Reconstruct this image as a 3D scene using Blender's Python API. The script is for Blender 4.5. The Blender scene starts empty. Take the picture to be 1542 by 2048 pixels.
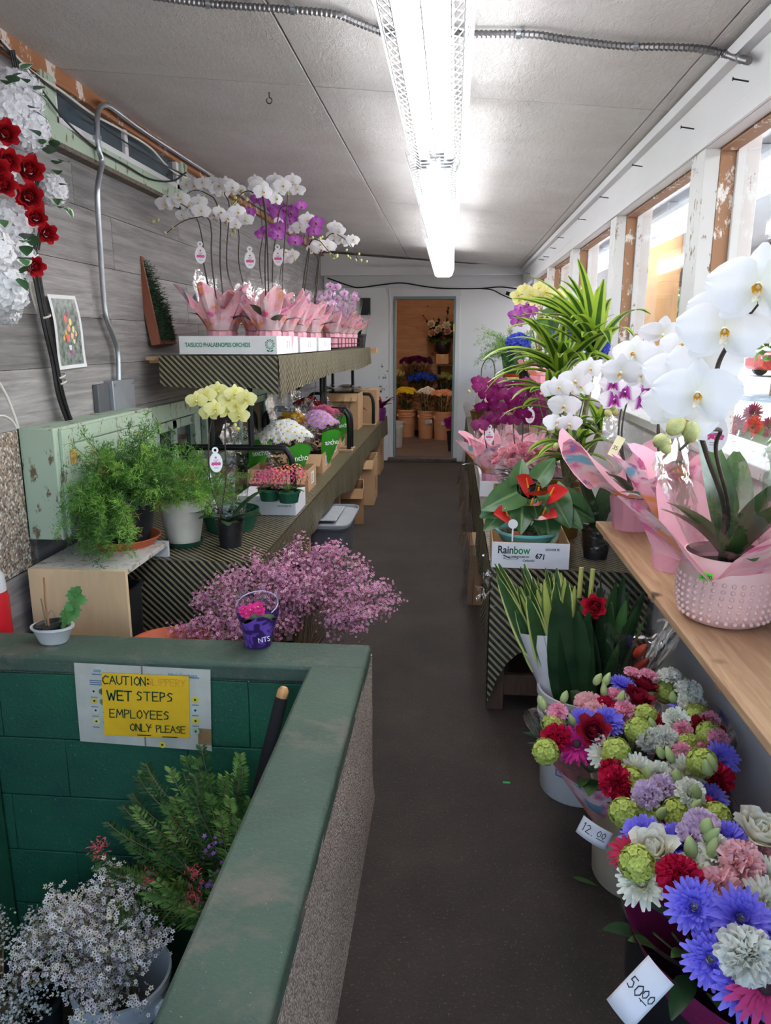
import bpy, math, random
import numpy as np
from mathutils import Vector as V, Matrix, Euler, Quaternion
PI = math.pi
C = bpy.context.scene
COL = C.collection
# ---------------------------------------------------------------- camera
FPX, W_, H_, EYE = 1500.0, 1542, 2048, 1.5
pitch = math.atan((1024 - 680) / FPX)
yaw = math.atan((907 - 771) * math.cos(pitch) / FPX)
cd = bpy.data.cameras.new('camera')
cam = bpy.data.objects.new('camera', cd); COL.objects.link(cam)
cam.location = (0, 0, EYE)
cam.rotation_euler = (PI / 2 - pitch, 0, yaw)
cd.sensor_fit = 'VERTICAL'; cd.sensor_height = 24.0; cd.lens = FPX * 24.0 / H_
cd.clip_start = 0.02; cd.clip_end = 300
C.camera = cam
# ---------------------------------------------------------------- world, sun, exposure
w = bpy.data.worlds.new('world'); C.world = w; w.use_nodes = True
wn = w.node_tree; bg = wn.nodes['Background']
sky = wn.nodes.new('ShaderNodeTexSky'); sky.sky_type = 'NISHITA'; sky.sun_disc = False
sky.sun_elevation = math.radians(52); sky.sun_rotation = math.radians(70); sky.dust_density = 2.0
wn.links.new(sky.outputs[0], bg.inputs[0]); bg.inputs[1].default_value = 0.62
sd = bpy.data.lights.new('sun', 'SUN'); sd.energy = 5.5; sd.angle = 0.02; sd.color = (1, .95, .87)
sun = bpy.data.objects.new('sun', sd); COL.objects.link(sun)
sun.rotation_euler = Euler((math.radians(28), 0, math.radians(-160)))   # high, from beyond the street on the window side
C.view_settings.view_transform = 'Standard'; C.view_settings.look = 'None'
C.view_settings.gamma = 1; C.view_settings.use_curve_mapping = False
C.view_settings.exposure = 0.78
C.cycles.transparent_max_bounces = 24; C.cycles.max_bounces = 8
C.cycles.diffuse_bounces = 5; C.cycles.glossy_bounces = 3; C.cycles.transmission_bounces = 5
C.cycles.caustics_reflective = False; C.cycles.caustics_refractive = False
C.cycles.sample_clamp_indirect = 6.0
TUBE = 17.5          # emission of the fluorescent tubes

# ---------------------------------------------------------------- measuring: a pixel of the photograph + one known plane -> a point of the room
_fw = V((-math.sin(yaw) * math.cos(pitch), math.cos(yaw) * math.cos(pitch), -math.sin(pitch)))
_rt = V((math.cos(yaw), math.sin(yaw), 0)); _up = _rt.cross(_fw)
def at(px, py, X=None, Y=None, Z=None):
    d = _rt * ((px - 771) / FPX) + _up * ((1024 - py) / FPX) + _fw
    if X is not None: t = X / d.x
    elif Y is not None: t = Y / d.y
    else: t = (Z - EYE) / d.z
    return V((0, 0, EYE)) + d * t

# ---------------------------------------------------------------- mesh builder
class MB:
    def __init__(s): s.v = []; s.f = []; s.m = []; s.uv = {}
    def add(s, vs, fs, m=0, M=None):
        o = len(s.v)
        if M is not None: vs = [M @ V(p) for p in vs]
        s.v.extend([tuple(p) for p in vs]); s.f.extend([tuple(i + o for i in q) for q in fs]); s.m.extend([m] * len(fs))
        return o
    def box(s, c, d, m=0, rz=0, M=None):
        x, y, z = [k / 2 for k in d]
        vs = [(-x,-y,-z),(x,-y,-z),(x,y,-z),(-x,y,-z),(-x,-y,z),(x,-y,z),(x,y,z),(-x,y,z)]
        T = Matrix.Translation(c) @ Matrix.Rotation(rz, 4, 'Z')
        if M is not None: T = M @ T
        s.add(vs, [(0,3,2,1),(4,5,6,7),(0,1,5,4),(1,2,6,5),(2,3,7,6),(3,0,4,7)], m, T); return s
    def bb(s, a, b, m=0, M=None):
        return s.box([(a[i] + b[i]) / 2 for i in range(3)], [abs(b[i] - a[i]) for i in range(3)], m, 0, M)
    def tube(s, path, r, seg=8, m=0, caps=True):
        P = [V(p) for p in path]; n = len(P)
        R = r if hasattr(r, '__len__') else [r] * n
        nrm = None; vs = []
        for i in range(n):
            t = (P[min(i + 1, n - 1)] - P[max(i - 1, 0)])
            t = t.normalized() if t.length > 1e-9 else V((0, 0, 1))
            if nrm is None: nrm = t.orthogonal().normalized()
            else:
                nrm = nrm - t * nrm.dot(t); nrm = nrm.normalized() if nrm.length > 1e-6 else t.orthogonal().normalized()
            b = t.cross(nrm)
            for k in range(seg):
                a = 2 * PI * k / seg; vs.append(P[i] + (nrm * math.cos(a) + b * math.sin(a)) * R[i])
        fs = [(i*seg+k, i*seg+(k+1)%seg, (i+1)*seg+(k+1)%seg, (i+1)*seg+k) for i in range(n-1) for k in range(seg)]
        if caps: fs += [tuple(range(seg - 1, -1, -1)), tuple(range((n-1)*seg, n*seg))]
        s.add(vs, fs, m); return s
    def lathe(s, prof, seg=24, m=0, c=(0,0,0), M=None, sx=1, sy=1):
        n = len(prof); vs = []
        for r, z in prof:
            for k in range(seg):
                a = 2 * PI * k / seg; vs.append((c[0] + r*math.cos(a)*sx, c[1] + r*math.sin(a)*sy, c[2] + z))
        fs = [(i*seg+k, i*seg+(k+1)%seg, (i+1)*seg+(k+1)%seg, (i+1)*seg+k) for i in range(n-1) for k in range(seg)]
        s.add(vs, fs, m, M); return s
    def disc(s, c, r, seg=20, m=0, M=None):
        s.add([(c[0] + r*math.cos(2*PI*k/seg), c[1] + r*math.sin(2*PI*k/seg), c[2]) for k in range(seg)], [tuple(range(seg))], m, M); return s
    def grid(s, fn, nu, nv, m=0, M=None, uv=None):
        vs = [fn(i / nu, j / nv) for j in range(nv + 1) for i in range(nu + 1)]
        fs = [(j*(nu+1)+i, j*(nu+1)+i+1, (j+1)*(nu+1)+i+1, (j+1)*(nu+1)+i) for j in range(nv) for i in range(nu)]
        o = s.add(vs, fs, m, M)
        if uv:
            for j in range(nv + 1):
                for i in range(nu + 1): s.uv[o + j*(nu+1)+i] = uv(i / nu, j / nv)
        return s
    def sphere(s, c, r, seg=10, rings=6, m=0, sc=(1,1,1), M=None):
        vs = [(c[0], c[1], c[2] - r*sc[2])]
        for i in range(1, rings):
            a = -PI/2 + PI*i/rings
            for k in range(seg):
                b = 2*PI*k/seg; vs.append((c[0]+r*sc[0]*math.cos(a)*math.cos(b), c[1]+r*sc[1]*math.cos(a)*math.sin(b), c[2]+r*sc[2]*math.sin(a)))
        vs.append((c[0], c[1], c[2] + r*sc[2])); T = len(vs) - 1
        fs = [(0, 1+(k+1)%seg, 1+k) for k in range(seg)]
        for i in range(rings - 2):
            fs += [(1+i*seg+k, 1+i*seg+(k+1)%seg, 1+(i+1)*seg+(k+1)%seg, 1+(i+1)*seg+k) for k in range(seg)]
        fs += [(1+(rings-2)*seg+k, 1+(rings-2)*seg+(k+1)%seg, T) for k in range(seg)]
        s.add(vs, fs, m, M); return s
    def mesh(s, name, mats, sharp=40):
        me = bpy.data.meshes.new(name); me.from_pydata(s.v, [], s.f)
        for k in (mats if isinstance(mats, (list, tuple)) else [mats]): me.materials.append(k)
        if any(s.m): me.polygons.foreach_set('material_index', s.m)
        me.polygons.foreach_set('use_smooth', [True] * len(s.f))
        if sharp: me.set_sharp_from_angle(angle=math.radians(sharp))
        if s.uv:
            L = me.uv_layers.new(name='uv'); li = np.empty(len(me.loops), dtype=np.int32); me.loops.foreach_get('vertex_index', li)
            L.data.foreach_set('uv', np.array([s.uv.get(int(i), (0, 0)) for i in li], dtype=np.float32).ravel())
        me.update(); return me

def npmesh(name, verts, faces, mats, mi=None):
    """a big mesh from arrays: verts Nx3, faces Mxk"""
    verts = np.asarray(verts, dtype=np.float32); faces = np.asarray(faces, dtype=np.int32)
    me = bpy.data.meshes.new(name); k = faces.shape[1]; m = len(faces)
    me.vertices.add(len(verts)); me.vertices.foreach_set('co', verts.ravel())
    me.loops.add(m * k); me.loops.foreach_set('vertex_index', faces.ravel())
    me.polygons.add(m); me.polygons.foreach_set('loop_start', np.arange(m, dtype=np.int32) * k)
    for q in (mats if isinstance(mats, (list, tuple)) else [mats]): me.materials.append(q)
    if mi is not None: me.polygons.foreach_set('material_index', np.asarray(mi, dtype=np.int32))
    me.update(calc_edges=True); return me

def link(name, data, parent=None, M=None, label=None, kind=None):
    o = bpy.data.objects.new(name, data); COL.objects.link(o)
    if parent is not None: o.parent = parent
    if M is not None: o.matrix_basis = M
    if label: o['label'] = label
    if kind: o['kind'] = kind
    return o
def part(name, mb, mats, parent, label=None, kind=None, bev=0, M=None, sharp=40, solid=0):
    o = link(name, mb.mesh(name, mats, sharp) if isinstance(mb, MB) else mb, parent, M, label, kind)
    if solid:
        md = o.modifiers.new('s', 'SOLIDIFY'); md.thickness = solid; md.offset = 0
    if bev:
        md = o.modifiers.new('b', 'BEVEL'); md.width = bev; md.segments = 2; md.limit_method = 'ANGLE'
    return o
def thing(name, label, cat, loc=(0,0,0), rz=0, group=None, rot=None):
    o = bpy.data.objects.new(name, None); COL.objects.link(o); o.empty_display_size = .05
    o.location = loc; o.rotation_euler = rot if rot else (0, 0, rz)
    o['label'] = label; o['category'] = cat
    if group: o['group'] = group
    return o
def tag(o, label, cat, group=None):
    o['label'] = label; o['category'] = cat
    if group: o['group'] = group
    return o
def struct(name, mb, mats, parent=None, bev=0, sharp=40):
    o = part(name, mb, mats, parent, bev=bev, sharp=sharp)
    if parent is None: o['kind'] = 'structure'
    return o
def sroot(name):
    o = bpy.data.objects.new(name, None); COL.objects.link(o); o['kind'] = 'structure'; return o
def frame(z, up=(0, 0, 1), loc=(0, 0, 0), s=1.0):
    """matrix whose local Z points along z, local Y as near up as possible"""
    z = V(z).normalized(); y = V(up); y = y - z * y.dot(z)
    y = y.normalized() if y.length > 1e-4 else z.orthogonal().normalized()
    x = y.cross(z); m = Matrix((x, y, z)).transposed().to_4x4()
    return Matrix.Translation(loc) @ m @ Matrix.Scale(s, 4)
def bez(pts, n=12):
    """smooth path through the points (Catmull-Rom)"""
    P = [V(p) for p in pts]; P = [P[0] * 2 - P[1]] + P + [P[-1] * 2 - P[-2]]; out = []
    for i in range(1, len(P) - 2):
        for k in range(n):
            t = k / n; a, b, c, d = P[i-1:i+3]
            out.append(.5 * ((2*b) + (c-a)*t + (2*a-5*b+4*c-d)*t*t + (3*b-a-3*c+d)*t**3))
    out.append(P[-2]); return out

# ---------------------------------------------------------------- materials
def lin(c):
    return tuple(((k/255)/12.92 if k/255 <= .04045 else ((k/255+.055)/1.055)**2.4) for k in c) + (1,)
_M = {}
class NT:
    def __init__(s, name):
        s.mat = bpy.data.materials.new(name); s.mat.use_nodes = True; s.t = s.mat.node_tree; s.b = s.t.nodes['Principled BSDF']; s.out = s.t.nodes['Material Output']
    def n(s, ty, **k):
        x = s.t.nodes.new('ShaderNode' + ty)
        for a, b in k.items(): setattr(x, a, b)
        return x
    def l(s, a, b): s.t.links.new(a, b)
    def coord(s, out='Object', scale=None):
        o = s.n('TexCoord').outputs[out]
        if scale is None: return o
        m = s.n('Mapping'); m.inputs['Scale'].default_value = scale; s.l(o, m.inputs[0]); return m.outputs[0]
    def noise(s, scale, co=None, detail=4, rough=.6, dist=0):
        x = s.n('TexNoise'); x.inputs['Scale'].default_value = scale; x.inputs['Detail'].default_value = detail
        x.inputs['Roughness'].default_value = rough; x.inputs['Distortion'].default_value = dist
        s.l(co if co is not None else s.coord(), x.inputs['Vector']); return x.outputs[0]
    def ramp(s, fac, stops):
        r = s.n('ValToRGB'); e = r.color_ramp.elements
        while len(e) < len(stops): e.new(.5)
        for el, (p, c) in zip(e, stops): el.position = p; el.color = c
        s.l(fac, r.inputs[0]); return r.outputs[0]
    def mix(s, fac, a, b, mode='MIX'):
        x = s.n('Mix', data_type='RGBA', blend_type=mode)
        for k, v in ((0, fac), (6, a), (7, b)):
            if isinstance(v, (int, float)): x.inputs[k].default_value = v
            elif isinstance(v, tuple): x.inputs[k].default_value = v
            else: s.l(v, x.inputs[k])
        return x.outputs[2]
    def math(s, op, a, b=None, c=None):
        x = s.n('Math', operation=op)
        for k, v in ((0, a), (1, b), (2, c)):
            if v is None: continue
            if isinstance(v, (int, float)): x.inputs[k].default_value = v
            else: s.l(v, x.inputs[k])
        return x.outputs[0]
    def bump(s, h, strength=.3, dist=.01):
        x = s.n('Bump'); x.inputs['Strength'].default_value = strength; x.inputs['Distance'].default_value = dist
        s.l(h, x.inputs['Height']); s.l(x.outputs[0], s.b.inputs['Normal']); return x.outputs[0]
    def col(s, c):
        if isinstance(c, tuple): s.b.inputs['Base Color'].default_value = c
        else: s.l(c, s.b.inputs['Base Color'])
    def set(s, rough=.6, metal=0, spec=None):
        s.b.inputs['Roughness'].default_value = rough; s.b.inputs['Metallic'].default_value = metal
        if spec is not None: s.b.inputs['Specular IOR Level'].default_value = spec
def mat(name, c, rough=.6, metal=0, var=.12, vs=12, bump=0, bs=60, spec=None, trl=0, stretch=None, bd=.004):
    """plain surface: colour with soft noise variation, optional fine relief and light passing through (trl)"""
    if name in _M: return _M[name]
    k = NT(name); c = lin(c); co = k.coord('Object', stretch) if stretch else k.coord()
    if var:
        a = tuple(x * (1 - var) for x in c[:3]) + (1,); b = tuple(min(1, x * (1 + var)) for x in c[:3]) + (1,)
        cc = k.mix(k.ramp(k.noise(vs, co), [(.3, (0,0,0,1)), (.7, (1,1,1,1))]), a, b)
    else: cc = c
    k.col(cc); k.set(rough, metal, spec)
    if bump: k.bump(k.noise(bs, co), bump, bd)
    if trl:
        t = k.n('BsdfTranslucent')
        if isinstance(cc, tuple): t.inputs[0].default_value = cc
        else: k.l(cc, t.inputs[0])
        mx = k.n('MixShader'); mx.inputs[0].default_value = trl
        k.l(k.b.outputs[0], mx.inputs[1]); k.l(t.outputs[0], mx.inputs[2]); k.l(mx.outputs[0], k.out.inputs[0])
    _M[name] = k.mat; return k.mat
def emit(name, c, st):
    if name in _M: return _M[name]
    k = NT(name); k.col(c); k.b.inputs['Emission Color'].default_value = c; k.b.inputs['Emission Strength'].default_value = st
    _M[name] = k.mat; return k.mat
def film(name, tint=(1,1,1,1), haze=.05, edge=.5, scale=30, bump=.6, gl=.12):
    """clear plastic film: mostly see-through, glinting where it creases"""
    if name in _M: return _M[name]
    k = NT(name); co = k.coord(); tr = k.n('BsdfTransparent'); tr.inputs[0].default_value = tint
    g = k.n('BsdfGlossy'); g.inputs['Roughness'].default_value = gl; g.inputs[0].default_value = (1,1,1,1)
    nz = k.noise(scale, co, 2, .4, .6); b = k.n('Bump'); b.inputs['Strength'].default_value = bump; b.inputs['Distance'].default_value = .02
    k.l(nz, b.inputs['Height']); k.l(b.outputs[0], g.inputs['Normal'])
    lw = k.n('LayerWeight'); lw.inputs[0].default_value = .3; k.l(b.outputs[0], lw.inputs['Normal'])
    f = k.math('MULTIPLY_ADD', lw.outputs['Fresnel'], edge, haze)
    mx = k.n('MixShader'); k.l(f, mx.inputs[0]); k.l(tr.outputs[0], mx.inputs[1]); k.l(g.outputs[0], mx.inputs[2]); k.l(mx.outputs[0], k.out.inputs[0])
    _M[name] = k.mat; return k.mat
W0 = (0,0,0,1); W1 = (1,1,1,1)
def m_ceiling():
    k = NT('ceiling_paint'); co = k.coord()
    n1 = k.noise(2.2, co, 5, .6, .5); n2 = k.noise(9, k.coord('Object', (3, 1, 1)), 6, .7, 1.2)
    c = k.mix(k.ramp(n1, [(.3, W0), (.75, W1)]), lin((188,182,178)), lin((206,203,201)))
    c = k.mix(k.ramp(n2, [(.68, W0), (.82, W1)]), c, lin((150,124,106))); k.col(c); k.set(.55)
    n3 = k.noise(38, k.coord('Object', (1, .35, 1)), 6, .75, 1.5)
    h = k.math('ADD', n3, k.math('MULTIPLY', k.ramp(n2, [(.6, W0), (.7, W1)]), .5)); k.bump(h, .6, .014); return k.mat
def m_floor():
    k = NT('asphalt'); co = k.coord()
    n1 = k.noise(2.4, co, 7, .7); n2 = k.noise(120, co, 3, .75)
    c = k.mix(k.ramp(n1, [(.3, W0), (.72, W1)]), lin((44,37,33)), lin((68,57,51)))
    c = k.mix(k.ramp(n2, [(.6, W0), (.7, W1)]), c, lin((116,103,94)))
    n4 = k.noise(5, co, 4, .6, .8); c = k.mix(k.ramp(n4, [(.64, W0), (.74, W1)]), c, lin((54,48,46)))
    k.col(c); k.set(.62, 0, .35); k.bump(k.noise(85, co, 5, .75), .9, .008); return k.mat
def m_plank(name, base, dark):
    k = NT(name); o = k.n('ObjectInfo').outputs['Random']; co = k.coord('Object', (1, .7, 13))
    mp = k.n('Vector' + 'Math', operation='ADD'); k.l(co, mp.inputs[0]); cb = k.n('CombineXYZ'); k.l(k.math('MULTIPLY', o, 37), cb.inputs[1]); k.l(cb.outputs[0], mp.inputs[1])
    n = k.noise(2.6, mp.outputs[0], 7, .7, .35); f = k.noise(14, mp.outputs[0], 5, .7, .4)
    c = k.mix(k.ramp(n, [(.32, W0), (.68, W1)]), dark, base); c = k.mix(k.math('MULTIPLY', k.ramp(f, [(.5, W0), (.75, W1)]), .35), c, dark)
    hsv = k.n('HueSaturation'); k.l(c, hsv.inputs['Color']); k.l(k.math('MULTIPLY_ADD', o, .5, .75), hsv.inputs['Value'])
    k.col(hsv.outputs[0]); k.set(.6); k.bump(f, .2, .004); return k.mat
def m_wood(name, a, b, axis=(1, 12, 12), sc=3, rough=.65, knots=True):
    k = NT(name); co = k.coord('Object', axis); n = k.noise(sc, co, 6, .65, 1.3)
    c = k.mix(k.ramp(n, [(.3, W0), (.7, W1)]), lin(a), lin(b))
    if knots:
        v = k.n('TexVoronoi'); v.inputs['Scale'].default_value = 4.2; k.l(k.coord('Object', (1, 1, 1)), v.inputs['Vector'])
        c = k.mix(k.ramp(v.outputs['Distance'], [(.05, W1), (.11, W0)]), c, lin(tuple(int(x * .55) for x in a)))
    k.col(c); k.set(rough); k.bump(n, .15, .004); return k.mat
def m_peel(name, paint, under, amt=.64, sc=14, rough=.6):
    """painted wood, the paint chipped away in places"""
    k = NT(name); co = k.coord(); n = k.noise(sc, k.coord('Object', (1.6, 1.6, .8)), 7, .75); n0 = k.noise(2, co, 3)
    c0 = k.mix(n0, tuple(x * .86 for x in lin(paint)[:3]) + (1,), lin(paint))
    c = k.mix(k.ramp(n, [(amt, W0), (amt + .04, W1)]), c0, lin(under)); k.col(c); k.set(rough); k.bump(n, .25, .004); return k.mat
def m_concrete_green(name, g, bare, amt, dark=(20,48,40)):
    k = NT(name); co = k.coord(); n = k.noise(3.2, co, 6, .7, .4); sp = k.noise(190, co, 2, .6); n2 = k.noise(1.4, co, 5, .6, .6)
    c = k.mix(k.ramp(n2, [(.32, W0), (.68, W1)]), lin(dark), lin(g))
    c = k.mix(k.ramp(n, [(amt, W0), (amt + .14, W1)]), c, lin(bare)); c = k.mix(k.ramp(sp, [(.7, W0), (.76, W1)]), c, lin((168,160,146)))
    k.col(c); k.set(.6, 0, .4); k.bump(k.math('ADD', k.noise(80, co, 5, .7), k.math('MULTIPLY', n, .6)), .5, .008); return k.mat
def m_pebble(name, cols, sc=70):
    k = NT(name); v = k.n('TexVoronoi'); v.inputs['Scale'].default_value = sc; k.l(k.coord(), v.inputs['Vector'])
    r = k.n('ValToRGB'); e = r.color_ramp.elements; r.color_ramp.interpolation = 'CONSTANT'
    while len(e) < len(cols): e.new(.5)
    for i, (el, c) in enumerate(zip(e, cols)): el.position = i / len(cols); el.color = lin(c)
    sep = k.n('SeparateColor'); k.l(v.outputs['Color'], sep.inputs[0]); k.l(sep.outputs[0], r.inputs[0])
    c = k.mix(k.ramp(v.outputs['Distance'], [(.45, W0), (.7, W1)]), r.outputs[0], lin((138,126,114))); k.col(c); k.set(.7)
    k.bump(k.math('SUBTRACT', 1.0, v.outputs['Distance']), .6, .008); return k.mat
def m_stripes(name, a, b, period=.031, ang=1):
    """diagonal stripes printed on the cloth, laid out in the cloth's own flat UV (metres)"""
    k = NT(name); sp = k.n('SeparateXYZ'); k.l(k.coord('UV'), sp.inputs[0])
    t = k.math('ADD', sp.outputs[0], k.math('MULTIPLY', sp.outputs[1], ang)); t = k.math('FRACT', k.math('DIVIDE', t, period))
    n = k.noise(6); A = k.mix(n, lin(a), tuple(x * .75 for x in lin(a)[:3]) + (1,))
    k.col(k.mix(k.ramp(t, [(.54, W0), (.6, W1)]), lin(b), A)); k.set(.42, 0, .5); k.bump(k.noise(18, None, 3, .5, 1), .3, .02); return k.mat
def m_paper(name, base, floral=True, rev=None):
    """florist paper: pink with a blotchy printed flower pattern on the front, plain on the back"""
    k = NT(name); co = k.coord(); n = k.noise(22, co, 3, .5, 1.5); c = k.mix(n, lin(base), tuple(min(1, x * 1.12) for x in lin(base)[:3]) + (1,))
    if floral:
        for col, sc, th, off in (((226,110,158), 7, .56, 0), ((246,160,104), 5.5, .58, 3.1), ((250,220,226), 8, .56, 9.4), ((128,184,204), 9, .64, 5.7), ((160,124,172), 10, .66, 7.9)):
            mp = k.n('Mapping'); mp.inputs['Location'].default_value = (off, off * 2, off); k.l(co, mp.inputs[0])
            th -= .03; nn = k.noise(sc, mp.outputs[0], 4, .55, 1.0); c = k.mix(k.math('MULTIPLY', k.ramp(nn, [(th, W0), (th + .07, W1)]), k.math('MULTIPLY_ADD', k.noise(sc*4, mp.outputs[0], 3, .6, 2), 1.0, .5)), c, lin(col))
        g = k.n('NewGeometry'); c = k.mix(g.outputs['Backfacing'], c, lin(rev or base))
    k.col(c); k.set(.5, 0, .3); k.bump(k.noise(26, co, 3, .6, .8), .35, .01)
    t = k.n('BsdfTranslucent'); k.l(c, t.inputs[0]); mx = k.n('MixShader'); mx.inputs[0].default_value = .22
    k.l(k.b.outputs[0], mx.inputs[1]); k.l(t.outputs[0], mx.inputs[2]); k.l(mx.outputs[0], k.out.inputs[0]); return k.mat
def m_leaf(name, a, b, rough=.4, trl=.25, mid=None, edge=None, axis='UV'):
    """leaf: green with streaks; with edge the margins (uv.x near 0 or 1) take another colour"""
    k = NT(name); n = k.noise(9, None, 3); c = k.mix(k.ramp(n, [(.3, W0), (.7, W1)]), lin(a), lin(b))
    if edge or mid:
        sp = k.n('SeparateXYZ'); k.l(k.coord('UV'), sp.inputs[0]); d = k.math('ABSOLUTE', k.math('SUBTRACT', sp.outputs[0], .5))
        if edge: c = k.mix(k.ramp(d, [(edge[1], W0), (edge[1] + .06, W1)]), c, lin(edge[0]))
        if mid: c = k.mix(k.ramp(d, [(.03, W1), (.06, W0)]), c, lin(mid))
    k.col(c); k.set(rough, 0, .4); t = k.n('BsdfTranslucent'); k.l(c, t.inputs[0]); mx = k.n('MixShader'); mx.inputs[0].default_value = trl
    k.l(k.b.outputs[0], mx.inputs[1]); k.l(t.outputs[0], mx.inputs[2]); k.l(mx.outputs[0], k.out.inputs[0]); return k.mat
def m_petal(name, edge, heart, r0=.25, r1=.6, trl=.3, rough=.5, rad='UV'):
    """petal: colour from the heart (uv.y=0) out to the tip (uv.y=1)"""
    k = NT(name); sp = k.n('SeparateXYZ'); k.l(k.coord('UV'), sp.inputs[0])
    n = k.noise(14, None, 3); y = k.math('ADD', sp.outputs[1], k.math('MULTIPLY', k.math('SUBTRACT', n, .5), .18))
    c = k.ramp(y, [(r0, lin(heart)), (r1, lin(edge))]); k.col(c); k.set(rough, 0, .25)
    t = k.n('BsdfTranslucent'); k.l(c, t.inputs[0]); mx = k.n('MixShader'); mx.inputs[0].default_value = trl
    k.l(k.b.outputs[0], mx.inputs[1]); k.l(t.outputs[0], mx.inputs[2]); k.l(mx.outputs[0], k.out.inputs[0]); return k.mat

M_ceil = m_ceiling(); M_floor = m_floor()
M_white = m_peel('white_paint', (222,222,223), (150,140,130), .7, 9)
M_whitewall = m_peel('white_panel', (232,232,234), (150,142,132), .74, 5)
M_oldwhite = m_peel('old_white_paint', (214,214,212), (126,104,84), .585, 12)
M_bare = m_wood('bare_wood', (148,108,76), (188,148,112), (9, 9, 1.2), 4)
M_trimwood = m_wood('stained_trim', (140,78,40), (186,116,66), (12, 1, 12), 3)
M_plank = m_plank('grey_plank', lin((158,154,153)), lin((98,94,95)))
M_shelfwood = m_wood('plank_wood', (160,122,90), (198,164,128), (14, 1, 14), 2.5)
M_ply = m_wood('plywood', (176,128,88), (206,160,118), (1, 6, 7), 2.2)
M_mint = m_peel('mint_paint', (170,188,166), (104,90,68), .56, 13)
M_black = mat('black_plastic', (26,27,30), .45, var=.25, bump=.2, bs=40)
M_blackmetal = mat('black_metal', (20,21,24), .38, .3, var=.15)
M_galv = mat('galvanised_steel', (176,180,186), .32, .85, var=.12, vs=30)
M_steel = mat('grey_steel', (150,154,160), .5, .4, var=.08)
M_cable = mat('black_cable', (16,16,19), .5, var=0)
M_wcable = mat('white_cable', (206,202,194), .55, var=.06)
M_card = mat('cardboard', (188,150,110), .8, var=.1, vs=5, bump=.1, bs=90)
M_carddark = mat('brown_cardboard', (160,120,84), .8, var=.12, vs=5, bump=.1, bs=90)
M_whitecard = mat('white_card', (226,226,230), .65, var=.04)
M_whiteplastic = mat('white_plastic', (206,206,204), .45, var=.1, vs=7, bump=.1, bs=20)
M_terra = mat('terracotta_plastic', (186,88,52), .5, var=.08)
M_soil = mat('soil', (52,40,32), .95, var=.4, vs=60, bump=1, bs=80)
M_green = mat('green_plastic', (28,80,60), .45, var=.1)
M_grey = mat('grey_plastic', (96,98,104), .5, var=.08)
M_lidgrey = mat('light_grey_plastic', (160,163,168), .5, var=.06)
M_tanplastic = mat('tan_plastic', (206,156,116), .5, var=.06)
M_gold = mat('gold_wrap', (168,130,66), .28, .75, var=.15, vs=8, bump=.3, bs=14)
M_red = mat('red_foil', (168,24,40), .3, .35, var=.35, vs=9, bump=.5, bs=18)
M_purplefoil = mat('purple_foil', (96,30,96), .3, .35, var=.35, vs=9, bump=.5, bs=18)
M_ink = mat('black_ink', (30,32,34), .7, var=0)
M_inkgreen = mat('green_ink', (20,128,100), .7, var=0)
M_stripe = m_stripes('striped_cloth', (146,135,102), (24,23,22))
M_cello = film('cellophane', haze=.03, edge=.4)
M_cello2 = film('soft_film', haze=.09, edge=.55, scale=14, bump=.8)
M_glass = film('window_glass', haze=.01, edge=.2, scale=2, bump=.02, gl=.02)
M_stem = mat('green_stem', (72,92,50), .6, var=.2)
M_dstem = mat('dark_stem', (62,54,44), .6, var=.25)
M_wstem = mat('woody_stem', (140,112,84), .8, var=.25)

# ================================================================ THE SETTING
random.seed(3); rnd = random.uniform
XL, XR, YB = -1.58, .80, 9.45
def cz(x): return 2.53 - .0888 * (x + 1.58)
# floor (leaves the stairwell open), outside ground
m = MB(); m.bb((-.41, -6, -.12), (XR + .1, YB + .05, 0)); m.bb((-1.75, 2.1, -.12), (-.41, YB + .05, 0)); floor = struct('floor', m, M_floor)
m = MB(); m.bb((XR + .1, -20, -.14), (90, 60, -.02)); struct('ground_outside', m, mat('pale_pavement', (172,170,166), .9, var=.08, vs=1.5, bump=.3, bs=60))
# ceiling sheets of painted plywood
ceil = sroot('ceiling')
ys = [-1.0, .66, 3.1, 5.54, 7.98, YB + .1]
sl = math.atan(-.0888)
for (x0, x1) in ((-1.72, -.553), (-.547, .72), (.723, .86)):
    for i in range(5):
        m = MB(); xc = (x0 + x1) / 2; m.box((0, 0, 0), ((x1 - x0) / math.cos(sl) - .002, ys[i+1] - ys[i] - .004, .02))
        part('ceiling_panel', m, M_ceil, ceil, M=Matrix.Translation((xc, (ys[i] + ys[i+1]) / 2, cz(xc) + .01)) @ Matrix.Rotation(-sl, 4, 'Y'), bev=.0015)
m = MB(); m.bb((-1.75, -1, 2.62), (.95, YB + .2, 2.66)); part('roof_board', m, M_bare, ceil)
for k, (px, py) in enumerate(((538, 184),)):
    p = at(px, py, Z=cz(-.75)); p.z = cz(p.x)
    m = MB(); m.tube([p + V((0, 0, .0)), p + V((0, 0, -.02))], .0022, 6); m.tube([p + V((.011 * math.sin(a), 0, -.031 + .011 * math.cos(a))) for a in [i * .5 for i in range(12)]], .0022, 6)
    part('screw_hook', m, mat('dark_hook', (70,50,40), .5, .5), ceil)
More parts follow.
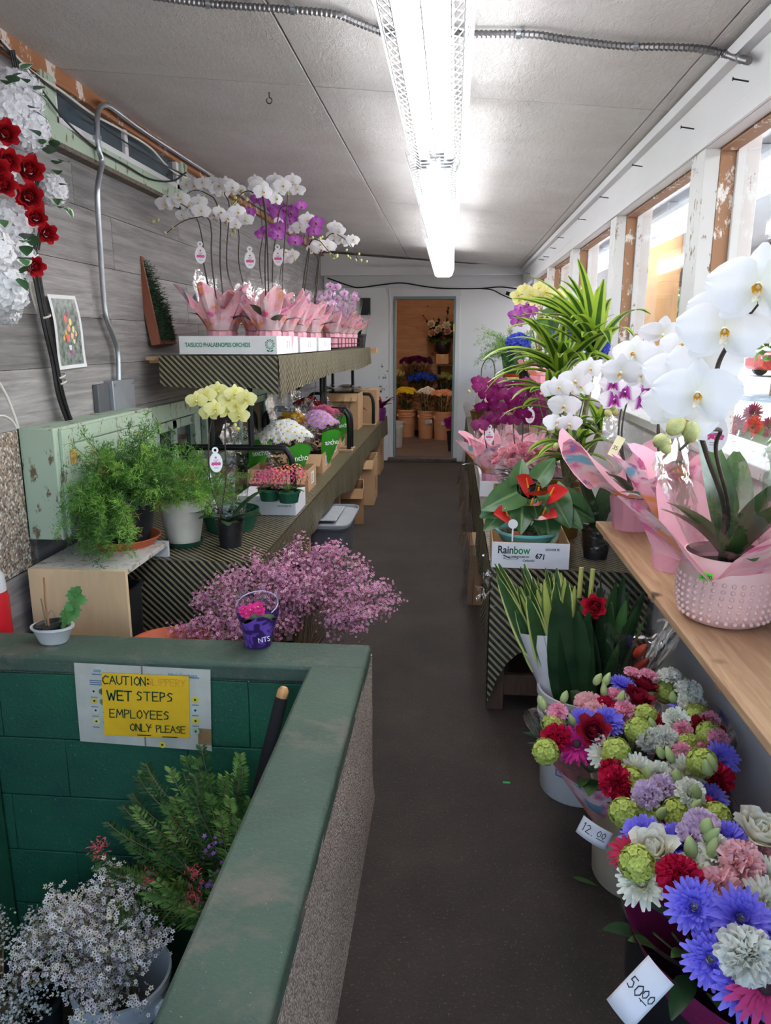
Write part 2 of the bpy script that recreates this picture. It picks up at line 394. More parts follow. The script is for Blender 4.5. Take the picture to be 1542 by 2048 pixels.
# left wall: backing with exposed aggregate, then grey vinyl planks one by one
wl = sroot('wall_left')
M_peb = m_pebble('exposed_aggregate', [(150,120,100), (196,184,168), (110,84,72), (170,160,150), (92,80,74), (186,166,140), (132,104,90), (206,200,190)], 105)
m = MB(); m.bb((-1.75, -1, -1), (-1.60, YB + .1, 2.62)); part('masonry', m, M_peb, wl)
m = MB(); m.bb((-1.60, 2.2, .66), (-1.574, 2.60, 1.18)); part('aggregate_panel', m, M_peb, wl, bev=.004)
m = MB(); m.bb((-1.60, -1, .0), (-1.578, 2.64, .655)); part('skirting_board', m, M_plank, wl)
zs = [2.53, 2.27, 2.05, 1.82, 1.594, 1.394, 1.18, .97, .76, .55, .30]
for r in range(len(zs) - 1):
    y = 2.655 if zs[r] < 1.19 else -1.0
    first = True
    while y < YB:
        L = rnd(.5, 1.1) if first else 1.22
        first = False
        y2 = min(y + L, YB); m = MB(); m.bb((-1.599, y + .0012, zs[r+1] + .0012), (XL + rnd(-.0015, .0015), y2 - .0012, zs[r] - .0012))
        o = part('plank', MB().bb((-.009, -(y2-y)/2 + .0012, -(zs[r]-zs[r+1])/2 + .0012), (.009 + rnd(-.001, .001), (y2-y)/2 - .0012, (zs[r]-zs[r+1])/2 - .0012)), M_plank, wl,
                 M=Matrix.Translation((-1.59, (y + y2) / 2, (zs[r] + zs[r+1]) / 2)))
        y = y2
# stained trim where the left wall meets the ceiling
m = MB(); m.bb((-1.575, -1, 2.462), (-1.545, YB, 2.53)); m.bb((-1.545, -1, 2.462), (-1.54, YB, 2.478)); struct('trim_1', m, m_peel('stained_peeling', (152,98,60), (206,192,182), .56, 5), bev=.003)
# high window in the left wall
w1 = sroot('window_1')
y0, y1, z0, z1 = 2.93, 4.5, 2.245, 2.475
m = MB(); m.bb((-1.58, y0, z0), (-1.53, y1, z0 + .07)); part('sill', m, M_mint, w1, bev=.003)
m = MB(); m.bb((-1.58, y0 - .02, z0 - .018), (-1.528, y1 + .02, z0)); part('drip_board', m, m_wood('dirty_wood', (70,62,52), (120,110,96)), w1)
for yy in (y0, y1 - .1):
    m = MB(); m.bb((-1.58, yy, z0 + .07), (-1.535, yy + .1, z1)); part('stile', m, M_mint, w1, bev=.003)
m = MB(); m.bb((-1.58, y0 + .1, z0 + .07), (-1.55, y1 - .1, z0 + .105)); m.bb((-1.58, y0 + .1, z0 + .07), (-1.55, y0 + .14, z1)); m.bb((-1.58, y1 - .14, z0 + .07), (-1.55, y1 - .1, z1)); m.bb((-1.58, 3.7, z0 + .07), (-1.555, 3.735, z1))
part('sash', m, M_white, w1, bev=.002)
m = MB(); m.bb((-1.579, y0 + .14, z0 + .1), (-1.572, y1 - .14, z1)); part('pane', m, mat('dim_glass', (64,80,88), .12, var=.3, vs=3, spec=.6), w1)
# lower window in the left wall, mostly behind the racks
w2 = sroot('window_2')
for k, (y0, y1) in enumerate(((3.72, 4.5), (4.62, 6.3))):
    z0, z1 = .70, 1.16
    for a, b in (((y0, z1 - .09), (y1, z1)), ((y0, z0), (y1, z0 + .06)), ((y0, z0 + .06), (y0 + .1, z1 - .09)), ((y1 - .1, z0 + .06), (y1, z1 - .09))):
        m = MB(); m.bb((-1.58, a[0], a[1]), (-1.54, b[0], b[1])); part('casing', m, M_mint, w2, bev=.003)
    m = MB(); m.bb((-1.58, y0 + .1, z1 - .15), (-1.555, y1 - .1, z1 - .1)); m.bb((-1.58, y0 + .1, z0 + .06), (-1.555, y0 + .16, z1 - .1)); m.bb((-1.58, (y0+y1)/2 - .03, z0 + .06), (-1.555, (y0+y1)/2 + .03, z1 - .1)); part('sash', m, M_mint, w2, bev=.002)
    m = MB(); m.bb((-1.579, y0 + .1, z0 + .06), (-1.572, y1 - .1, z1 - .1)); part('pane', m, mat('dark_glass', (40,50,50), .1, var=.3, vs=3, spec=.6), w2)
# back wall with the doorway to the cold room
DX0, DX1, DZ = -.735, .02, 1.985
wb = sroot('wall_back')
m = MB(); m.bb((-1.7, YB, 0), (DX0 - .05, YB + .1, 2.6)); part('panel', m, M_whitewall, wb)
m = MB(); m.bb((DX1 + .05, YB, 0), (XR + .12, YB + .1, 2.6)); part('panel', m, M_whitewall, wb)
m = MB(); m.bb((DX0 - .05, YB, DZ + .03), (DX1 + .05, YB + .1, 2.6)); part('panel', m, M_whitewall, wb)
m = MB(); m.bb((DX0 - .06, YB - .012, DZ + .03), (DX1 + .07, YB, DZ + .115)); part('head_board', m, M_white, wb, bev=.002)
m = MB(); m.bb((-1.58, 9.18, 2.245), (XR, 9.30, 2.36)); m.add([(-1.58, 9.18, 2.36), (XR, 9.18, 2.30), (XR, 9.30, 2.30), (-1.58, 9.30, 2.36), (-1.58, 9.18, 2.5), (XR, 9.18, 2.31), (XR, 9.30, 2.31), (-1.58, 9.30, 2.5)], [(0,1,5,4), (2,3,7,6), (4,5,6,7), (1,2,6,5), (3,0,4,7)])
struct('trim_2', m, M_white)
m = MB(); m.bb((-1.58, 9.40, 2.12), (XR, YB, 2.30)); struct('trim_3', m, M_white, bev=.004)
dr = sroot('door_1')
M_jamb = m_peel('grey_green_jamb', (126,142,144), (90,92,90), .72, 8)
for x, s in ((DX0, -1), (DX1, 1)):
    m = MB(); m.bb((x, YB - .006, 0), (x + s * .055, YB + .12, DZ + .03)); part('casing', m, M_white, dr, bev=.002)
    m = MB(); m.bb((x + s * .003, YB - .014, 0), (x - s * .025, YB + .14, DZ)); part('jamb', m, M_jamb, dr, bev=.002)
m = MB(); m.bb((DX0, YB - .014, DZ - .005), (DX1, YB + .14, DZ + .03)); part('jamb_head', m, M_jamb, dr, bev=.002)
m = MB(); m.bb((DX1 - .028, YB - .016, 1.60), (DX1 - .008, YB - .010, 1.69)); part('hinge', m, mat('brass', (180,150,90), .35, .7), dr)
m = MB(); m.bb((-.80, YB - .1, 0), (.07, YB + .1, .045)); part('threshold', m, mat('worn_step', (84,74,70), .9, var=.35, vs=8, bump=.8), dr, bev=.006)
# right wall: low white panels, sill, posts, header, panes
wr = sroot('wall_right')
py_ = [-1.0, .25, 1.5, 2.78, 4.14, 5.54, 6.86, 8.1, 9.4]
for i in range(8):
    m = MB(); m.bb((XR, py_[i] + .001, 0), (XR + .06, py_[i+1] - .001, 1.15)); part('panel', m, M_whitewall, wr)
m = MB(); m.bb((XR - .012, -1, 1.02), (XR, YB, 1.045)); part('rail', m, M_white, wr, bev=.003)
m = MB(); m.bb((XR - .02, -1, 1.15), (XR + .16, YB, 1.185)); struct('trim_4', m, M_oldwhite, bev=.003)
m = MB(); m.bb((XR, -1, 2.105), (XR + .05, YB, 2.32)); hd = struct('trim_5', m, M_white, bev=.003)
m = MB(); m.bb((XR + .05, -1, 2.14), (XR + .16, YB, 2.32)); part('outer_header', m, M_white, hd)
m = MB(); m.bb((XR - .035, -1, 2.275), (XR, YB, 2.312)); part('cove_strip', m, M_white, hd, bev=.002)
m = MB(); m.bb((XR - .008, -1, 2.105), (XR, YB, 2.165)); part('lip_board', m, M_white, hd, bev=.002)
for px, py in ((1497, 163), (1388, 258), (1285, 333), (1217, 396), (1172, 440), (1128, 476), (1112, 497), (1098, 514), (1088, 520), (1060, 547)):
    p = at(px, py, X=XR - .01); m = MB(); q = p + V((-.045, -.012, .004)); m.tube([p, q], .0022, 6); m.tube([q, q + V((-.002, 0, 0))], .005, 6); part('nail', m, M_blackmetal, hd)
M_stop = m_peel('bare_stop', (158,116,84), (224,222,216), .56, 8)
tn = 6
for i in range(1, 8):
    y = py_[i]; t = sroot('trim_%d' % tn); tn += 1
    m = MB(); m.bb((XR, y - .07, 1.185), (XR + .05, y + .07, 2.106)); part('inner_post', m, M_oldwhite, t, bev=.003)
    m = MB(); m.bb((XR + .05, y - .072, 1.185), (XR + .10, y + .072, 2.12)); part('stop', m, M_stop, t, bev=.002)
    m = MB(); m.bb((XR + .10, y - .085, 1.185), (XR + .17, y + .085, 2.14)); part('outer_post', m, M_oldwhite, t, bev=.002)
for i in range(8):
    wn_ = sroot('window_%d' % (i + 3)); a, b = py_[i] + .07, py_[i+1] - .07
    m = MB(); m.bb((XR + .05, a, 2.095), (XR + .10, b, 2.14)); part('head_stop', m, M_stop, wn_, bev=.002)
    m = MB(); m.bb((XR + .108, a, 1.185), (XR + .113, b, 2.14)); part('pane', m, M_glass, wn_)
# low block wall round the sunken steps
ws = sroot('wall_stairwell')
M_gcap = m_concrete_green('worn_green_cap', (76,97,82), (110,106,95), .50, (56,72,62))
M_gin = m_concrete_green('green_block_paint', (34,102,72), (90,104,94), .62, (24,62,58))
M_dash = m_pebble('pebble_dash', [(206,188,172), (176,158,144), (222,208,196), (150,132,120), (214,198,182)], 200)
m = MB(); m.bb((-1.6, 2.06, -.62), (-.26, 2.22, .50)); m.bb((-.40, -.4, -.62), (-.26, 2.06, .50)); part('core', m, M_dash, ws)
# outer render: rough pebble dash on the aisle side, slightly uneven
def dash(u, v):
    y = -.4 + 2.63 * u; z = .52 * v
    return (-.245 - .004 * math.sin(y * 9) * math.sin(z * 14) + .012 * (1 - v) ** 2, y, z)
m = MB(); m.grid(dash, 40, 10); m.bb((-.26, 2.215, 0), (-.2405, 2.23, .52)); part('render', m, M_dash, ws)
def capfn(P, Q):
    m = MB()
    m.bb(P, Q); return m
m = MB(); m.bb((-1.6, 2.048, .492), (-.243, 2.232, .552)); m.bb((-.412, -.4, .492), (-.243, 2.06, .552)); part('cap', m, M_gcap, ws, bev=.012)
zc = [-.62, -.345, -.14, .065, .27, .492]
for r in range(5):
    y = -1.6 + (.2 if r % 2 else 0)
    xs = [-1.6] + [x for x in (-1.4 + .4 * k + (.2 if r % 2 else 0) for k in range(4)) if -1.55 < x < -.45] + [-.404]
    for a, b in zip(xs, xs[1:]):
        part('concrete_block', MB().bb((a + .0006, 2.05 + rnd(0, .001), zc[r] + .0015), (b - .0006, 2.07, zc[r+1] - .0015)), M_gin, ws, bev=.003)
    yy = [-.4, .05, .45, .85, 1.25, 1.65, 2.05]
    for a, b in zip(yy, yy[1:]):
        part('concrete_block', MB().bb((-.415, a + .0006, zc[r] + .0015), (-.40, b - .0006, zc[r+1] - .0015)), M_gin, ws, bev=.003)
m = MB(); m.bb((-1.6, -1, -.62), (-1.425, 2.045, .30)); struct('wall_stairwell_left', m, M_gin, bev=.01)
m = MB(); m.bb((-1.45, .5, -.9), (-.41, 2.06, -.60)); m.bb((-1.45, -.2, -.9), (-.41, .5, -.30)); m.bb((-1.45, -.8, -.9), (-.41, -.2, 0)); struct('floor_stairwell', m, M_floor)
# cold room beyond the door
wc = sroot('wall_coldroom')
m = MB(); m.bb((-1.35, YB + .1, 0), (-1.3, 12.6, 2.5)); m.bb((.9, YB + .1, 0), (.95, 12.6, 2.5)); m.bb((-1.35, YB + .1, 2.45), (.95, 12.6, 2.5)); part('lining', m, M_ply, wc)
for z0, z1 in ((.0, 1.02), (1.02, 2.02), (2.02, 2.45)):
    m = MB(); m.bb((-1.3, 12.5, z0 + .001), (.9, 12.56, z1 - .001)); part('plywood_sheet', m, M_ply, wc)
m = MB(); m.bb((-1.3, YB + .1, -.1), (.9, 12.5, .04)); struct('floor_coldroom', m, mat('coldroom_floor', (96,82,74), .7, var=.25, vs=4, bump=.4, bs=60))
m = MB(); m.bb((-.25, 11.95, 1.105), (.9, 12.5, 1.13)); m.bb((-1.3, 11.8, .40), (.9, 12.5, .425)); m.bb((-.24, 12.42, .425), (-.20, 12.5, 1.105)); m.bb((.2, 12.4, .425), (.26, 12.5, 1.105))
sh = part('storage_shelf', m, mat('dark_shelf_wood', (84,66,52), .7), None); tag(sh, 'dark wooden shelf along the back wall of the room beyond the doorway', 'shelf')
lt = thing('added_fill_lamp', 'unseen lamp added to brighten the room beyond the doorway', 'lamp', (-.3, 10.2, 2.44))  # added out of view above the doorway to brighten the cold room
part('diffuser', MB().sphere((0, 0, -.04), .09, 12, 8, 0, (1, 1, .5)), emit('warm_fill_glow', (1, .88, .74, 1), 75), lt); part('base', MB().lathe([(.0, -.005), (.07, -.005), (.07, .01), (0, .01)], 16), M_whiteplastic, lt)

# ================================================================ STRIP LIGHTS
M_tube = emit('fluorescent_tube', (.96, .98, 1, 1), TUBE)
M_fixw = mat('white_enamel', (226,228,230), .4, var=.03)
def striplight(label, x, y0, y1, zt, guard=True, group=None, cl=None):
    t = thing('strip_light', label, 'light', (x, (y0 + y1) / 2, zt), 0, group); L = (y1 - y0) / 2
    m = MB(); m.bb((-.050, -L, .03), (.050, L, .10)); m.add([(-.050, -L, .03), (-.014, -L, .012), (.014, -L, .012), (.050, -L, .03), (-.050, L, .03), (-.014, L, .012), (.014, L, .012), (.050, L, .03)], [(0,1,5,4), (1,2,6,5), (2,3,7,6), (0,3,2,1), (4,5,6,7)])
    part('channel', m, M_fixw, t, bev=.003)
    for s in (-1, 1):
        m = MB(); m.tube([(s * .046, -L + .07, 0), (s * .046, L - .07, 0)], .017, 14); part('tube', m, M_tube, t)
        for e in (-1, 1):
            m = MB(); m.tube([(s * .046, e * (L - .07), 0), (s * .046, e * (L - .005), 0)], .0155, 12); m.bb((s * .046 - .02, e * (L - .012) - .01, -.02), (s * .046 + .02, e * (L - .012) + .01, .04)); part('lamp_holder', m, M_steel, t)
    for e in (-.6, .6):
        h = max(.02, (cl if cl else cz(x)) - zt - .1)
        m = MB(); m.bb((-.03, e * L - .015, .10), (.03, e * L + .015, .10 + h)); part('hanger', m, M_fixw, t)
    if guard:
        # wire guard: a trough of diagonal wires either side of the tubes, ribs below
        m = MB(); r = .0016; pr = [(-.06, .05), (-.105, .03), (-.10, -.01), (-.055, -.04), (.055, -.04), (.10, -.01), (.105, .03), (.06, .05)]
        st = .05; n = int(2 * L / st)
        def seg(a, b): m.tube([a, b], r, 4, 0, False)
        for i in range(n):
            ya = -L + i * st; yb = ya + st
            for s in (-1, 1):
                a, b = (s * .108, .036), (s * .085, -.03); c = (s * .058, -.042)
                q = [(a[0] + (b[0] - a[0]) * f, a[1] + (b[1] - a[1]) * f) for f in (0, .5, 1)]
                seg((q[0][0], ya, q[0][1]), (q[2][0], yb, q[2][1])); seg((q[0][0], yb, q[0][1]), (q[2][0], ya, q[2][1]))
                seg((q[2][0], ya, q[2][1]), (c[0], yb, c[1]))
            seg((-.058, yb, -.042), (.058, yb, -.042)); seg((-.055, yb, .05), (-.108, yb, .036)); seg((.055, yb, .05), (.108, yb, .036))
        for x_, z_ in ((-.108, .036), (.108, .036), (-.085, -.03), (.085, -.03), (-.058, -.042), (.058, -.042), (0, -.042)): seg((x_, -L, z_), (x_, L - .02, z_))
        part('wire_guard', m, M_fixw, t, kind='stuff')
    return t
striplight('long two-tube strip light in a wire guard, nearest along the shop ceiling', -.075, .62, 3.06, 2.165)
striplight('two-tube strip light midway along the shop ceiling, between the two others', -.09, 3.11, 5.55, 2.165)
striplight('farthest two-tube strip light on the shop ceiling, towards the doorway', -.115, 5.60, 8.04, 2.165)
# awning over the pavement outside, its beam and lights
M_awn = mat('awning_paint', (168,176,184), .7, var=.08, vs=3)
aw = sroot('roof_awning')
m = MB(); m.add([(.96, -3, 2.42), (2.75, -3, 2.28), (2.75, 14, 2.28), (.96, 14, 2.42), (.96, -3, 2.47), (2.75, -3, 2.33), (2.75, 14, 2.33), (.96, 14, 2.47)], [(0,1,2,3), (7,6,5,4), (0,4,5,1), (1,5,6,2), (2,6,7,3), (3,7,4,0)]); part('sheeting', m, M_awn, aw)
m = MB(); m.bb((2.6, -3, 2.10), (2.7, 14, 2.29)); part('eave_beam', m, mat('eave_grey', (120,116,112), .8, var=.15), aw)
for y in (4.6, 9.2): part('post', MB().bb((2.6, y, -.05), (2.7, y + .1, 2.12)), M_oldwhite, aw)
striplight('white strip light under the awning seen through the nearest window pane', 1.42, .9, 3.3, 2.22, True, None, 2.38)
striplight('white strip light under the awning seen behind the hanging cardboard', 1.42, 3.4, 5.9, 2.22, True, None, 2.38)
striplight('small far strip light under the awning beyond the others', 1.42, 6.0, 8.4, 2.22, True, None, 2.38)

# ================================================================ PLANT AND FLOWER PARTS
def petal(mb, L, W, M=None, m=0, p=.8, q=.7, cup=0, curl=0, ruf=0, nu=4, nv=5, base=.12, bend=0, tip=.97):
    ph = rnd(0, 6)
    def fn(u, v):
        s = 2 * u - 1; ww = W / 2 * max(base * (1 - v), math.sin(PI * min(max(v, 0), tip) ** p) ** q if v > 0 else 0)
        return (s * ww, L * v * (1 - bend * v * .3), cup * s * s * ww + curl * v * v * L + ruf * math.sin(s * 7 + v * 3 + ph) * v * W * .12)
    return mb.grid(fn, nu, nv, m, M, lambda u, v: (u, v))
def bloom(mb, rings, m=0, sc=1.0):
    for (n, r, tilt, L, W, kw) in rings:
        a0 = rnd(0, 6)
        for i in range(n):
            kw.setdefault('tip', .9)
            M = Matrix.Rotation(a0 + 2*PI*i/n + rnd(-.08, .08), 4, 'Z') @ Matrix.Translation((0, r*sc, kw.get('z', 0)*sc)) @ Matrix.Rotation(math.radians(tilt + rnd(-7, 7)), 4, 'X')
            k = {a: b for a, b in kw.items() if a not in ('z', 'm')}
            petal(mb, L*sc*rnd(.92, 1.08), W*sc, M, kw.get('m', m), **k)
_ME = {}
def cached(key, fn):
    if key not in _ME: _ME[key] = fn()
    return _ME[key]
# -- moth orchid: five petals and, apart, the lip. Faces local +Z, up is +Y, about 2 units across
def orchid_petals(key, mats):
    def f():
        m = MB()
        for s in (-1, 1):   # the two broad petals
            M = Matrix.Rotation(s * -math.radians(80), 4, 'Z') @ Matrix.Translation((0, .02, .03))
            petal(m, 1.0, 1.12, M, 0, p=.72, q=.55, cup=-.10, curl=-.10, ruf=.25, nu=6, nv=6)
        for a, L, W in ((0, .86, .62), (128, .84, .58), (-128, .84, .58)):
            petal(m, L, W, Matrix.Rotation(math.radians(a), 4, 'Z') @ Matrix.Translation((0, .02, -.04)), 1, p=.85, q=.7, cup=-.15, curl=-.12, nu=4, nv=5)
        return m.mesh('orchid_petals', mats, 60)
    return cached(('op', key), f)
def orchid_lip(key, mats):
    def f():
        m = MB()
        for s in (-1, 1):
            petal(m, .24, .22, Matrix.Translation((0, -.06, .07)) @ Matrix.Rotation(s * -math.radians(78), 4, 'Z') @ Matrix.Rotation(math.radians(42), 4, 'X'), 1, cup=.4, curl=.5, nu=3, nv=3)
            petal(m, .17, .10, Matrix.Translation((0, -.16, .10)) @ Matrix.Rotation(PI + s * .5, 4, 'Z') @ Matrix.Rotation(math.radians(20), 4, 'X'), 0, cup=.4, nu=2, nv=3)
        petal(m, .24, .13, Matrix.Translation((0, -.06, .09)) @ Matrix.Rotation(PI, 4, 'Z') @ Matrix.Rotation(math.radians(30), 4, 'X'), 0, p=.9, q=.8, cup=.5, curl=.3, nu=3, nv=4)
        m.sphere((0, .02, .09), .075, 8, 5, 2, (1, 1.1, 1))
        m.sphere((0, -.1, .1), .04, 6, 4, 1)
        return m.mesh('orchid_lip', mats, 60)
    return cached(('ol', key), f)
MP_white = m_petal('orchid_white', (246,246,250), (232,232,226), .05, .4, .3)
MP_whitesep = m_petal('orchid_white_sepal', (240,240,244), (222,226,206), .05, .5, .3)
MP_cream = m_petal('orchid_cream', (240,238,176), (226,222,120), .05, .45, .3)
MP_purple = m_petal('orchid_purple', (172,72,184), (204,130,200), .1, .7, .25)
MP_mag = m_petal('orchid_magenta', (116,10,80), (140,36,108), .05, .6, .2)
MP_pale = m_petal('orchid_pale_pink', (230,196,228), (214,150,212), .05, .6, .3)
MP_pw = m_petal('orchid_purple_heart', (240,236,242), (168,56,160), .22, .45, .3)
MP_lipy = mat('lip_yellow', (226,176,40), .5, var=.25, vs=40); MP_lipw = mat('lip_white', (238,232,214), .5, var=.05); MP_lipp = mat('lip_purple', (140,16,96), .5, var=.2); MP_lipd = mat('lip_crimson', (150,24,60), .5, var=.3)
MP_bud = mat('orchid_bud', (190,190,124), .5, var=.15); MP_budp = mat('orchid_bud_purple', (140,84,110), .5, var=.2)
FL = {
 'white': (orchid_petals('white', [MP_white, MP_whitesep]), orchid_lip('white', [MP_lipw, MP_lipy, MP_lipw])),
 'cream': (orchid_petals('cream', [MP_cream, MP_cream]), orchid_lip('cream', [MP_cream, MP_lipy, MP_lipw])),
 'purple': (orchid_petals('purple', [MP_purple, MP_purple]), orchid_lip('purple', [MP_lipp, MP_lipp, MP_lipw])),
 'magenta': (orchid_petals('magenta', [MP_mag, MP_mag]), orchid_lip('magenta', [MP_lipd, MP_lipp, MP_pale])),
 'pale': (orchid_petals('pale', [MP_pale, MP_pale]), orchid_lip('pale', [MP_lipp, MP_lipp, MP_lipw])),
 'pw': (orchid_petals('pw', [MP_pw, MP_pw]), orchid_lip('pw', [MP_lipp, MP_lipp, MP_lipw])),
}
def bud_mesh(mt):
    return cached(('bud', mt.name), lambda: MB().lathe([(0, -.5), (.22, -.42), (.36, -.15), (.38, .1), (.24, .38), (.06, .52), (0, .54)], 8).mesh('orchid_bud', mt, 60))
def oflower(root, kind, pos, face, s, up=(0, 0, 1)):
    """one orchid flower at a world position"""
    o = link('flower', FL[kind][0], root, frame(face, up, V(pos) - V(root.location), s))
    link('lip', FL[kind][1], o); return o
def obud(root, pos, s, mt=None, d=None):
    link('bud', bud_mesh(mt or MP_bud), root, frame(d or (rnd(-1,1), rnd(-1,1), rnd(.2,1)), (0,0,1), V(pos) - V(root.location), s))
def tocam(p, j=.35, dz=0):
    d = (V((0, 0, EYE)) - V(p)).normalized(); return d + V((rnd(-j, j), rnd(-j, j), rnd(-j, j) + dz))
def stem(root, pts, r0=.0042, r1=.002, mt=None, name='stem', n=7):
    P = bez([V(p) - V(root.location) for p in pts], n); k = len(P)
    return part(name, MB().tube(P, [r0 + (r1 - r0) * i / (k - 1) for i in range(k)], 7), mt or M_dstem, root)
def path_pt(pts, t):
    P = bez(pts, 10); f = t * (len(P) - 1); i = min(int(f), len(P) - 2); return P[i].lerp(P[i+1], f - i), (P[i+1] - P[i]).normalized()
# -- leaf blade along a drooping path
def blade(mb, base, d, L, W, droop=.6, m=0, n=7, nu=2, fold=.25, p=.75, q=.7, twist=0, base_w=.2, side=None):
    d = V(d).normalized(); P = [V(base)]; D = [d]
    for i in range(n):
        d = (d + V((0, 0, -droop / n * (.4 + 1.2 * i / n)))).normalized(); P.append(P[-1] + d * (L / n)); D.append(d)
    s0 = V(side) if side else D[0].cross(V((0, 0, 1)))
    s0 = s0.normalized() if s0.length > .05 else V((rnd(-1, 1), rnd(-1, 1), 0)).normalized()
    def fn(u, v):
        i = min(int(v * n), n - 1); f = v * n - i; c = P[i].lerp(P[i+1], f); t = D[i].lerp(D[i+1], f)
        s = (s0 - t * s0.dot(t)).normalized(); nn = s.cross(t)
        if twist: s, nn = s * math.cos(twist*v) + nn * math.sin(twist*v), nn * math.cos(twist*v) - s * math.sin(twist*v)
        w = W / 2 * max(base_w * (1 - v) ** .5, math.sin(PI * min(v, .99) ** p) ** q if v > 0 else 0); x = 2 * u - 1
        return c + s * (x * w) + nn * (abs(x) * w * fold)
    return mb.grid(fn, nu * 2, n, m, None, lambda u, v: (u, v))
ML_orchid = m_leaf('orchid_leaf', (40,62,38), (66,92,54), .28, .12)
ML_green = m_leaf('mid_leaf', (52,88,44), (88,124,62), .4, .25)
ML_dark = m_leaf('dark_leaf', (26,48,30), (48,76,44), .32, .12)
ML_lime = m_leaf('lime_dracaena', (58,92,40), (84,120,50), .4, .35, mid=None, edge=((178,204,78), .16))
ML_limed = m_leaf('lime_dark_dracaena', (44,78,38), (64,104,46), .38, .3, edge=((160,190,62), .22))
ML_var = m_leaf('variegated_leaf', (44,76,40), (70,104,52), .38, .25, edge=((206,212,130), .36))
ML_yel = m_leaf('yellow_leaf', (176,186,92), (204,206,120), .4, .35, edge=((88,116,56), .30))
ML_euc = m_leaf('dusty_leaf', (60,82,66), (92,112,92), .5, .2)
M_needle = [mat('needle_%s' % n, c, .55, var=.1, trl=.3) for n, c in (('dark', (58,100,44)), ('mid', (94,146,56)), ('light', (140,184,78)), ('dry', (150,144,70)))]
def orchid_leaves(root, base, n=4, L=.2, W=.06, el=.6, a0=None, mt=None):
    a0 = rnd(0, 6) if a0 is None else a0
    for i in range(n):
        a = a0 + i * 2 * PI / n + rnd(-.3, .3); m = MB()
        blade(m, V(base) - V(root.location), (math.cos(a), math.sin(a), el + rnd(-.2, .3)), L * rnd(.8, 1.1), W * rnd(.9, 1.1), .9, 0, 8, 2, .25, .8, .55)
        part('leaf', m, mt or ML_orchid, root)
# -- pots
def pot_mb(r0, r1, h, rim=.012, t=.004, m=0, seg=28):
    mb = MB(); mb.lathe([(0, 0), (r0, 0), (r1, h - rim), (r1 + t, h - rim), (r1 + t, h), (r1 - t*.6, h), (r1 - t, h - rim), (r0, .01), (0, .01)], seg, m); return mb
def soil(root, r, z, mt=None):
    m = MB(); seg = 16
    m.add([(0, 0, .006)] + [(r*.6*math.cos(2*PI*k/seg), r*.6*math.sin(2*PI*k/seg), rnd(0, .008)) for k in range(seg)] + [(r*math.cos(2*PI*k/seg), r*math.sin(2*PI*k/seg), 0) for k in range(seg)],
          [(0, 1+k, 1+(k+1)%seg) for k in range(seg)] + [(1+k, 1+seg+k, 1+seg+(k+1)%seg, 1+(k+1)%seg) for k in range(seg)])
    part('soil', m, mt or M_soil, root, M=Matrix.Translation((0, 0, z)))
# -- florist paper round a pot: gathered at the base, flaring into points
MPa = m_paper('floral_paper', (246,184,200), True, (250,184,200)); MPb = m_paper('pink_paper', (246,180,198), False); MPc = m_paper('rose_paper', (226,116,138), False)
MPd = m_paper('magenta_paper', (150,44,98), False)
def wrap(root, r, h, flare, H, points=4, mt=None, ph=None, seg=48, lean=(0, 0), rev=None, name='paper_wrap', spike=.45):
    ph = rnd(0, 6) if ph is None else ph; sd = rnd(0, 9)
    def low(a, z):
        f = z / h; rr = r * (.80 + .2 * f) * (1 + .035 * math.sin(a * 11 + sd) * (.4 + f) + .02 * math.sin(a * 23 + 2 * sd)); return rr - (.012 if f > .92 else 0)
    m = MB(); vs = []; nz = 6
    for i in range(nz + 1):
        for k in range(seg):
            a = 2*PI*k/seg; rr = low(a, h * i / nz); vs.append((rr*math.cos(a), rr*math.sin(a), h * i / nz))
    fs = [(i*seg+k, i*seg+(k+1)%seg, (i+1)*seg+(k+1)%seg, (i+1)*seg+k) for i in range(nz) for k in range(seg)]
    m.add(vs, fs); m.add([vs[k] for k in range(seg)], [tuple(range(seg-1, -1, -1))])
    part('pot_cover', m, rev or MPb, root)
    m = MB(); vs = []; nv = 8
    for i in range(nv + 1):
        v = i / nv
        for k in range(seg):
            a = 2*PI*k/seg; c = abs(math.cos(points * (a + ph) / 2)) ** 1.6; wob = math.sin(a * 5 + sd) * .12
            z = h * .93 + H * v * ((1 - spike) + spike * c + wob * v)
            rr = r * .93 + flare * (v ** 1.15) * (.55 + .75 * c + .2 * math.sin(a * 3 + sd) * v) - .02 * math.sin(a * points * 2 + sd) * v
            z -= flare * .25 * v * v * (1 - c)
            vs.append((rr*math.cos(a) + lean[0]*v, rr*math.sin(a) + lean[1]*v, z))
    fs = [(i*seg+k, i*seg+(k+1)%seg, (i+1)*seg+(k+1)%seg, (i+1)*seg+k) for i in range(nv) for k in range(seg)]
    m.add(vs, fs); part(name, m, mt or MPa, root, sharp=30)
    m = MB(); m.tube([((r*.95)*math.cos(t*.45), (r*.95)*math.sin(t*.45), h * .93 + .002*math.sin(t)) for t in range(15)], .0015, 5); part('raffia_tie', m, M_wstem, root)
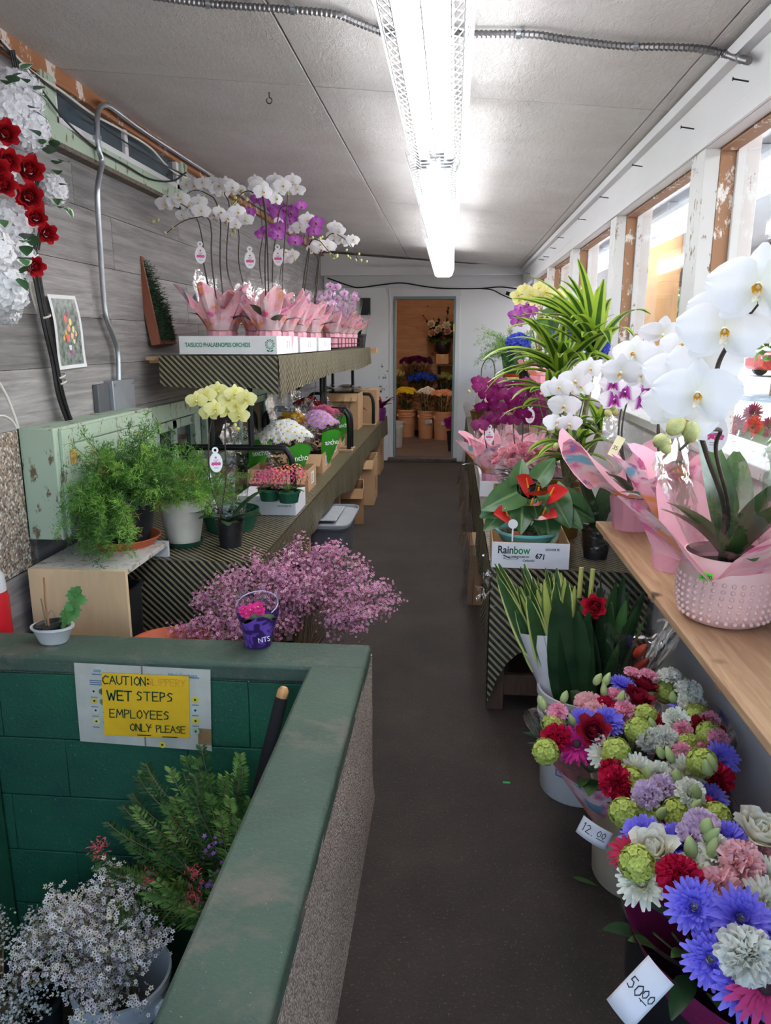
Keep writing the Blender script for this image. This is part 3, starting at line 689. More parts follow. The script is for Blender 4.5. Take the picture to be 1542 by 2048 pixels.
def sleeve(root, r0, r1, z0, z1, mt=None, wav=.12, seg=32, lean=(0, 0), name='clear_sleeve'):
    sd = rnd(0, 9); m = MB(); vs = []; nv = 6
    for i in range(nv + 1):
        v = i / nv
        for k in range(seg):
            a = 2*PI*k/seg; rr = r0 + (r1 - r0) * v + r1 * wav * v * (.5*math.sin(a*4 + sd) + .35*math.sin(a*9 + sd*2))
            z = z0 + (z1 - z0) * v * (1 + .12 * math.sin(a*3 + sd) + .06 * math.sin(a*7)); vs.append((rr*math.cos(a) + lean[0]*v, rr*math.sin(a) + lean[1]*v, z))
    m.add(vs, [(i*seg+k, i*seg+(k+1)%seg, (i+1)*seg+(k+1)%seg, (i+1)*seg+k) for i in range(nv) for k in range(seg)])
    return part(name, m, mt or M_cello, root, sharp=0)
def care_tag(root, pos, s=.045, face=None, oval=True):
    """white oval plant tag on a pick, with a little pink orchid printed on it"""
    f = face or tocam(pos, .15); M = frame(f, (0, 0, 1), V(pos) - V(root.location), s)
    m = MB(); n = 20
    pts = [(.55*math.sin(2*PI*k/n), .85*math.cos(2*PI*k/n)) for k in range(n)] + []
    m.add([(x, y, 0) for x, y in pts] + [(x, y, .03) for x, y in pts], [tuple(range(n-1, -1, -1)), tuple(range(n, 2*n))] + [(k, (k+1)%n, n+(k+1)%n, n+k) for k in range(n)])
    m.lathe([(.28, 0), (.28, .03), (.12, .03), (.12, 0)], 12, 0, (0, 1.05, 0)); o = part('care_tag', m, M_whitecard, root, M=M)
    m = MB()
    for x in (-.25, 0, .25):
        for k in range(5):
            a = 2*PI*k/5 + x; m.disc((x + .09*math.cos(a), -.12 + .09*math.sin(a), .033), .075, 8)
    m.disc((0, .42, .033), .1, 6); part('printed_orchid', m, mat('print_pink', (206,70,140), .6, var=0), o)
    m = MB()
    for k in range(3): m.bb((-.22 + .03*k, .2 - .0 - .09*k, .031), (.22 - .04*k, .235 - .09*k, .034))
    for k in range(2): m.bb((-.2, -.42 - .1*k, .031), (.2, -.39 - .1*k, .034))
    part('printed_lines', m, mat('print_grey', (120,120,128), .6, var=0), o)
def text(root, s, size, M, mt, name='lettering', ext=.0004, sx=1.0, bold=0, align='CENTER', sh=0):
    cu = bpy.data.curves.new(name, 'FONT'); cu.body = s; cu.size = size; cu.extrude = ext; cu.offset = bold; cu.align_x = align; cu.align_y = 'CENTER'; cu.shear = sh
    tmp = bpy.data.objects.new('tmp', cu); me = bpy.data.meshes.new_from_object(tmp); bpy.data.objects.remove(tmp); bpy.data.curves.remove(cu)
    me.materials.clear(); me.materials.append(mt); return link(name, me, root, M @ Matrix.Diagonal((sx, 1, 1, 1)))
def facing(d, loc, s=1):      # text plane: local x runs right as seen by someone the face looks at
    return frame(d, (0, 0, 1), loc, s)
# -- handwriting: strokes of a marker pen as flat ribbons
STK = {'A': [[(0,0),(.35,1),(.7,0)],[(.15,.4),(.55,.4)]], 'C': [[(.65,.85),(.35,1),(.05,.7),(0,.35),(.2,.02),(.6,.1)]], 'E': [[(.6,1),(0,1),(0,0),(.6,0)],[(0,.52),(.5,.52)]], 'I': [[(.15,1),(.15,0)]],
 'L': [[(0,1),(0,0),(.55,0)]], 'M': [[(0,0),(.1,1),(.4,.35),(.7,1),(.8,0)]], 'N': [[(0,0),(0,1),(.55,0),(.55,1)]], 'O': [[(.35,1),(.05,.7),(.05,.25),(.35,0),(.62,.3),(.6,.75),(.35,1)]], 'P': [[(0,0),(0,1),(.45,.95),(.5,.65),(.05,.45)]],
 'R': [[(0,0),(0,1),(.45,.95),(.5,.65),(.05,.45),(.55,0)]], 'S': [[(.55,.9),(.25,1),(.05,.75),(.5,.4),(.45,.1),(.05,.05)]], 'T': [[(0,1),(.7,1)],[(.35,1),(.33,0)]], 'U': [[(0,1),(.02,.25),(.3,0),(.55,.25),(.58,1)]], 'W': [[(0,1),(.2,0),(.42,.7),(.62,0),(.85,1)]],
 'Y': [[(0,1),(.3,.5),(.6,1)],[(.3,.5),(.25,0)]], ':': [[(.12,.75),(.16,.8),(.2,.74),(.15,.7),(.12,.75)],[(.12,.25),(.16,.3),(.2,.24),(.15,.2),(.12,.25)]], '0': [[(.3,1),(.05,.7),(.05,.25),(.3,0),(.52,.3),(.5,.75),(.3,1)]], '2': [[(.02,.8),(.25,1),(.48,.75),(.05,.05),(.55,.05)]],
 '5': [[(.5,1),(.08,1),(.05,.6),(.35,.62),(.5,.3),(.3,.02),(.02,.1)]], '.': [[(.1,.05),(.14,.05)]], '1': [[(.1,.85),(.22,1),(.22,0)]], '7': [[(0,1),(.5,1),(.2,0)]], '3': [[(.05,.9),(.4,.95),(.4,.6),(.15,.52),(.5,.35),(.4,.05),(.02,.08)]], '4': [[(.4,0),(.4,1),(0,.35),(.55,.35)]], ' ': [], '-': [[(0,.5),(.4,.5)]]}
def hand(mb, s, x, y, size, w=.06, gap=.28):
    for ch in s:
        wmax = .3
        for st in STK.get(ch, []):
            P = [(x + a*size + rnd(-.02, .02)*size, y + b*size + rnd(-.02, .02)*size) for a, b in st]
            for (ax, ay), (bx, by) in zip(P, P[1:]):
                dx, dy = bx-ax, by-ay; l = math.hypot(dx, dy) or 1; nx, ny = -dy/l*w*size/2, dx/l*w*size/2; ex, ey = dx/l*w*size*.4, dy/l*w*size*.4
                mb.add([(ax+nx-ex, ay+ny-ey, 0), (ax-nx-ex, ay-ny-ey, 0), (bx-nx+ex, by-ny+ey, 0), (bx+nx+ex, by+ny+ey, 0)], [(0,1,2,3)])
            wmax = max(wmax, max(a for a, b in st))
        x += (wmax + gap) * size
    return x
# -- cut flowers for bunches (shared meshes)
def P_(name, e, h=None, r0=.1, r1=.6, trl=.25): return cached(('pm', name), lambda: m_petal(name, e, h or e, r0, r1, trl, .7))
def cut(kind, e, h=None):
    key = ('cut', kind, e, h)
    def f():
        m = MB(); pm = P_('petal_%s_%d_%d_%d' % (kind, e[0], e[1], e[2]), e, h)
        if kind == 'rose':
            bloom(m, [(3,.004,88,.030,.030,dict(cup=.9,curl=.28,nu=3,nv=4,p=.6,q=.5)), (4,.009,82,.032,.034,dict(cup=.8,curl=.22,nu=3,nv=4,p=.6,q=.5)), (5,.014,74,.034,.040,dict(cup=.6,curl=.05,nu=4,nv=4,p=.6,q=.5)), (6,.016,66,.036,.044,dict(cup=.5,curl=-.12,ruf=.3,nu=4,nv=4,p=.6,q=.5)), (6,.014,48,.040,.046,dict(cup=.3,curl=-.2,ruf=.4,nu=4,nv=4,p=.6,q=.5))])
            m.sphere((0, 0, .016), .0105, 8, 6, 0, (1, 1, 1.35)); mats = [pm]
        elif kind in ('carnation', 'lisianthus'):
            R = 1.6 if kind == 'carnation' else .8
            bloom(m, [(5,.002,86,.022,.020,dict(ruf=R*1.4,nu=4,nv=3,p=.5,q=.4)), (8,.004,70,.026,.024,dict(ruf=R*1.4,nu=4,nv=3,p=.5,q=.4)), (9,.006,50,.028,.026,dict(ruf=R*1.3,nu=4,nv=3,p=.5,q=.4)), (10,.006,28,.030,.026,dict(ruf=R*1.2,nu=4,nv=3,p=.5,q=.4)), (10,.005,6,.031,.026,dict(ruf=R,nu=4,nv=3,p=.5,q=.4))])
            mats = [pm]
        elif kind == 'mum':
            T = dict(tip=.955, nu=2, nv=4, q=.5); bloom(m, [(10,.001,80,.013,.007,dict(cup=.8,**T)), (15,.003,62,.020,.009,dict(cup=.7,curl=.2,**T)), (20,.004,42,.028,.0105,dict(cup=.6,curl=.15,**T)), (22,.004,24,.034,.0115,dict(cup=.6,curl=.08,**T)), (22,.003,6,.039,.012,dict(cup=.5,**T))])
            m.sphere((0,0,.006), .007, 8, 4, 1, (1,1,.6)); mats = [pm, mat('mum_heart', (210,206,110), .7)]
        elif kind == 'gerbera':
            bloom(m, [(22,.010,6,.042,.011,dict(cup=.2,curl=-.08,nu=2,nv=4,q=.5,tip=.95)), (20,.009,20,.034,.010,dict(cup=.2,nu=2,nv=3,q=.5)), (18,.007,45,.014,.005,dict(nu=2,nv=2))])
            m.sphere((0,0,.003), .010, 10, 5, 1, (1,1,.5)); mats = [pm, mat('gerbera_heart', (50,26,34), .8)]
        elif kind == 'daisy':
            bloom(m, [(14,.004,10,.022,.0085,dict(cup=.2,nu=2,nv=2,q=.5)), (9,.003,28,.018,.008,dict(nu=2,nv=2,q=.5))])
            m.sphere((0,0,.003), .006, 8, 4, 1, (1,1,.6)); mats = [pm, mat('daisy_heart', (206,178,40), .7)]
        elif kind == 'viburnum':
            n = 130
            for i in range(n):
                z = 1 - 2*(i+.5)/n; r = math.sqrt(1-z*z); a = i*2.39996; d = V((r*math.cos(a), r*math.sin(a), z)); M = frame(d, (0,0,1), d*rnd(.020,.027))
                for k in range(5): petal(m, .0078, .0082, M @ Matrix.Rotation(2*PI*k/5 + i, 4, 'Z') @ Matrix.Rotation(.25, 4, 'X'), 0, nu=2, nv=2, q=.4)
            m.sphere((0,0,0), .021, 10, 6, 0); mats = [pm]
        elif kind == 'hydrangea':
            n = 90
            for i in range(n):
                z = 1 - 1.6*(i+.5)/n; r = math.sqrt(max(0, 1-z*z)); a = i*2.39996; d = V((r*math.cos(a), r*math.sin(a), z)); M = frame(d, (0,0,1), d*rnd(.082,.096))
                for k in range(4): petal(m, .026, .028, M @ Matrix.Rotation(PI*k/2 + i, 4, 'Z') @ Matrix.Rotation(rnd(.1,.6), 4, 'X'), 0, nu=2, nv=2, q=.5, ruf=.6)
            m.sphere((0,0,0), .078, 12, 7, 0); mats = [pm]
        elif kind == 'budl':
            m.lathe([(0,-.014),(.006,-.012),(.010,-.003),(.0095,.008),(.0055,.018),(.0015,.024),(0,.0245)], 8); bloom(m, [(4,.006,80,.012,.003,dict(nu=1,nv=2,m=1,z=-.014))], 1); mats = [pm, M_stem]
        elif kind == 'violet':
            bloom(m, [(5,.002,14,.014,.014,dict(cup=.1,ruf=.6,nu=3,nv=3,q=.5)), (4,.001,40,.009,.01,dict(nu=2,nv=2))]); m.sphere((0,0,.003), .0022, 6, 4, 1); mats = [pm, mat('violet_eye', (240,214,80), .6)]
        elif kind == 'kalan':
            n = 26
            for i in range(n):
                z = 1 - 1.1*(i+.5)/n; r = math.sqrt(max(0, 1-z*z)); a = i*2.39996; d = V((r*math.cos(a), r*math.sin(a), z)); M = frame(d, (0,0,1), d*.03*V((1.2,1.2,.8)).length/1.6)
                for k in range(4): petal(m, .007, .006, M @ Matrix.Rotation(PI*k/2 + i, 4, 'Z') @ Matrix.Rotation(.3, 4, 'X'), 0, nu=2, nv=2, q=.5)
            mats = [pm]
        return m.mesh(kind + '_bloom', mats, 60)
    return cached(key, f)
def put(root, name, me, pos, face, s=1.0, up=None, label=None):
    return link(name, me, root, frame(face, up or (rnd(-1,1), rnd(-1,1), rnd(-1,1)), V(pos) - V(root.location), s), label)
# -- masses of fine foliage and tiny flowers, built from arrays
rng = np.random.default_rng(5)
def unit(a): return a / np.maximum(np.linalg.norm(a, axis=-1, keepdims=True), 1e-9)
def strips(base, d, L, W, twist=None):
    """thin pointed leaves: base Nx3, direction Nx3 -> quads (diamond)"""
    n = len(base); t = unit(rng.normal(size=(n, 3))); s = unit(np.cross(d, t)); L = np.asarray(L).reshape(-1, 1) * np.ones((n, 1)); W = np.asarray(W).reshape(-1, 1) * np.ones((n, 1))
    v = np.stack([base, base + d*L*.45 + s*W/2, base + d*L, base + d*L*.45 - s*W/2], 1).reshape(-1, 3)
    return v, np.arange(n * 4).reshape(n, 4)
def fern(root, origin, nf=60, L=(.2, .34), spread=1.0, droop=.9, up=.9, nl=(.017, .027), mats=None, sub=22, kind_w=(.3,.42,.22,.06), bias=(0,0,0), fw=.0027, name='foliage', fan=.05, den=8, keep=None):
    """feathery asparagus-fern foliage: arching wiry stems with whorls of needles"""
    bs, ds, mi = [], [], []; stems = MB()
    for f in range(nf):
        a = rng.uniform(0, 2*PI); e = rng.uniform(.15, 1) ; d = np.array([math.cos(a)*spread*(1.1-e*.6), math.sin(a)*spread*(1.1-e*.6), up*e + .15]) + np.array(bias); d /= np.linalg.norm(d)
        l = rng.uniform(*L); p = np.array([rng.normal()*.03, rng.normal()*.03, 0.0]); step = l/sub; P = [p.copy()]; cm = rng.choice(4, p=kind_w)
        dr = rng.uniform(.5, 1.3)*droop
        for i in range(sub):
            d = d + np.array([rng.normal()*.05, rng.normal()*.05, -dr/sub*(.3+1.5*i/sub)]); d /= np.linalg.norm(d); p = p + d*step; P.append(p.copy())
            if i < 4: continue
            for b in range(2):
                sd = rng.normal(size=3); sd -= d*sd.dot(d); sd /= np.linalg.norm(sd)+1e-9; sd = sd*.9 + d*.55; bl = fan*(1 - .5*i/sub)*rng.uniform(.5, 1.1)
                k = den; tt = np.linspace(.15, 1, k)[:, None]; q = p + sd*bl*tt
                nd = unit(rng.normal(size=(k, 3))*.8 + sd*.8 + np.array([0, 0, .15])); bs.append(q); ds.append(nd)
                m_ = cm if rng.random() < .7 else rng.choice(4, p=kind_w); mi.append(np.full(k, m_))
        if f % 2 == 0 and (keep is None or keep(np.array(P) + np.array(origin)).all()): stems.tube(P[::4], .0012, 4, 0, False)
    B = np.concatenate(bs); D = np.concatenate(ds); mi = np.concatenate(mi)
    if keep is not None:
        k_ = keep(B + np.array(origin)) & keep(B + D*nl[1] + np.array(origin)); B, D, mi = B[k_], D[k_], mi[k_]
    n = len(B)
    v, fc = strips(B, D, rng.uniform(nl[0], nl[1], n), fw); o = V(origin) - V(root.location)
    v = v + np.array(o); me = npmesh(name, v, fc, mats or M_needle, mi); part(name, me, None, root, kind='stuff')
    st = stems.mesh('stems', M_stem, 0); part('stems', st, None, root, kind='stuff', M=Matrix.Translation(o))
def tinyflowers(root, centers, dirs, r, mats, name='blossom', heart=None, jitter=.25, wts=None):
    """hundreds of tiny five-petalled flowers: one 10-point star each, with a darker cup"""
    n = len(centers); d = unit(np.asarray(dirs) + rng.normal(size=(n, 3))*jitter); t = unit(np.cross(d, unit(rng.normal(size=(n, 3))))); b = np.cross(d, t)
    rr = np.asarray(r)*rng.uniform(.75, 1.2, n)
    ang = np.arange(10)*2*PI/10; rad = np.where(np.arange(10) % 2 == 0, 1.0, .55)
    v = centers[:, None, :] + (t[:, None, :]*np.cos(ang)[None, :, None] + b[:, None, :]*np.sin(ang)[None, :, None])*rad[None, :, None]*rr[:, None, None] + d[:, None, :]*(np.where(np.arange(10) % 2 == 0, .35, 0))[None, :, None]*rr[:, None, None]
    c = centers - d*rr[:, None]*.1
    v = np.concatenate([v, c[:, None, :]], 1).reshape(-1, 3); k = np.arange(10)
    f = np.stack([np.full(10, 10), k, (k+1) % 10], 1)[None] + (np.arange(n)*11)[:, None, None]
    mi = np.repeat(rng.choice(len(mats), n, p=wts), 10)
    part(name, npmesh(name, v, f.reshape(-1, 3), mats, mi), None, root, kind='stuff')
    if heart:
        ck = centers + d*rr[:, None]*.08; a4 = np.arange(5)*2*PI/5
        v = ck[:, None, :] + (t[:, None, :]*np.cos(a4)[None, :, None] + b[:, None, :]*np.sin(a4)[None, :, None])*.28*rr[:, None, None]
        part('flower_hearts', npmesh('hearts', v.reshape(-1, 3), np.arange(n*5).reshape(n, 5), heart), None, root, kind='stuff')
def waxflower(root, origin, rad, height, nst=40, per=60, r=.005, mats=None, heart=None, wts=None, bias=(0, 0, 0), leaf=None, tip=.5, flat=1.0, zmin=-.05):
    """sprays of tiny flowers on branching woody stems fanning out of one mouth"""
    o = np.array(V(origin) - V(root.location)); cs, ds, lb, ld = [], [], [], []; st = MB()
    for i in range(nst):
        a = rng.uniform(0, 2*PI); q = math.sqrt(rng.uniform(.02, 1)); e = np.array([math.cos(a)*q*rad, math.sin(a)*q*rad*flat, height*(1 - .55*q*q)*rng.uniform(.75, 1.08)]) + np.array(bias)*q
        P = [np.zeros(3) + np.array([math.cos(a), math.sin(a), 0])*.03, e*np.array([.35, .35, .55]), e*np.array([.75, .75, .88]), e]; B = bez([V(p) for p in P], 4); st.tube([V(o) + b for b in B], .0016, 4, 0, False)
        for k in range(per):
            t = 1 - tip*rng.random()**1.3; idx = t*(len(B)-1); j = min(int(idx), len(B)-2); p = np.array(B[j].lerp(B[j+1], idx-j)); out = unit(rng.normal(size=3) + np.array([0, 0, .5]) + unit(e)*.6)
            sp = rng.uniform(.012, .055)*(1.25-t*.4); c = p + out*sp
            if c[2] < zmin: continue
            cs.append(c); ds.append(unit(out + np.array([0, -.45, .45])))
            if k % 2 == 0: lb.append(p + out*sp*.3); ld.append(unit(out + rng.normal(size=3)*.4))
    tinyflowers(root, np.array(cs) + o, np.array(ds), r, mats, 'blossom', heart, .35, wts)
    v, f = strips(np.array(lb) + o, np.array(ld), rng.uniform(.012, .028, len(lb)), .0018); part('foliage', npmesh('foliage', v, f, leaf or M_needle, rng.choice(len(leaf or M_needle), len(lb))), None, root, kind='stuff')
    part('stems', st.mesh('stems', M_wstem, 0), None, root, kind='stuff')
# -- boxes of card
def tray(name, label, cat, c, size, rz=0, t=.005, mt=None, group=None, flap=0, inner=None):
    """open box: four walls and a floor; c is the middle of its base"""
    x, y, z = size; o = thing(name, label, cat, c, rz, group); mt = mt or M_card
    part('base', MB().bb((-x/2, -y/2, 0), (x/2, y/2, t)), mt, o)
    for n, a, b in (('front_wall', (-x/2, -y/2, t), (x/2, -y/2 + t, z)), ('back_wall', (-x/2, y/2 - t, t), (x/2, y/2, z)), ('end_wall', (-x/2, -y/2 + t, t), (-x/2 + t, y/2 - t, z)), ('end_wall', (x/2 - t, -y/2 + t, t), (x/2, y/2 - t, z))):
        part(n, MB().bb(a, b), mt, o, bev=.001)
    return o
def carton(label, c, size, rz=0, mt=None, group=None, open_=False, name='cardboard_box'):
    x, y, z = size; o = thing(name, label, 'box', c, rz, group); mt = mt or M_card
    if open_:
        t = .005; m = MB(); m.bb((-x/2,-y/2,0), (x/2,y/2,t)); m.bb((-x/2,-y/2,t), (x/2,-y/2+t,z)); m.bb((-x/2,y/2-t,t), (x/2,y/2,z)); m.bb((-x/2,-y/2+t,t), (-x/2+t,y/2-t,z)); m.bb((x/2-t,-y/2+t,t), (x/2,y/2-t,z)); part('body', m, mt, o)
        for s in (-1, 1):
            m = MB(); q = [V((-x/2, s*y/2, z)), V((x/2, s*y/2, z)), V((x/2 - .01, s*(y/2 + .055), z - .075)), V((-x/2 + .01, s*(y/2 + .055), z - .075))]; dn = V((0, s*.0025, .003)); m.add([p_ + dn for p_ in q] + [p_ - dn*.2 for p_ in q], [(0,1,2,3), (7,6,5,4), (0,4,5,1), (1,5,6,2), (2,6,7,3), (3,7,4,0)]); part('flap', m, mt, o)
    else:
        part('body', MB().bb((-x/2,-y/2,0), (x/2,y/2,z)), mt, o, bev=.002)
        part('tape', MB().bb((-.025, -y/2 - .0006, z - .06), (.025, y/2 + .0006, z + .0006)), mat('tape', (196,166,128), .25, var=.05), o)
    return o

# ================================================================ WALL FITTINGS ON THE LEFT
def conduit_flex(label, pts, r=.010):
    P = bez(pts, 40); out = []; L = 0
    D = [0]
    for a, b in zip(P, P[1:]): D.append(D[-1] + (b - a).length)
    n = int(D[-1] / .0045); j = 0; Q = []
    for i in range(n + 1):
        s = D[-1] * i / n
        while j < len(D) - 2 and D[j+1] < s: j += 1
        Q.append(P[j].lerp(P[j+1], (s - D[j]) / max(1e-9, D[j+1] - D[j])))
    R = [r * (1.16 if i % 3 == 0 else .86 if i % 3 == 1 else 1.0) for i in range(len(Q))]
    t = thing('flexible_conduit', label, 'conduit', Q[0])
    part('armour', MB().tube([q - Q[0] for q in Q], R, 8), mat('conduit_grey', (132,130,132), .4, .8, var=.1), t)
    for f in (.22, .55, .93):
        k = int(f * (len(Q) - 1)); m = MB(); d = (Q[min(k+2, n)] - Q[max(k-2, 0)]).normalized(); c = Q[k] - Q[0]
        m.tube([c - d*.006, c + d*.006], r * 1.35, 10); m.box(c + V((0, 0, .006)), (.012, .034, .006)); part('strap', m, M_galv, t)
    return t
def onceil(px, py, d=.0185):
    p = at(px, py, Z=2.42)
    for _ in range(4): p = at(px, py, Z=cz(p.x) - d)
    return p
conduit_flex('ribbed metal conduit crossing the ceiling left of the nearest strip light', [onceil(*q) for q in ((300, -8), (420, 8), (560, 18), (668, 28), (712, 44), (760, 62), (800, 68))])
conduit_flex('ribbed metal conduit crossing the ceiling from the nearest strip light to the windows', [onceil(*q) for q in ((880, 66), (960, 68), (1062, 69), (1140, 80), (1240, 92), (1330, 94), (1393, 97), (1450, 108))] + [at(1498, 122, X=XR - .03)])
t = thing('conduit_pipe', 'bent galvanised conduit pipe running down the grey plank wall to a switch box', 'pipe', at(200, 400, X=-1.55))
o = t.location.copy()
pp = [at(*q, X=-1.505 - .045*min(1, max(0, (q[1] - 380)/200))) for q in ((640, 492), (425, 352), (290, 264), (238, 226), (215, 211), (201, 214), (195, 232), (194, 262), (198, 300), (204, 325), (197, 362), (195, 400), (202, 520), (208, 600), (214, 640), (228, 676), (236, 705), (238, 765))]
part('pipe', MB().tube([p - o for p in bez(pp, 6)], .0115, 12), M_galv, t)
for q in ((290, 262), (194, 275), (213, 632)):
    p = at(*q, X=-1.508 if q[1] < 400 else -1.555) - o; part('strap', MB().box(p, (.03, .02, .016)), M_galv, t)
t = thing('switch_box', 'grey steel electrical box at the foot of the conduit pipe on the plank wall', 'box', at(245, 800, X=-1.56)); o = t.location
a = at(222, 762, X=-1.545) - o; b = at(274, 880, X=-1.545) - o
part('cover', MB().bb((-.02, a.y, b.z), (.022, b.y, a.z)), M_steel, t, bev=.003)
for y in (a.y + .02, b.y - .02): part('screw', MB().tube([(.022, y, a.z - .02), (.025, y, a.z - .02)], .005, 8), M_galv, t)
a2 = at(193, 768, X=-1.56) - o; part('back_box', MB().bb((-.02, a2.y, b.z), (.004, a.y - .002, a.z - .01)), mat('dark_steel', (96,98,102), .5, .3), t, bev=.002)
# mint cabinet with door and hinges
t = thing('wall_cabinet', 'peeling mint-green wooden cabinet with rusty hinges on the wall behind the fern', 'cabinet', (-1.58, 2.94, .97)); y0, y1 = -.33, .55
part('body', MB().bb((0, y0, -.205), (.135, y1, .215)), M_mint, t, bev=.004)
m = MB(); m.bb((.135, y0 + .03, -.20), (.15, y1, -.14)); m.bb((.135, y0 + .03, .15), (.15, y1, .205)); m.bb((.135, y0 + .03, -.14), (.15, y0 + .1, .15)); m.bb((.135, y1 - .07, -.14), (.15, y1, .15)); part('door_frame', m, M_mint, t, bev=.003)
d = part('door', MB().bb((.135, y0 + .105, -.135), (.146, y1 - .075, .145)), M_mint, t, bev=.003)
for z in (-.09, .10): part('hinge', MB().bb((.146, y0 + .075, z - .025), (.153, y0 + .125, z + .025)), mat('rusty_brass', (196,150,84), .6, .3, var=.5, vs=60), d)
t2 = conduit_flex('short ribbed conduit entering the side of the mint cabinet', [at(-30, 906, Y=2.55), at(0, 909, Y=2.57), at(30, 911, Y=2.605)], .009)
# printed photograph of a bouquet, curling off the wall
t = thing('photo_print', 'curled white-edged photo print of a bouquet pinned to the plank wall', 'picture', at(130, 660, X=-1.565)); o = t.location
c4 = [at(*q, X=-1.565) - o for q in ((92, 588), (148, 592), (172, 733), (121, 740))]
def quad(c, u, v, dz=0): 
    p = (c[0]*(1-u) + c[1]*u)*(1-v) + (c[3]*(1-u) + c[2]*u)*v
    return p + V((.004 + dz + .03*max(0, u-.5)**2*(v) + .006*math.sin(v*5), 0, 0))
part('paper', MB().grid(lambda u, v: quad(c4, u, v), 8, 10), M_whitecard, t)
k = NT('photo_image'); n = k.noise(9, k.coord('UV'), 5); k.col(k.ramp(n, [(.3, lin((52,64,64))), (.5, lin((128,136,130))), (.7, lin((168,174,168)))])); k.set(.3)
part('image', MB().grid(lambda u, v: quad(c4, .08 + .84*u, .05 + .9*v, .0006), 8, 10, 0, None, lambda u, v: (u, v)), k.mat, t)
for (u, v, r, c) in ((.42,.32,.013,(236,120,110)), (.58,.36,.013,(240,226,140)), (.5,.44,.014,(246,170,150)), (.66,.46,.012,(240,232,170)), (.74,.52,.011,(246,190,170)), (.44,.56,.018,(236,110,120)), (.6,.54,.014,(244,206,150)), (.66,.62,.011,(236,226,200)), (.5,.24,.009,(170,80,120)), (.38,.5,.009,(240,190,60)), (.5,.7,.013,(222,222,230)), (.55,.78,.012,(170,90,160)), (.3,.58,.008,(236,190,60))):
    m = MB(); p = quad(c4, u, v, .0014); n0 = 9
    m.add([p + V((0, r*math.cos(2*PI*i/n0)*.9, r*1.15*math.sin(2*PI*i/n0))) for i in range(n0)], [tuple(range(n0))]); part('printed_flower', m, mat('print_%d_%d_%d' % c, c, .35, var=.15, vs=50), t)
m = MB()
for i in range(26):
    p = quad(c4, rnd(.3,.8), rnd(.2,.7), .001); d = V((0, rnd(-1,1), rnd(-1,1)))*.02; m.add([p, p + d + V((0,.004,0)), p + d*1.6], [(0,1,2)])
part('printed_leaves', m, mat('print_leaf', (72,104,66), .4), t, kind='stuff')
# cables down the wall
def cable(label, pts, r, mt, name='cable', n=8):
    P = bez(pts, n); o_ = P[0]; t_ = tag(link(name, MB().tube([p - o_ for p in P], r, 7).mesh(name, mt), None, Matrix.Translation(o_)), label, 'cable'); return t_
cable('slack white cable running along the top of the left wall above the high window', [at(*q, X=-1.53) for q in ((0, 78), (60, 140), (120, 180), (185, 228), (240, 258), (300, 295), (350, 345), (420, 372))], .005, M_wcable)
cable('thin black cable sagging across the high window', [at(*q, X=-1.515) for q in ((0, 82), (60, 150), (130, 240), (190, 295), (250, 330), (300, 358), (345, 362), (372, 345))], .0045, M_cable)
cable('black cable running straight below the ceiling trim past the high window', [at(*q, X=-1.525) for q in ((2, 95), (90, 165), (200, 250), (300, 315), (372, 352))], .004, M_cable)
cable('white cable hanging down the grey plank wall behind the bundled black cables', [at(*q, X=-1.565) for q in ((52, 420), (58, 560), (80, 640), (100, 680))], .004, M_wcable)
cable('white cord curving into the top of the mint cabinet', [at(*q, X=-1.52) for q in ((-12, 750), (12, 790), (28, 830), (36, 856))], .005, M_wcable)
cable('cream cord arching over the corner of the mint cabinet', [at(*q, X=-1.50) for q in ((-12, 833), (8, 832), (24, 842), (33, 856))], .004, M_wcable)
t = thing('cable_bundle', 'thick bundle of black cables tied down the left wall beside the photo print', 'cable', at(110, 700, X=-1.55)); o = t.location
base = ((58, 440), (72, 540), (92, 650), (108, 720), (122, 790), (142, 850))
for i in range(9):
    dx, dw = rnd(-7, 7), rnd(-.012, .012)
    part('cable', MB().tube([at(q[0] + dx + rnd(-1.5, 1.5), q[1], X=-1.545 + dw) - o for q in [base[0]] + list(base)][1:] if 0 else [p - o for p in bez([at(q[0] + dx + rnd(-1.5, 1.5), q[1], X=-1.545 + dw) for q in base], 5)], .005, 6), M_cable, t)
for q in ((88, 632), (118, 752), (120, 764)):
    p = at(*q, X=-1.545) - o; part('cable_tie', MB().lathe([(.024, -.004), (.026, 0), (.024, .004)], 14, 0, (0,0,0), Matrix.Translation(p) @ Matrix.Rotation(.35, 4, 'X')), M_wcable, t)
# wreath of artificial hydrangeas and roses at the left edge
wr_o = at(40, 380, X=-1.35)
t = thing('flower_wreath', 'hanging wreath of white hydrangeas and red roses with ivy at the left edge', 'wreath', wr_o); o = t.location
def wp(px, py, d=0): return at(px, py, X=-1.36 + d)
hyd = cut('hydrangea', (240,240,244), (232,234,238))
for q, s in (((35,190),1.05), ((50,255),1.0), ((8,215),1.0), ((104,380),.72), ((15,450),1.0), ((22,520),1.05), ((5,580),1.0), ((12,620),.62), ((-20,330),1), ((-25,500),1)): put(t, 'hydrangea_head', hyd, wp(*q, rnd(-.03,.03)), (1, -.8, rnd(-.3,.3)), s*.72)
rr = cut('rose', (176,22,34), (120,8,18)); 
for q, s in (((10,268),.85), ((57,342),1.0), ((14,322),.8), ((4,370),.85), ((57,394),.95), ((72,436),.72), ((92,468),.75), ((67,532),.72), ((-12,340),.9)): put(t, 'rose', rr, wp(*q, rnd(.05,.09)), (1, -1.1 + rnd(-.4,.4), rnd(-.3,.3)), s)
ivy = [m_leaf('ivy_dark', (38,72,48), (58,96,62), .45, .15), m_leaf('ivy_variegated', (52,100,70), (84,128,92), .45, .15, edge=((228,232,208), .3))]
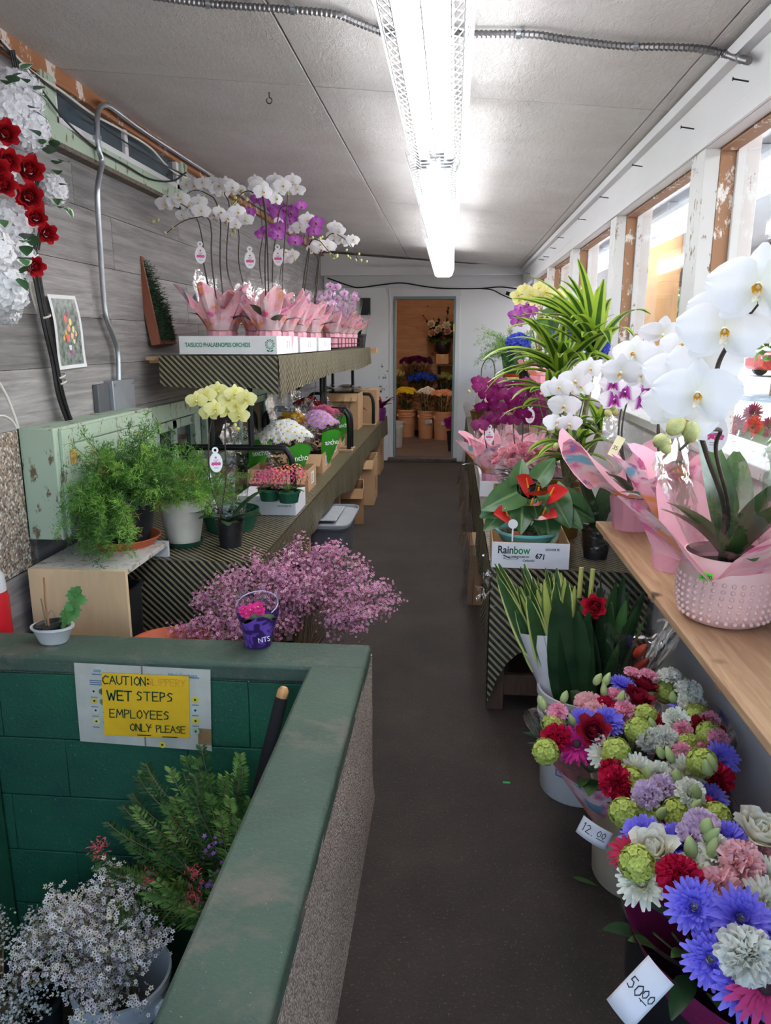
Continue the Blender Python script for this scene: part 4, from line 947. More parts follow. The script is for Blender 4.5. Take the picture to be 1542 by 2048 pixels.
for i in range(34):
    q = random.choice(((70,180),(72,215),(90,300),(122,330),(128,365),(122,410),(62,260),(36,150),(18,165),(100,300),(40,560),(30,600),(58,480),(112,405),(8,440),(50,505))); q = (q[0] + rnd(-10,12), q[1] + rnd(-14,14)); m = MB()
    blade(m, (0,0,0), (rnd(.3,1), rnd(-1,.2), rnd(-.8,.6)), rnd(.035,.06), rnd(.03,.045), .5, 0, 4, 2, .15, .6, .6)
    part('ivy_leaf', m, ivy[1] if (q[0] > 100 and q[1] > 380) or rnd(0,1) < .15 else ivy[0], t, M=Matrix.Translation(wp(*q, rnd(.04,.10)) - o))
for c in range(3):
    part('vine', MB().tube([p - o for p in bez([wp(x + c*4, y, -.05) for x, y in ((20,100),(50,250),(80,420),(70,500))], 5)], .003, 5), M_cable, t)

# ================================================================ LEFT TABLE AND RACKS
TZ, TX0, TX1, TY0, TY1 = .62, -1.575, -.775, 2.86, 8.95
t = thing('display_table', 'long low wooden display table under the striped cloth along the left wall', 'table', (-1.18, 5.9, 0))
part('tabletop', MB().bb((-.39, TY0 - 5.9 + .02, .575), (.39, TY1 - 5.9 - .02, .612)), M_shelfwood, t)
for y in (TY0 + .1, 5.35, 6.61, 7.86):
    for x in (-.34, .34): part('leg', MB().bb((x - .03, y - 5.9 - .03, 0), (x + .03, y - 5.9 + .03, .575)), M_shelfwood, t, bev=.003)
def drape(name, label, x0, x1, y0, y1, z, sides, flatfn=None, mt=None, sh=.0):
    """striped cloth: flat top plus hanging sides; sides = list of (edge, drop, waviness)"""
    t_ = thing(name, label, 'cloth', ((x0+x1)/2, (y0+y1)/2, z)); cx, cy = (x0+x1)/2, (y0+y1)/2
    th = .004
    def uv2(p): return (p[0] + cx, p[1] + cy)
    NX, NY = 10, 40
    def top(u, v): return (x0 + (x1-x0)*u - cx, y0 + (y1-y0)*v - cy, th + .0012*math.sin(u*9 + v*31)*math.sin(v*60))
    part('top', MB().grid(top, NX, NY, 0, None, lambda u, v: (x0 + (x1-x0)*u, y0 + (y1-y0)*v)), mt or M_stripe, t_)
    for e, drop, wv, nu in sides:
        def fn(u, v):
            dr = drop(u) if callable(drop) else drop; d = dr * v; wob = .004 + (wv * (math.sin(u*nu) + .5*math.sin(u*nu*2.3 + 1)) + wv*.8) * v
            if e == 'front': return (x0 + (x1-x0)*u - cx, y0 - cy - wob, th - d)
            if e == 'right': return (x1 - cx + wob, y0 + (y1-y0)*u - cy, th - d)
            if e == 'left': return (x0 - cx - wob, y1 + (y0-y1)*u - cy, th - d)
            return (x1 + (x0-x1)*u - cx, y1 - cy + wob, th - d)
        def uv(u, v):
            dr = drop(u) if callable(drop) else drop
            if e == 'front': return (x0 + (x1-x0)*u, y0 - dr*v)
            if e == 'right': return (x1 + dr*v, y0 + (y1-y0)*u)
            if e == 'left': return (x0 - dr*v, y1 + (y0-y1)*u)
            return (x1 + (x0-x1)*u, y1 + dr*v)
        part('hanging_side', MB().grid(fn, max(16, int(nu*1.6)), 8, 0, None, uv), mt or M_stripe, t_)
    return t_
drape('tablecloth', 'black and gold striped cloth over the long table by the left wall', TX0, TX1, TY0, TY1, TZ - .004, [('front', .36, .006, 9), ('right', lambda u: .175 + .02*math.sin(u*17) + .07*max(0, math.sin((u-.9)*12)), .007, 70), ('back', .2, .004, 6)])
# racks of black pipe standing on the table
RK = []
def rack(label, ya, yb):
    t_ = thing('pipe_rack', label, 'rack', (-1.16, (ya+yb)/2, TZ)); L = (yb-ya)/2
    for s in (-1, 1):
        y = s*L; H = .33
        m = MB(); m.tube(bez([(.335, y, .018), (.335, y, H - .1), (.31, y, H - .02), (.24, y, H), (-.2, y, H), (-.3, y, H), (-.35, y, H - .05), (-.36, y, H - .12), (-.36, y, .018)], 5), .0165, 10); part('bent_frame', m, M_blackmetal, t_)
        for x in (.12, -.09): part('pole', MB().tube([(x, y, H), (x, y, .775)], .0155, 10), M_blackmetal, t_)
        for x in (.335, -.36): part('foot_block', MB().box((x - (.05 if x > 0 else 0), y, .010), (.16, .07, .018)), M_shelfwood, t_, bev=.003)
    for x in (.12, -.09): part('rail', MB().tube([(x, -L, .755), (x, L, .755)], .012, 8), M_blackmetal, t_)
    part('brace', MB().tube([(.12, L, .62), (-.09, L, .62)], .01, 8), M_blackmetal, t_)
    return t_
rack('black bent-pipe rack standing on the left table, nearer one carrying the upper shelf', 3.82, 5.98)
rack('black bent-pipe rack standing on the left table, farther one carrying the upper shelf', 6.13, 7.88)
SZ = 1.43
m = MB(); m.bb((-1.545, 3.74, SZ - .03), (-.87, 8.12, SZ - .012)); m.bb((-1.545, 3.78, SZ - .045), (-1.45, 8.1, SZ - .03)); m.bb((-1.02, 7.965, SZ - .06), (-.80, 8.1, SZ - .012))
tag(part('shelf_board', m, M_shelfwood, None), 'wooden board of the upper shelf resting on the black pipe racks', 'shelf')
drape('shelf_cloth', 'black and gold striped cloth over the upper shelf of wrapped orchids', -1.47, -.865, 3.725, 7.95, SZ - .010, [('front', lambda u: .15 + .01*math.sin(u*4) + (.06*u**8), .004, 7), ('right', lambda u: .17 + .012*math.sin(u*9 + 1) + .05*math.exp(-u*30), .007, 110)])
p = at(579, 790, Y=3.78)
# leaning framed moss panel at the shelf end
t = thing('moss_frame', 'brown wooden frame of green moss leaning on the wall at the shelf end', 'frame', at(312, 690, Y=3.85), 0, None, (0, math.radians(-9), math.radians(8)))
m = MB(); m.bb((-.025, 0, 0), (.025, .02, .44)); m.bb((-.025, .36, 0), (.025, .38, .44)); m.bb((-.025, .02, 0), (.025, .36, .02)); m.bb((-.025, .02, .42), (.025, .36, .44)); m.bb((-.025, .02, .02), (-.018, .36, .42))
part('wood_frame', m, mat('mahogany', (120,64,42), .5, var=.15, stretch=(9, 9, 1)), t, bev=.002)
n = 5000; b = np.stack([np.full(n, .01), rng.uniform(.02, .36, n), rng.uniform(.02, .42, n)], 1); d = unit(rng.normal(size=(n, 3)) + np.array([1.2, -.3, 0])); v, f = strips(b, d, rng.uniform(.02, .045, n), .004)
part('moss', npmesh('moss', v, f, [mat('moss_a', (30,50,34), .8), mat('moss_b', (48,74,46), .8)], rng.integers(0, 2, n)), None, t, kind='stuff')
# ---------------------------------------------------------------- orchids in white trays on the upper shelf
def whitetray(label, x0, x1, ya, yb, h, lettering=False):
    t_ = tray('flower_tray', label, 'tray', ((x0+x1)/2, (ya+yb)/2, SZ), (x1-x0, yb-ya, h), 0, .005, M_whitecard, 'white orchid trays on the upper shelf')
    f = Matrix.Translation((0, -(yb-ya)/2 - .0008, h/2)) @ Matrix.Rotation(PI/2, 4, 'X')
    s = Matrix.Translation(((x1-x0)/2 + .0008, .0, h/2)) @ Matrix.Rotation(PI/2, 4, 'Z') @ Matrix.Rotation(PI/2, 4, 'X')
    if lettering:
        text(t_, 'TAISUCO PHALAENOPSIS ORCHIDS', .030, f @ Matrix.Translation((-.052, 0, 0)), M_inkgreen, 'lettering', .0003, .70, .0006)
        L_ = Matrix.Translation((.215, .004, 0)); m_ = MB()
        for r_ in (.022, .016): m_.lathe([(r_, 0), (r_, .0006), (r_ - .0022, .0006), (r_ - .0022, 0)], 20, 0, (0,0,0), f @ L_)
        for k_ in range(10): m_.add([(.020*math.cos(k_*.628), .020*math.sin(k_*.628), .0004), (.027*math.cos(k_*.628 + .22), .027*math.sin(k_*.628 + .22), .0004), (.020*math.cos(k_*.628 + .44), .020*math.sin(k_*.628 + .44), .0004)], [(0,1,2)], 0, f @ L_)
        for s_ in (-1, 1): m_.add([(0, -.036, .0004), (s_*.010, -.026, .0004), (s_*.018, -.028, .0004), (s_*.010, -.037, .0004)], [(0,1,2,3)], 0, f @ L_)
        m_.bb((-.001, -.034, 0), (.001, -.024, .0006), 0, f @ L_); part('crest', m_, M_inkgreen, t_)
    for k_ in range(2):
        m_ = MB()
        for r_ in range(5): m_.bb((-.012 + rnd(0,.004), -.016 + r_*.007, 0), (.012 - rnd(0,.006), -.013 + r_*.007, .0005), 0, s @ Matrix.Translation((.06*k_ - .02, .004, 0)))
        part('printed_lines', m_, mat('print_grey', (120,120,128), .6, var=0), t_)
    return t_
whitetray('white card tray lettered with green capitals at the front of the upper shelf', -1.375, -.875, 3.76, 4.28, .09, True)
whitetray('white card tray behind the lettered one on the upper shelf', -1.34, -.872, 4.33, 4.86, .085)
whitetray('third white card tray along the upper shelf, before the wire basket', -1.34, -.870, 4.92, 5.42, .085)
def px(q, Y, j=0): return at(q[0], q[1], Y=Y + (rnd(-j, j) if j else 0))
def wrapped_orchid(label, x, Y, z, stems, flowers, kind='white', fs=.05, buds=(), r=.066, h=.12, flare=.085, H=.19, group=None, bs=.024, leaves=3, slv=True, tagp=None, ph=None, mt=None, leafL=.18, pts=5, lean=(0,0), name='wrapped_orchid', spike=.30, fj=.04):
    t_ = thing(name, label, 'orchid', (x, Y, z), 0, group)
    wrap(t_, r, h, flare, H, pts, mt, ph, lean=lean, spike=spike); soil(t_, r*.85, h*.8)
    orchid_leaves(t_, (x, Y, z + h*.85), leaves, leafL, .06, .9)
    for s_ in stems: stem(t_, [(x + rnd(-.01,.01), Y + rnd(-.01,.01), z + h*.8)] + [px(q, Y) for q in s_], .0045, .0018)
    for q in flowers:
        k_ = q[2] if len(q) > 2 else kind; p_ = px(q, Y, fj); oflower(t_, k_, p_, tocam(p_, .5), fs*rnd(.88, 1.1))
    for q in buds: obud(t_, px(q, Y, .01), bs*rnd(.8,1.2), MP_budp if kind == 'purple' else None)
    if slv: sleeve(t_, r, .12, h*.9, h + H*1.25)
    if tagp: care_tag(t_, px(tagp, Y - .03), .05)
    return t_
zt = SZ + .006
G1 = 'paper-wrapped orchids on the upper shelf'
wrapped_orchid('tall white orchid in pink floral paper, front left on the upper shelf, stems arching left', -1.215, 3.93, zt, [[(407,524),(406,489),(396,443),(378,418),(350,402)], [(424,527),(423,464),(415,436),(387,436),(360,446),(328,470)], [(350,402),(330,420),(303,446)]][:2],
  [(330,408),(348,405),(362,398),(378,412),(398,405),(402,422),(365,430),(392,425)], 'white', .046, [(358,391),(306,443),(316,440),(330,466),(345,455)], ph=.5, tagp=(401,510), flare=.10, H=.21)
wrapped_orchid('tall white orchid in pink floral paper behind the front left one', -1.24, 4.12, zt, [[(441,539),(441,443),(431,402),(418,390),(393,380),(372,388)]], [(375,370),(390,372),(405,366),(424,366),(432,378),(440,372)], 'white', .048, [(407,393),(365,392)], ph=1.2, flare=.09, H=.2)
wrapped_orchid('white orchid in pink paper with one upright arching stem, third on the upper shelf', -1.06, 4.12, zt, [[(457,552),(459,418),(449,387),(462,372)]], [(452,370),(464,374),(476,380),(444,384),(428,430),(440,425),(455,436)], 'white', .046, [(483,383),(470,404)], ph=.9, leaves=4)
wrapped_orchid('tall white orchid in pink paper at the front edge, centre of the lettered tray', -.955, 3.93, zt, [[(530,539),(532,458),(526,402),(522,380)], [(531,420),(505,385),(485,386),(466,408)]], [(511,364),(518,372),(526,384),(512,378),(475,424),(492,440)], 'white', .047, [(483,384),(466,406),(494,399),(470,395)], ph=2.4, leaves=5, leafL=.24, tagp=(500,520), flare=.10, H=.2)
wrapped_orchid('tall white orchid in pink floral paper, right end of the lettered tray', -.93, 4.13, zt, [[(565,552),(572,449),(575,387),(572,372)]], [(550,362),(558,378),(565,372),(585,362),(595,380),(552,398)], 'white', .048, [(576,387),(552,395)], ph=.2, tagp=(556,515))
wrapped_orchid('purple orchid among the white ones on the upper shelf', -1.07, 4.55, zt, [[(545,540),(552,470),(560,420),(575,410)], [(520,540),(525,470),(520,410)]], [(498,424),(515,398),(528,402),(548,420),(556,428),(568,420),(580,440),(584,425),(602,412),(535,460),(545,465),(555,470),(525,468),(590,482),(632,445),(560,455),(628,462)], 'purple', .047, [(610,470),(618,478)], ph=.4)
wrapped_orchid('white orchid with drooping stem in pink paper, second tray of the upper shelf', -.95, 4.6, zt, [[(615,540),(618,480),(610,450),(590,440)], [(617,500),(635,480),(655,500),(668,515)]], [(562,445),(588,458),(600,455),(612,445),(622,455),(615,440),(640,490),(655,492),(625,500)], 'white', .048, [(644,474),(625,476),(660,508),(668,516),(673,512),(640,476)], ph=2.0)
wrapped_orchid('white orchid whose last stem hangs right over the aisle, third tray of the upper shelf', -.95, 5.1, zt, [[(635,565),(640,510),(655,474),(672,468),(700,488),(716,520)], [(632,560),(636,520),(625,505)]], [(670,455),(678,462),(668,472),(682,480),(698,484),(706,480),(648,495),(660,494)], 'white', .05, [(693,500),(695,512),(718,508),(712,520),(722,521),(733,523),(700,516)], ph=1.0)
wrapped_orchid('white orchid in pink paper at the wall side of the second tray', -1.18, 4.55, zt, [[(480,540),(478,470),(470,430)]], [(460,432),(478,425),(486,440),(470,448),(495,430),(452,445)], 'white', .046, [(462,470),(450,480),(468,462)], ph=1.7)
wrapped_orchid('small white orchid in pink paper at the wall side of the third tray', -1.16, 5.15, zt, [[(560,560),(565,520)]], [(575,520),(560,515),(585,510),(570,505)], 'white', .045, [(590,520)], ph=2.2)
# pale pink orchids in a wire basket at the far end
t = thing('wire_basket', 'black wire basket of small wrapped orchids at the far end of the upper shelf', 'basket', (-1.02, 6.55, SZ - .004)); bx, by = .15, .78
m = MB()
for z in (.012, .045, .09):
    m.tube([(-bx,-by,z),(bx,-by,z),(bx,by,z),(-bx,by,z),(-bx,-by,z)], .0035, 6)
for i in range(9):
    for s in (-1, 1): m.tube([(s*bx, -by + 2*by*i/8, .012), (s*bx, -by + 2*by*i/8, .09)], .003, 5); 
for i in range(5): m.tube([(-bx + 2*bx*i/4, -by, .012), (-bx + 2*bx*i/4, by, .012)], .003, 5)
part('wire_frame', m, M_blackmetal, t)
G2 = 'pale pink orchids in the wire basket'
cols = [(-.945, 5.93), (-1.09, 6.02), (-.945, 6.3), (-1.09, 6.4), (-.945, 6.7), (-1.09, 6.8), (-.95, 7.12)]
nm = ['nearest the aisle at the basket front', 'nearest the wall at the basket front', 'second along the aisle side of the basket', 'second along the wall side of the basket', 'third along the aisle side of the basket', 'third along the wall side of the basket', 'last at the far end of the basket']
for i, (x, y) in enumerate(cols):
    t_ = thing('small_wrapped_orchid', 'small pale pink orchid in pink paper, ' + nm[i], 'orchid', (x, y, SZ + .013), 0, G2)
    wrap(t_, .062, .12, .10, .15, 4, None, None, 32); soil(t_, .05, .10); orchid_leaves(t_, (x, y, SZ + .12), 3, .13, .05, .9)
    for s in range(2):
        dx = rnd(-.06, .06) - .02; top = V((x + dx, y + rnd(-.05, .05), SZ + rnd(.38, .47))); stem(t_, [(x, y, SZ + .11), (x + dx*.6, y, SZ + .3), top, top + V((rnd(-.05, .1), -.06, -.06))], .003, .0015, n=4)
        for k_ in range(7): p_ = top + V((rnd(-.06, .1), rnd(-.09, .02), rnd(-.17, .03))); oflower(t_, 'pale', p_, tocam(p_, .6), rnd(.03, .036))
    sleeve(t_, .06, .11, .1, .40, M_cello)
t = thing('nursery_pot', 'black plastic nursery pot in clear film at the far end of the upper shelf', 'pot', (-.93, 7.62, SZ - .003)); part('pot', pot_mb(.05, .065, .13), M_black, t); soil(t, .06, .115)
for i in range(3): m = MB(); blade(m, (0,0,.11), (rnd(-.4,.4), rnd(-.6,.1), 1), rnd(.16,.24), .06, .5); part('leaf', m, ML_orchid, t)
sleeve(t, .055, .09, .05, .3)
# ---------------------------------------------------------------- shelving unit on its side, ferns, pots
cx0, cx1, cy0, cy1, chh = -1.535, -1.165, 2.50, 2.93, .685
t = thing('shelving_unit', 'beige melamine shelving unit with an open side standing behind the green wall', 'cabinet', ((cx0+cx1)/2, (cy0+cy1)/2, 0)); hx, hy = (cx1-cx0)/2, (cy1-cy0)/2
M_mel = mat('beige_melamine', (214,186,146), .5, var=.06, stretch=(1,1,.2), vs=40); M_melw = mat('white_melamine', (196,198,204), .5, var=.06)
k = NT('dirty_white_top'); n1 = k.noise(26, None, 6, .7, .8); k.col(k.mix(k.ramp(n1, [(.52, W0), (.66, W1)]), lin((200,196,188)), lin((130,110,92)))); k.set(.6)
part('near_panel', MB().bb((-hx, -hy, 0), (hx, -hy + .018, chh)), M_mel, t, bev=.001); f = part('far_panel', MB().bb((-hx, hy - .018, 0), (hx, hy, chh)), M_melw, t, bev=.001)
m = MB()
for i in range(9): m.disc((hx - .07, hy - .0185, .60 - .055*i), .004, 8, 0, None) if 0 else m.tube([(hx - .07, hy - .0195, .60 - .055*i), (hx - .07, hy - .0183, .60 - .055*i)], .0045, 8)
part('pin_holes', m, M_ink, f)
part('top_panel', MB().bb((-hx, -hy + .018, chh - .018), (hx, hy - .018, chh)), k.mat, t, bev=.001); part('bottom_panel', MB().bb((-hx, -hy + .018, 0), (hx, hy - .018, .018)), M_melw, t); part('back_panel', MB().bb((-hx, -hy + .018, .018), (-hx + .006, hy - .018, chh - .018)), M_melw, t)
t = thing('waste_bin', 'black plastic bin standing inside the open shelving unit', 'bin', (-1.27, 2.635, .019))
m = MB(); a, b, h = .075, .10, .56
def rbox(m, x, y, h, t_=.004, f=.8, lip=.008):
    r = [(x*f, y*f, 0), (x, y, h), (x + lip, y + lip, h), (x + lip, y + lip, h + .012), (x - t_, y - t_, h + .012), (x*f - t_, y*f - t_, .006)]
    n = 24
    def ring(X, Y, z): 
        out = []
        for k_ in range(n):
            a_ = 2*PI*k_/n + PI/n; c_, s_ = math.cos(a_), math.sin(a_); e_ = .28; out.append((X*math.copysign(abs(c_)**e_, c_), Y*math.copysign(abs(s_)**e_, s_), z))
        return out
    vs = sum([ring(*q) for q in r], []); N = len(r)
    fs = [(i*n+k_, i*n+(k_+1)%n, (i+1)*n+(k_+1)%n, (i+1)*n+k_) for i in range(N-1) for k_ in range(n)] + [tuple(range(n-1,-1,-1)), tuple(range((N-1)*n, N*n))]
    m.add(vs, fs); return m
part('body', rbox(m, a, .085, .55, .004, .82), M_black, t)
fx = at(248, 1085, Z=.69)
t = thing('plant_saucer', 'orange plastic saucer on top of the beige shelving unit', 'saucer', (fx.x, fx.y, chh))
m = MB(); m.lathe([(0,0),(.118,0),(.146,.034),(.150,.034),(.150,.037),(.144,.037),(.116,.005),(0,.005)], 36); part('saucer', m, M_terra, t)
t = thing('asparagus_fern', 'large feathery asparagus fern spilling from a black pot on the orange saucer', 'plant', (fx.x + .02, fx.y, chh + .006)); part('pot', pot_mb(.085, .122, .205, .03), M_black, t); soil(t, .108, .185)
FO = (fx.x + .0, fx.y, chh + .19)
fern(t, FO, 150, (.22, .37), 1.05, 1.0, .95, bias=(-.13, -.1, .05), sub=20, fan=.05, keep=lambda p: np.where((p[:,2] > .74) & (p[:,2] < 1.2), p[:,0] > -1.415, p[:,0] > -1.56))
fern(t, (fx.x + .0, fx.y - .12, chh + .20), 46, (.2, .32), .8, 3.0, .35, bias=(-.05, -.8, -.1), kind_w=(.2,.45,.33,.02), sub=18, fan=.04, keep=lambda p: (p[:,0] > -1.415) & ((p[:,2] > chh + .002) | (p[:,1] < 2.49)))
wpz = at(356, 1098, Z=TZ)
t = thing('fern_pot', 'lighter green asparagus fern in a dirty white pot on the left table', 'plant', (wpz.x, wpz.y + .08, TZ + .001)); part('saucer', MB().lathe([(0,0),(.075,0),(.088,.022),(.084,.022),(.072,.004),(0,.004)], 28), M_green, t)
pm = pot_mb(.068, .098, .21, .035); part('pot', pm, mat('dirty_white', (206,200,186), .55, var=.12, vs=8), t, M=Matrix.Translation((0,0,.005))); soil(t, .088, .19, mat('dry_soil', (110,72,50), .95, var=.3, vs=50))
fern(t, (wpz.x, wpz.y + .08, TZ + .2), 78, (.17, .29), 1.0, 1.0, .9, bias=(-.05, -.1, .05), kind_w=(.15,.45,.38,.02), sub=18, fan=.045, keep=lambda p: p[:,0] > -1.415)
# cream orchid in a black pot, clear sleeve
oc = at(455, 1098, Z=TZ); t = thing('cream_orchid', 'cream yellow orchid in a clear sleeve and black pot on the left table', 'orchid', (oc.x, oc.y + .05, TZ + .001)); Yc = oc.y + .05
part('pot', pot_mb(.046, .06, .115, .01), M_black, t); soil(t, .053, .10, mat('bark', (120,84,58), .9, var=.4, vs=50, bump=1))
for d_, L in (((.9,-.5,.7),.2), ((-.9,-.3,.6),.2), ((.7,.3,1.0),.22), ((-.5,-.6,.5),.16), ((.2,-.8,.4),.13)):
    m = MB(); blade(m, (0,0,.10), d_, L, .075, .7, 0, 8, 2, .25, .8, .55); part('leaf', m, ML_orchid, t)
for s_ in ([(441,1040),(452,960),(450,880),(452,840)], [(447,1040),(420,960),(418,880),(424,835)]): stem(t, [(oc.x, Yc, TZ+.1)] + [px(q, Yc) for q in s_], .004, .0025)
for q in ((393,802),(412,790),(436,782),(447,795),(430,818),(458,800),(474,812),(470,788),(492,798),(478,832),(455,822),(418,826)): p_ = px(q, Yc - .04, .05); oflower(t, 'cream', p_, tocam(p_, .35), .046)
for q in ((470,850),(476,858)): obud(t, px(q, Yc - .02), .02, MP_cream)
sleeve(t, .055, .105, .06, .36); care_tag(t, px((432, 925), Yc - .12), .048)
gp = at(450, 1075, Z=TZ); t = thing('planter_bowl', 'dark green plastic planter bowl behind the cream orchid', 'bowl', (gp.x - .02, gp.y + .16, TZ + .001)); part('bowl', pot_mb(.11, .135, .10, .02), M_green, t)
for k_ in range(3):
    a_ = -.06 + k_*.06; part('inner_pot', pot_mb(.032, .042, .08, .01, seg=16), M_black, t, M=Matrix.Translation((a_, rnd(-.04,.02), .012)))
for k_ in range(12):
    m = MB(); blade(m, (rnd(-.07,.09), rnd(-.06,.05), .08), (rnd(-1,1), rnd(-1,.3), 1), rnd(.05,.09), .03, .7, 0, 4, 1); part('leaf', m, ML_euc, t)
# kalanchoes standing on a white carton
kb = at(590, 1032, Z=TZ)
t = thing('white_carton', 'shallow white carton carrying potted kalanchoes on the left table', 'box', (kb.x - .10, kb.y + .13, TZ + .001)); part('body', MB().bb((-.20, -.13, 0), (.105, .13, .10)), M_whitecard, t, bev=.002)
part('tape', MB().bb((-.20, -.131, .07), (.05, -.1302, .098)), mat('clear_tape', (206,208,214), .25), t); text(t, 'GROWER 95', .013, Matrix.Translation((.045, -.1306, .05)) @ Matrix.Rotation(PI/2, 4, 'X'), M_ink)
def kalanchoe(label, q, z, heads, colors, dish=True):
    p_ = at(q[0], q[1], Z=z); t_ = thing('kalanchoe', label, 'plant', (p_.x, p_.y, z)); part('pot', pot_mb(.045, .055, .06, .012, seg=20), M_green, t_); soil(t_, .047, .05)
    for k_ in range(16):
        a_ = k_*2.4; m_ = MB(); blade(m_, (0,0,.055), (math.cos(a_), math.sin(a_), rnd(.15,.7)), rnd(.05,.085), .045, .6, 0, 4, 2, .2, .8, .5); part('leaf', m_, ML_green, t_)
    for k_, (dx, dy, dz) in enumerate(heads):
        m_ = MB(); m_.tube([(0,0,.05),(dx*.8,dy*.8,dz*.7),(dx,dy,dz)], .002, 5); part('stem', m_, M_stem, t_); put(t_, 'flower_head', cut('kalan', colors[k_ % len(colors)]), V((p_.x+dx, p_.y+dy, z+dz)), (dx*3, dy*3 - .3, 1), rnd(.9,1.15))
    return t_
kalanchoe('pink kalanchoe in a green pot, left on the white carton', (540, 1000), TZ + .102, [(-.05,-.02,.09),(-.02,-.04,.10),(.03,-.03,.12),(.0,.03,.13),(-.05,.04,.11),(.05,.02,.11),(.045,-.05,.09)], [(206,70,140),(220,90,150)])
kalanchoe('pink and peach kalanchoe in a green pot, right on the white carton', (578, 1004), TZ + .102, [(-.06,.02,.13),(-.02,.04,.14),(.05,.0,.14),(.03,.05,.15),(.07,-.03,.12),(0,-.04,.12),(-.05,-.03,.11)], [(236,150,120),(232,130,120),(214,84,140)])
# ---------------------------------------------------------------- potted flowers in sleeves standing in cardboard trays
ML_sl = m_paper('green_sleeve', (74,170,52), False)
def potted(label, x, y, z, blooms, rad=.13, h=.24, kind='daisy', n=40, sc=1.0, slv=True, green=False, cover=None, dome=.08, name='potted_flowers', cat='plant', face=None, sl=(.06,.16,.35)):
    t_ = thing(name, label, cat, (x, y, z))
    if cover: wrap(t_, .065, .11, .07, .06, 5, cover, seg=36, rev=cover)
    else: part('pot', pot_mb(.055, .068, .11, .012, seg=20), M_black, t_)
    m_ = MB()
    for k_ in range(60):
        a_ = rnd(0, 2*PI); r_ = rad*math.sqrt(rnd(0, 1)); blade(m_, (r_*.5*math.cos(a_), r_*.5*math.sin(a_), rnd(.1, h*.75)), (math.cos(a_), math.sin(a_), rnd(0,.8)), rnd(.04,.08), rnd(.02,.035), .5, 0, 3, 1)
    part('foliage', m_, ML_dark, t_, kind='stuff')
    for k_ in range(n):
        f = (k_+.5)/n; r_ = rad*math.sqrt(f); a_ = k_*2.4; zz = h + dome*(1 - f) + rnd(-.012,.012); p_ = V((x + r_*math.cos(a_), y + r_*math.sin(a_), z + zz)); e = blooms[k_ % len(blooms)]
        d_ = V((r_*math.cos(a_)*6, r_*math.sin(a_)*6 - .35, 1)); put(t_, 'flower', cut(kind, *e) if isinstance(e[0], tuple) else cut(kind, e), p_, d_, sc*rnd(.85,1.15))
    if slv: sleeve(t_, sl[0], sl[1], .05, sl[2])
    if green:
        m_ = MB(); m_.grid(lambda u, v: ((.07+.09*v)*math.cos(-1.25+1.9*u), (.07+.09*v)*math.sin(-1.25+1.9*u), .04+.22*v + .02*math.sin(u*6)), 14, 5); part('green_band', m_, ML_sl, t_)
        a_ = -.72; text(t_, 'ancho', .05, Matrix.Translation((.142*math.cos(a_), .142*math.sin(a_), .19)) @ Matrix.Rotation(a_ + PI/2, 4, 'Z') @ Matrix.Rotation(PI/2 - .35, 4, 'X'), M_whitecard, ext=.0005)
    return t_
def potbox(label, q, size):
    p_ = at(q[0], q[1], Z=TZ); t_ = carton(label, (p_.x - size[0]/2, p_.y + size[1]/2, TZ + .001), size, 0, None, 'small cardboard trays along the left table edge', True)
    m_ = MB(); m_.bb((size[0]/2 + .0005, -size[1]*.15, size[2]*.25), (size[0]/2 + .0012, size[1]*.2, size[2]*.8)); part('label', m_, M_whitecard, t_)
    m_ = MB()
    for i in range(4): m_.bb((size[0]/2 + .0012, -size[1]*.1, size[2]*(.35 + .1*i)), (size[0]/2 + .0016, size[1]*.12, size[2]*(.39 + .1*i)))
    part('printed_lines', m_, mat('print_grey', (120,120,128), .6, var=0), t_); return p_
b1 = potbox('open cardboard tray holding the white daisies, nearest of the row', (617, 985), (.36, .26, .13))
b2 = potbox('second open cardboard tray along the left table edge', (645, 948), (.34, .36, .13))
b3 = potbox('third open cardboard tray, under the pink-wrapped pot', (663, 920), (.34, .36, .14))
b4 = potbox('farthest small open cardboard tray, beside the green sleeve', (678, 901), (.30, .34, .14))
potted('white daisy plant in a clear sleeve with green bands, on the left table', b1.x - .16, b1.y + .13, TZ + .008, [(246,246,244)], .15, .30, 'daisy', 80, 1.2, True, True, None, .09, sl=(.06,.19,.34))
potted('bronze and yellow chrysanthemums in clear film behind the white daisies', b2.x - .24, b2.y + .18, TZ + .008, [(206,150,40),(226,190,50),(196,130,50)], .12, .30, 'daisy', 34, 1.0, sl=(.06,.17,.52))
potted('lilac chrysanthemums in clear film right of the white daisies', b2.x - .06, b2.y + .22, TZ + .008, [(214,166,220),(224,182,226)], .13, .30, 'daisy', 46, 1.15, True, True, sl=(.06,.17,.36))
potted('potted pink roses in a clear sleeve with a rose-pink paper cover', b3.x - .08, b3.y + .16, TZ + .008, [(226,130,160),(236,150,176)], .11, .32, 'carnation', 12, 1.0, True, False, MPc, .05, sl=(.06,.15,.40))
potted('red potted roses in clear film against the black pipes', b3.x - .22, b3.y + .28, TZ + .008, [(176,20,32),(150,16,30)], .10, .36, 'rose', 7, .9, True, False, None, .05, sl=(.06,.14,.46))
potted('coral potted roses in a green printed sleeve, farthest of the sleeved pots', b4.x - .07, b4.y + .16, TZ + .008, [(214,72,62),(226,120,110)], .10, .28, 'carnation', 9, .8, True, True, None, .04, sl=(.06,.15,.36))
lp = at(480, 975, Z=TZ); tb = tray('cardboard_tray', 'low brown cardboard tray under the green-sleeved plant beside the black pipes', 'tray', (lp.x - .02, lp.y + .2, TZ + .001), (.32, .26, .08), 0, .005, M_carddark)
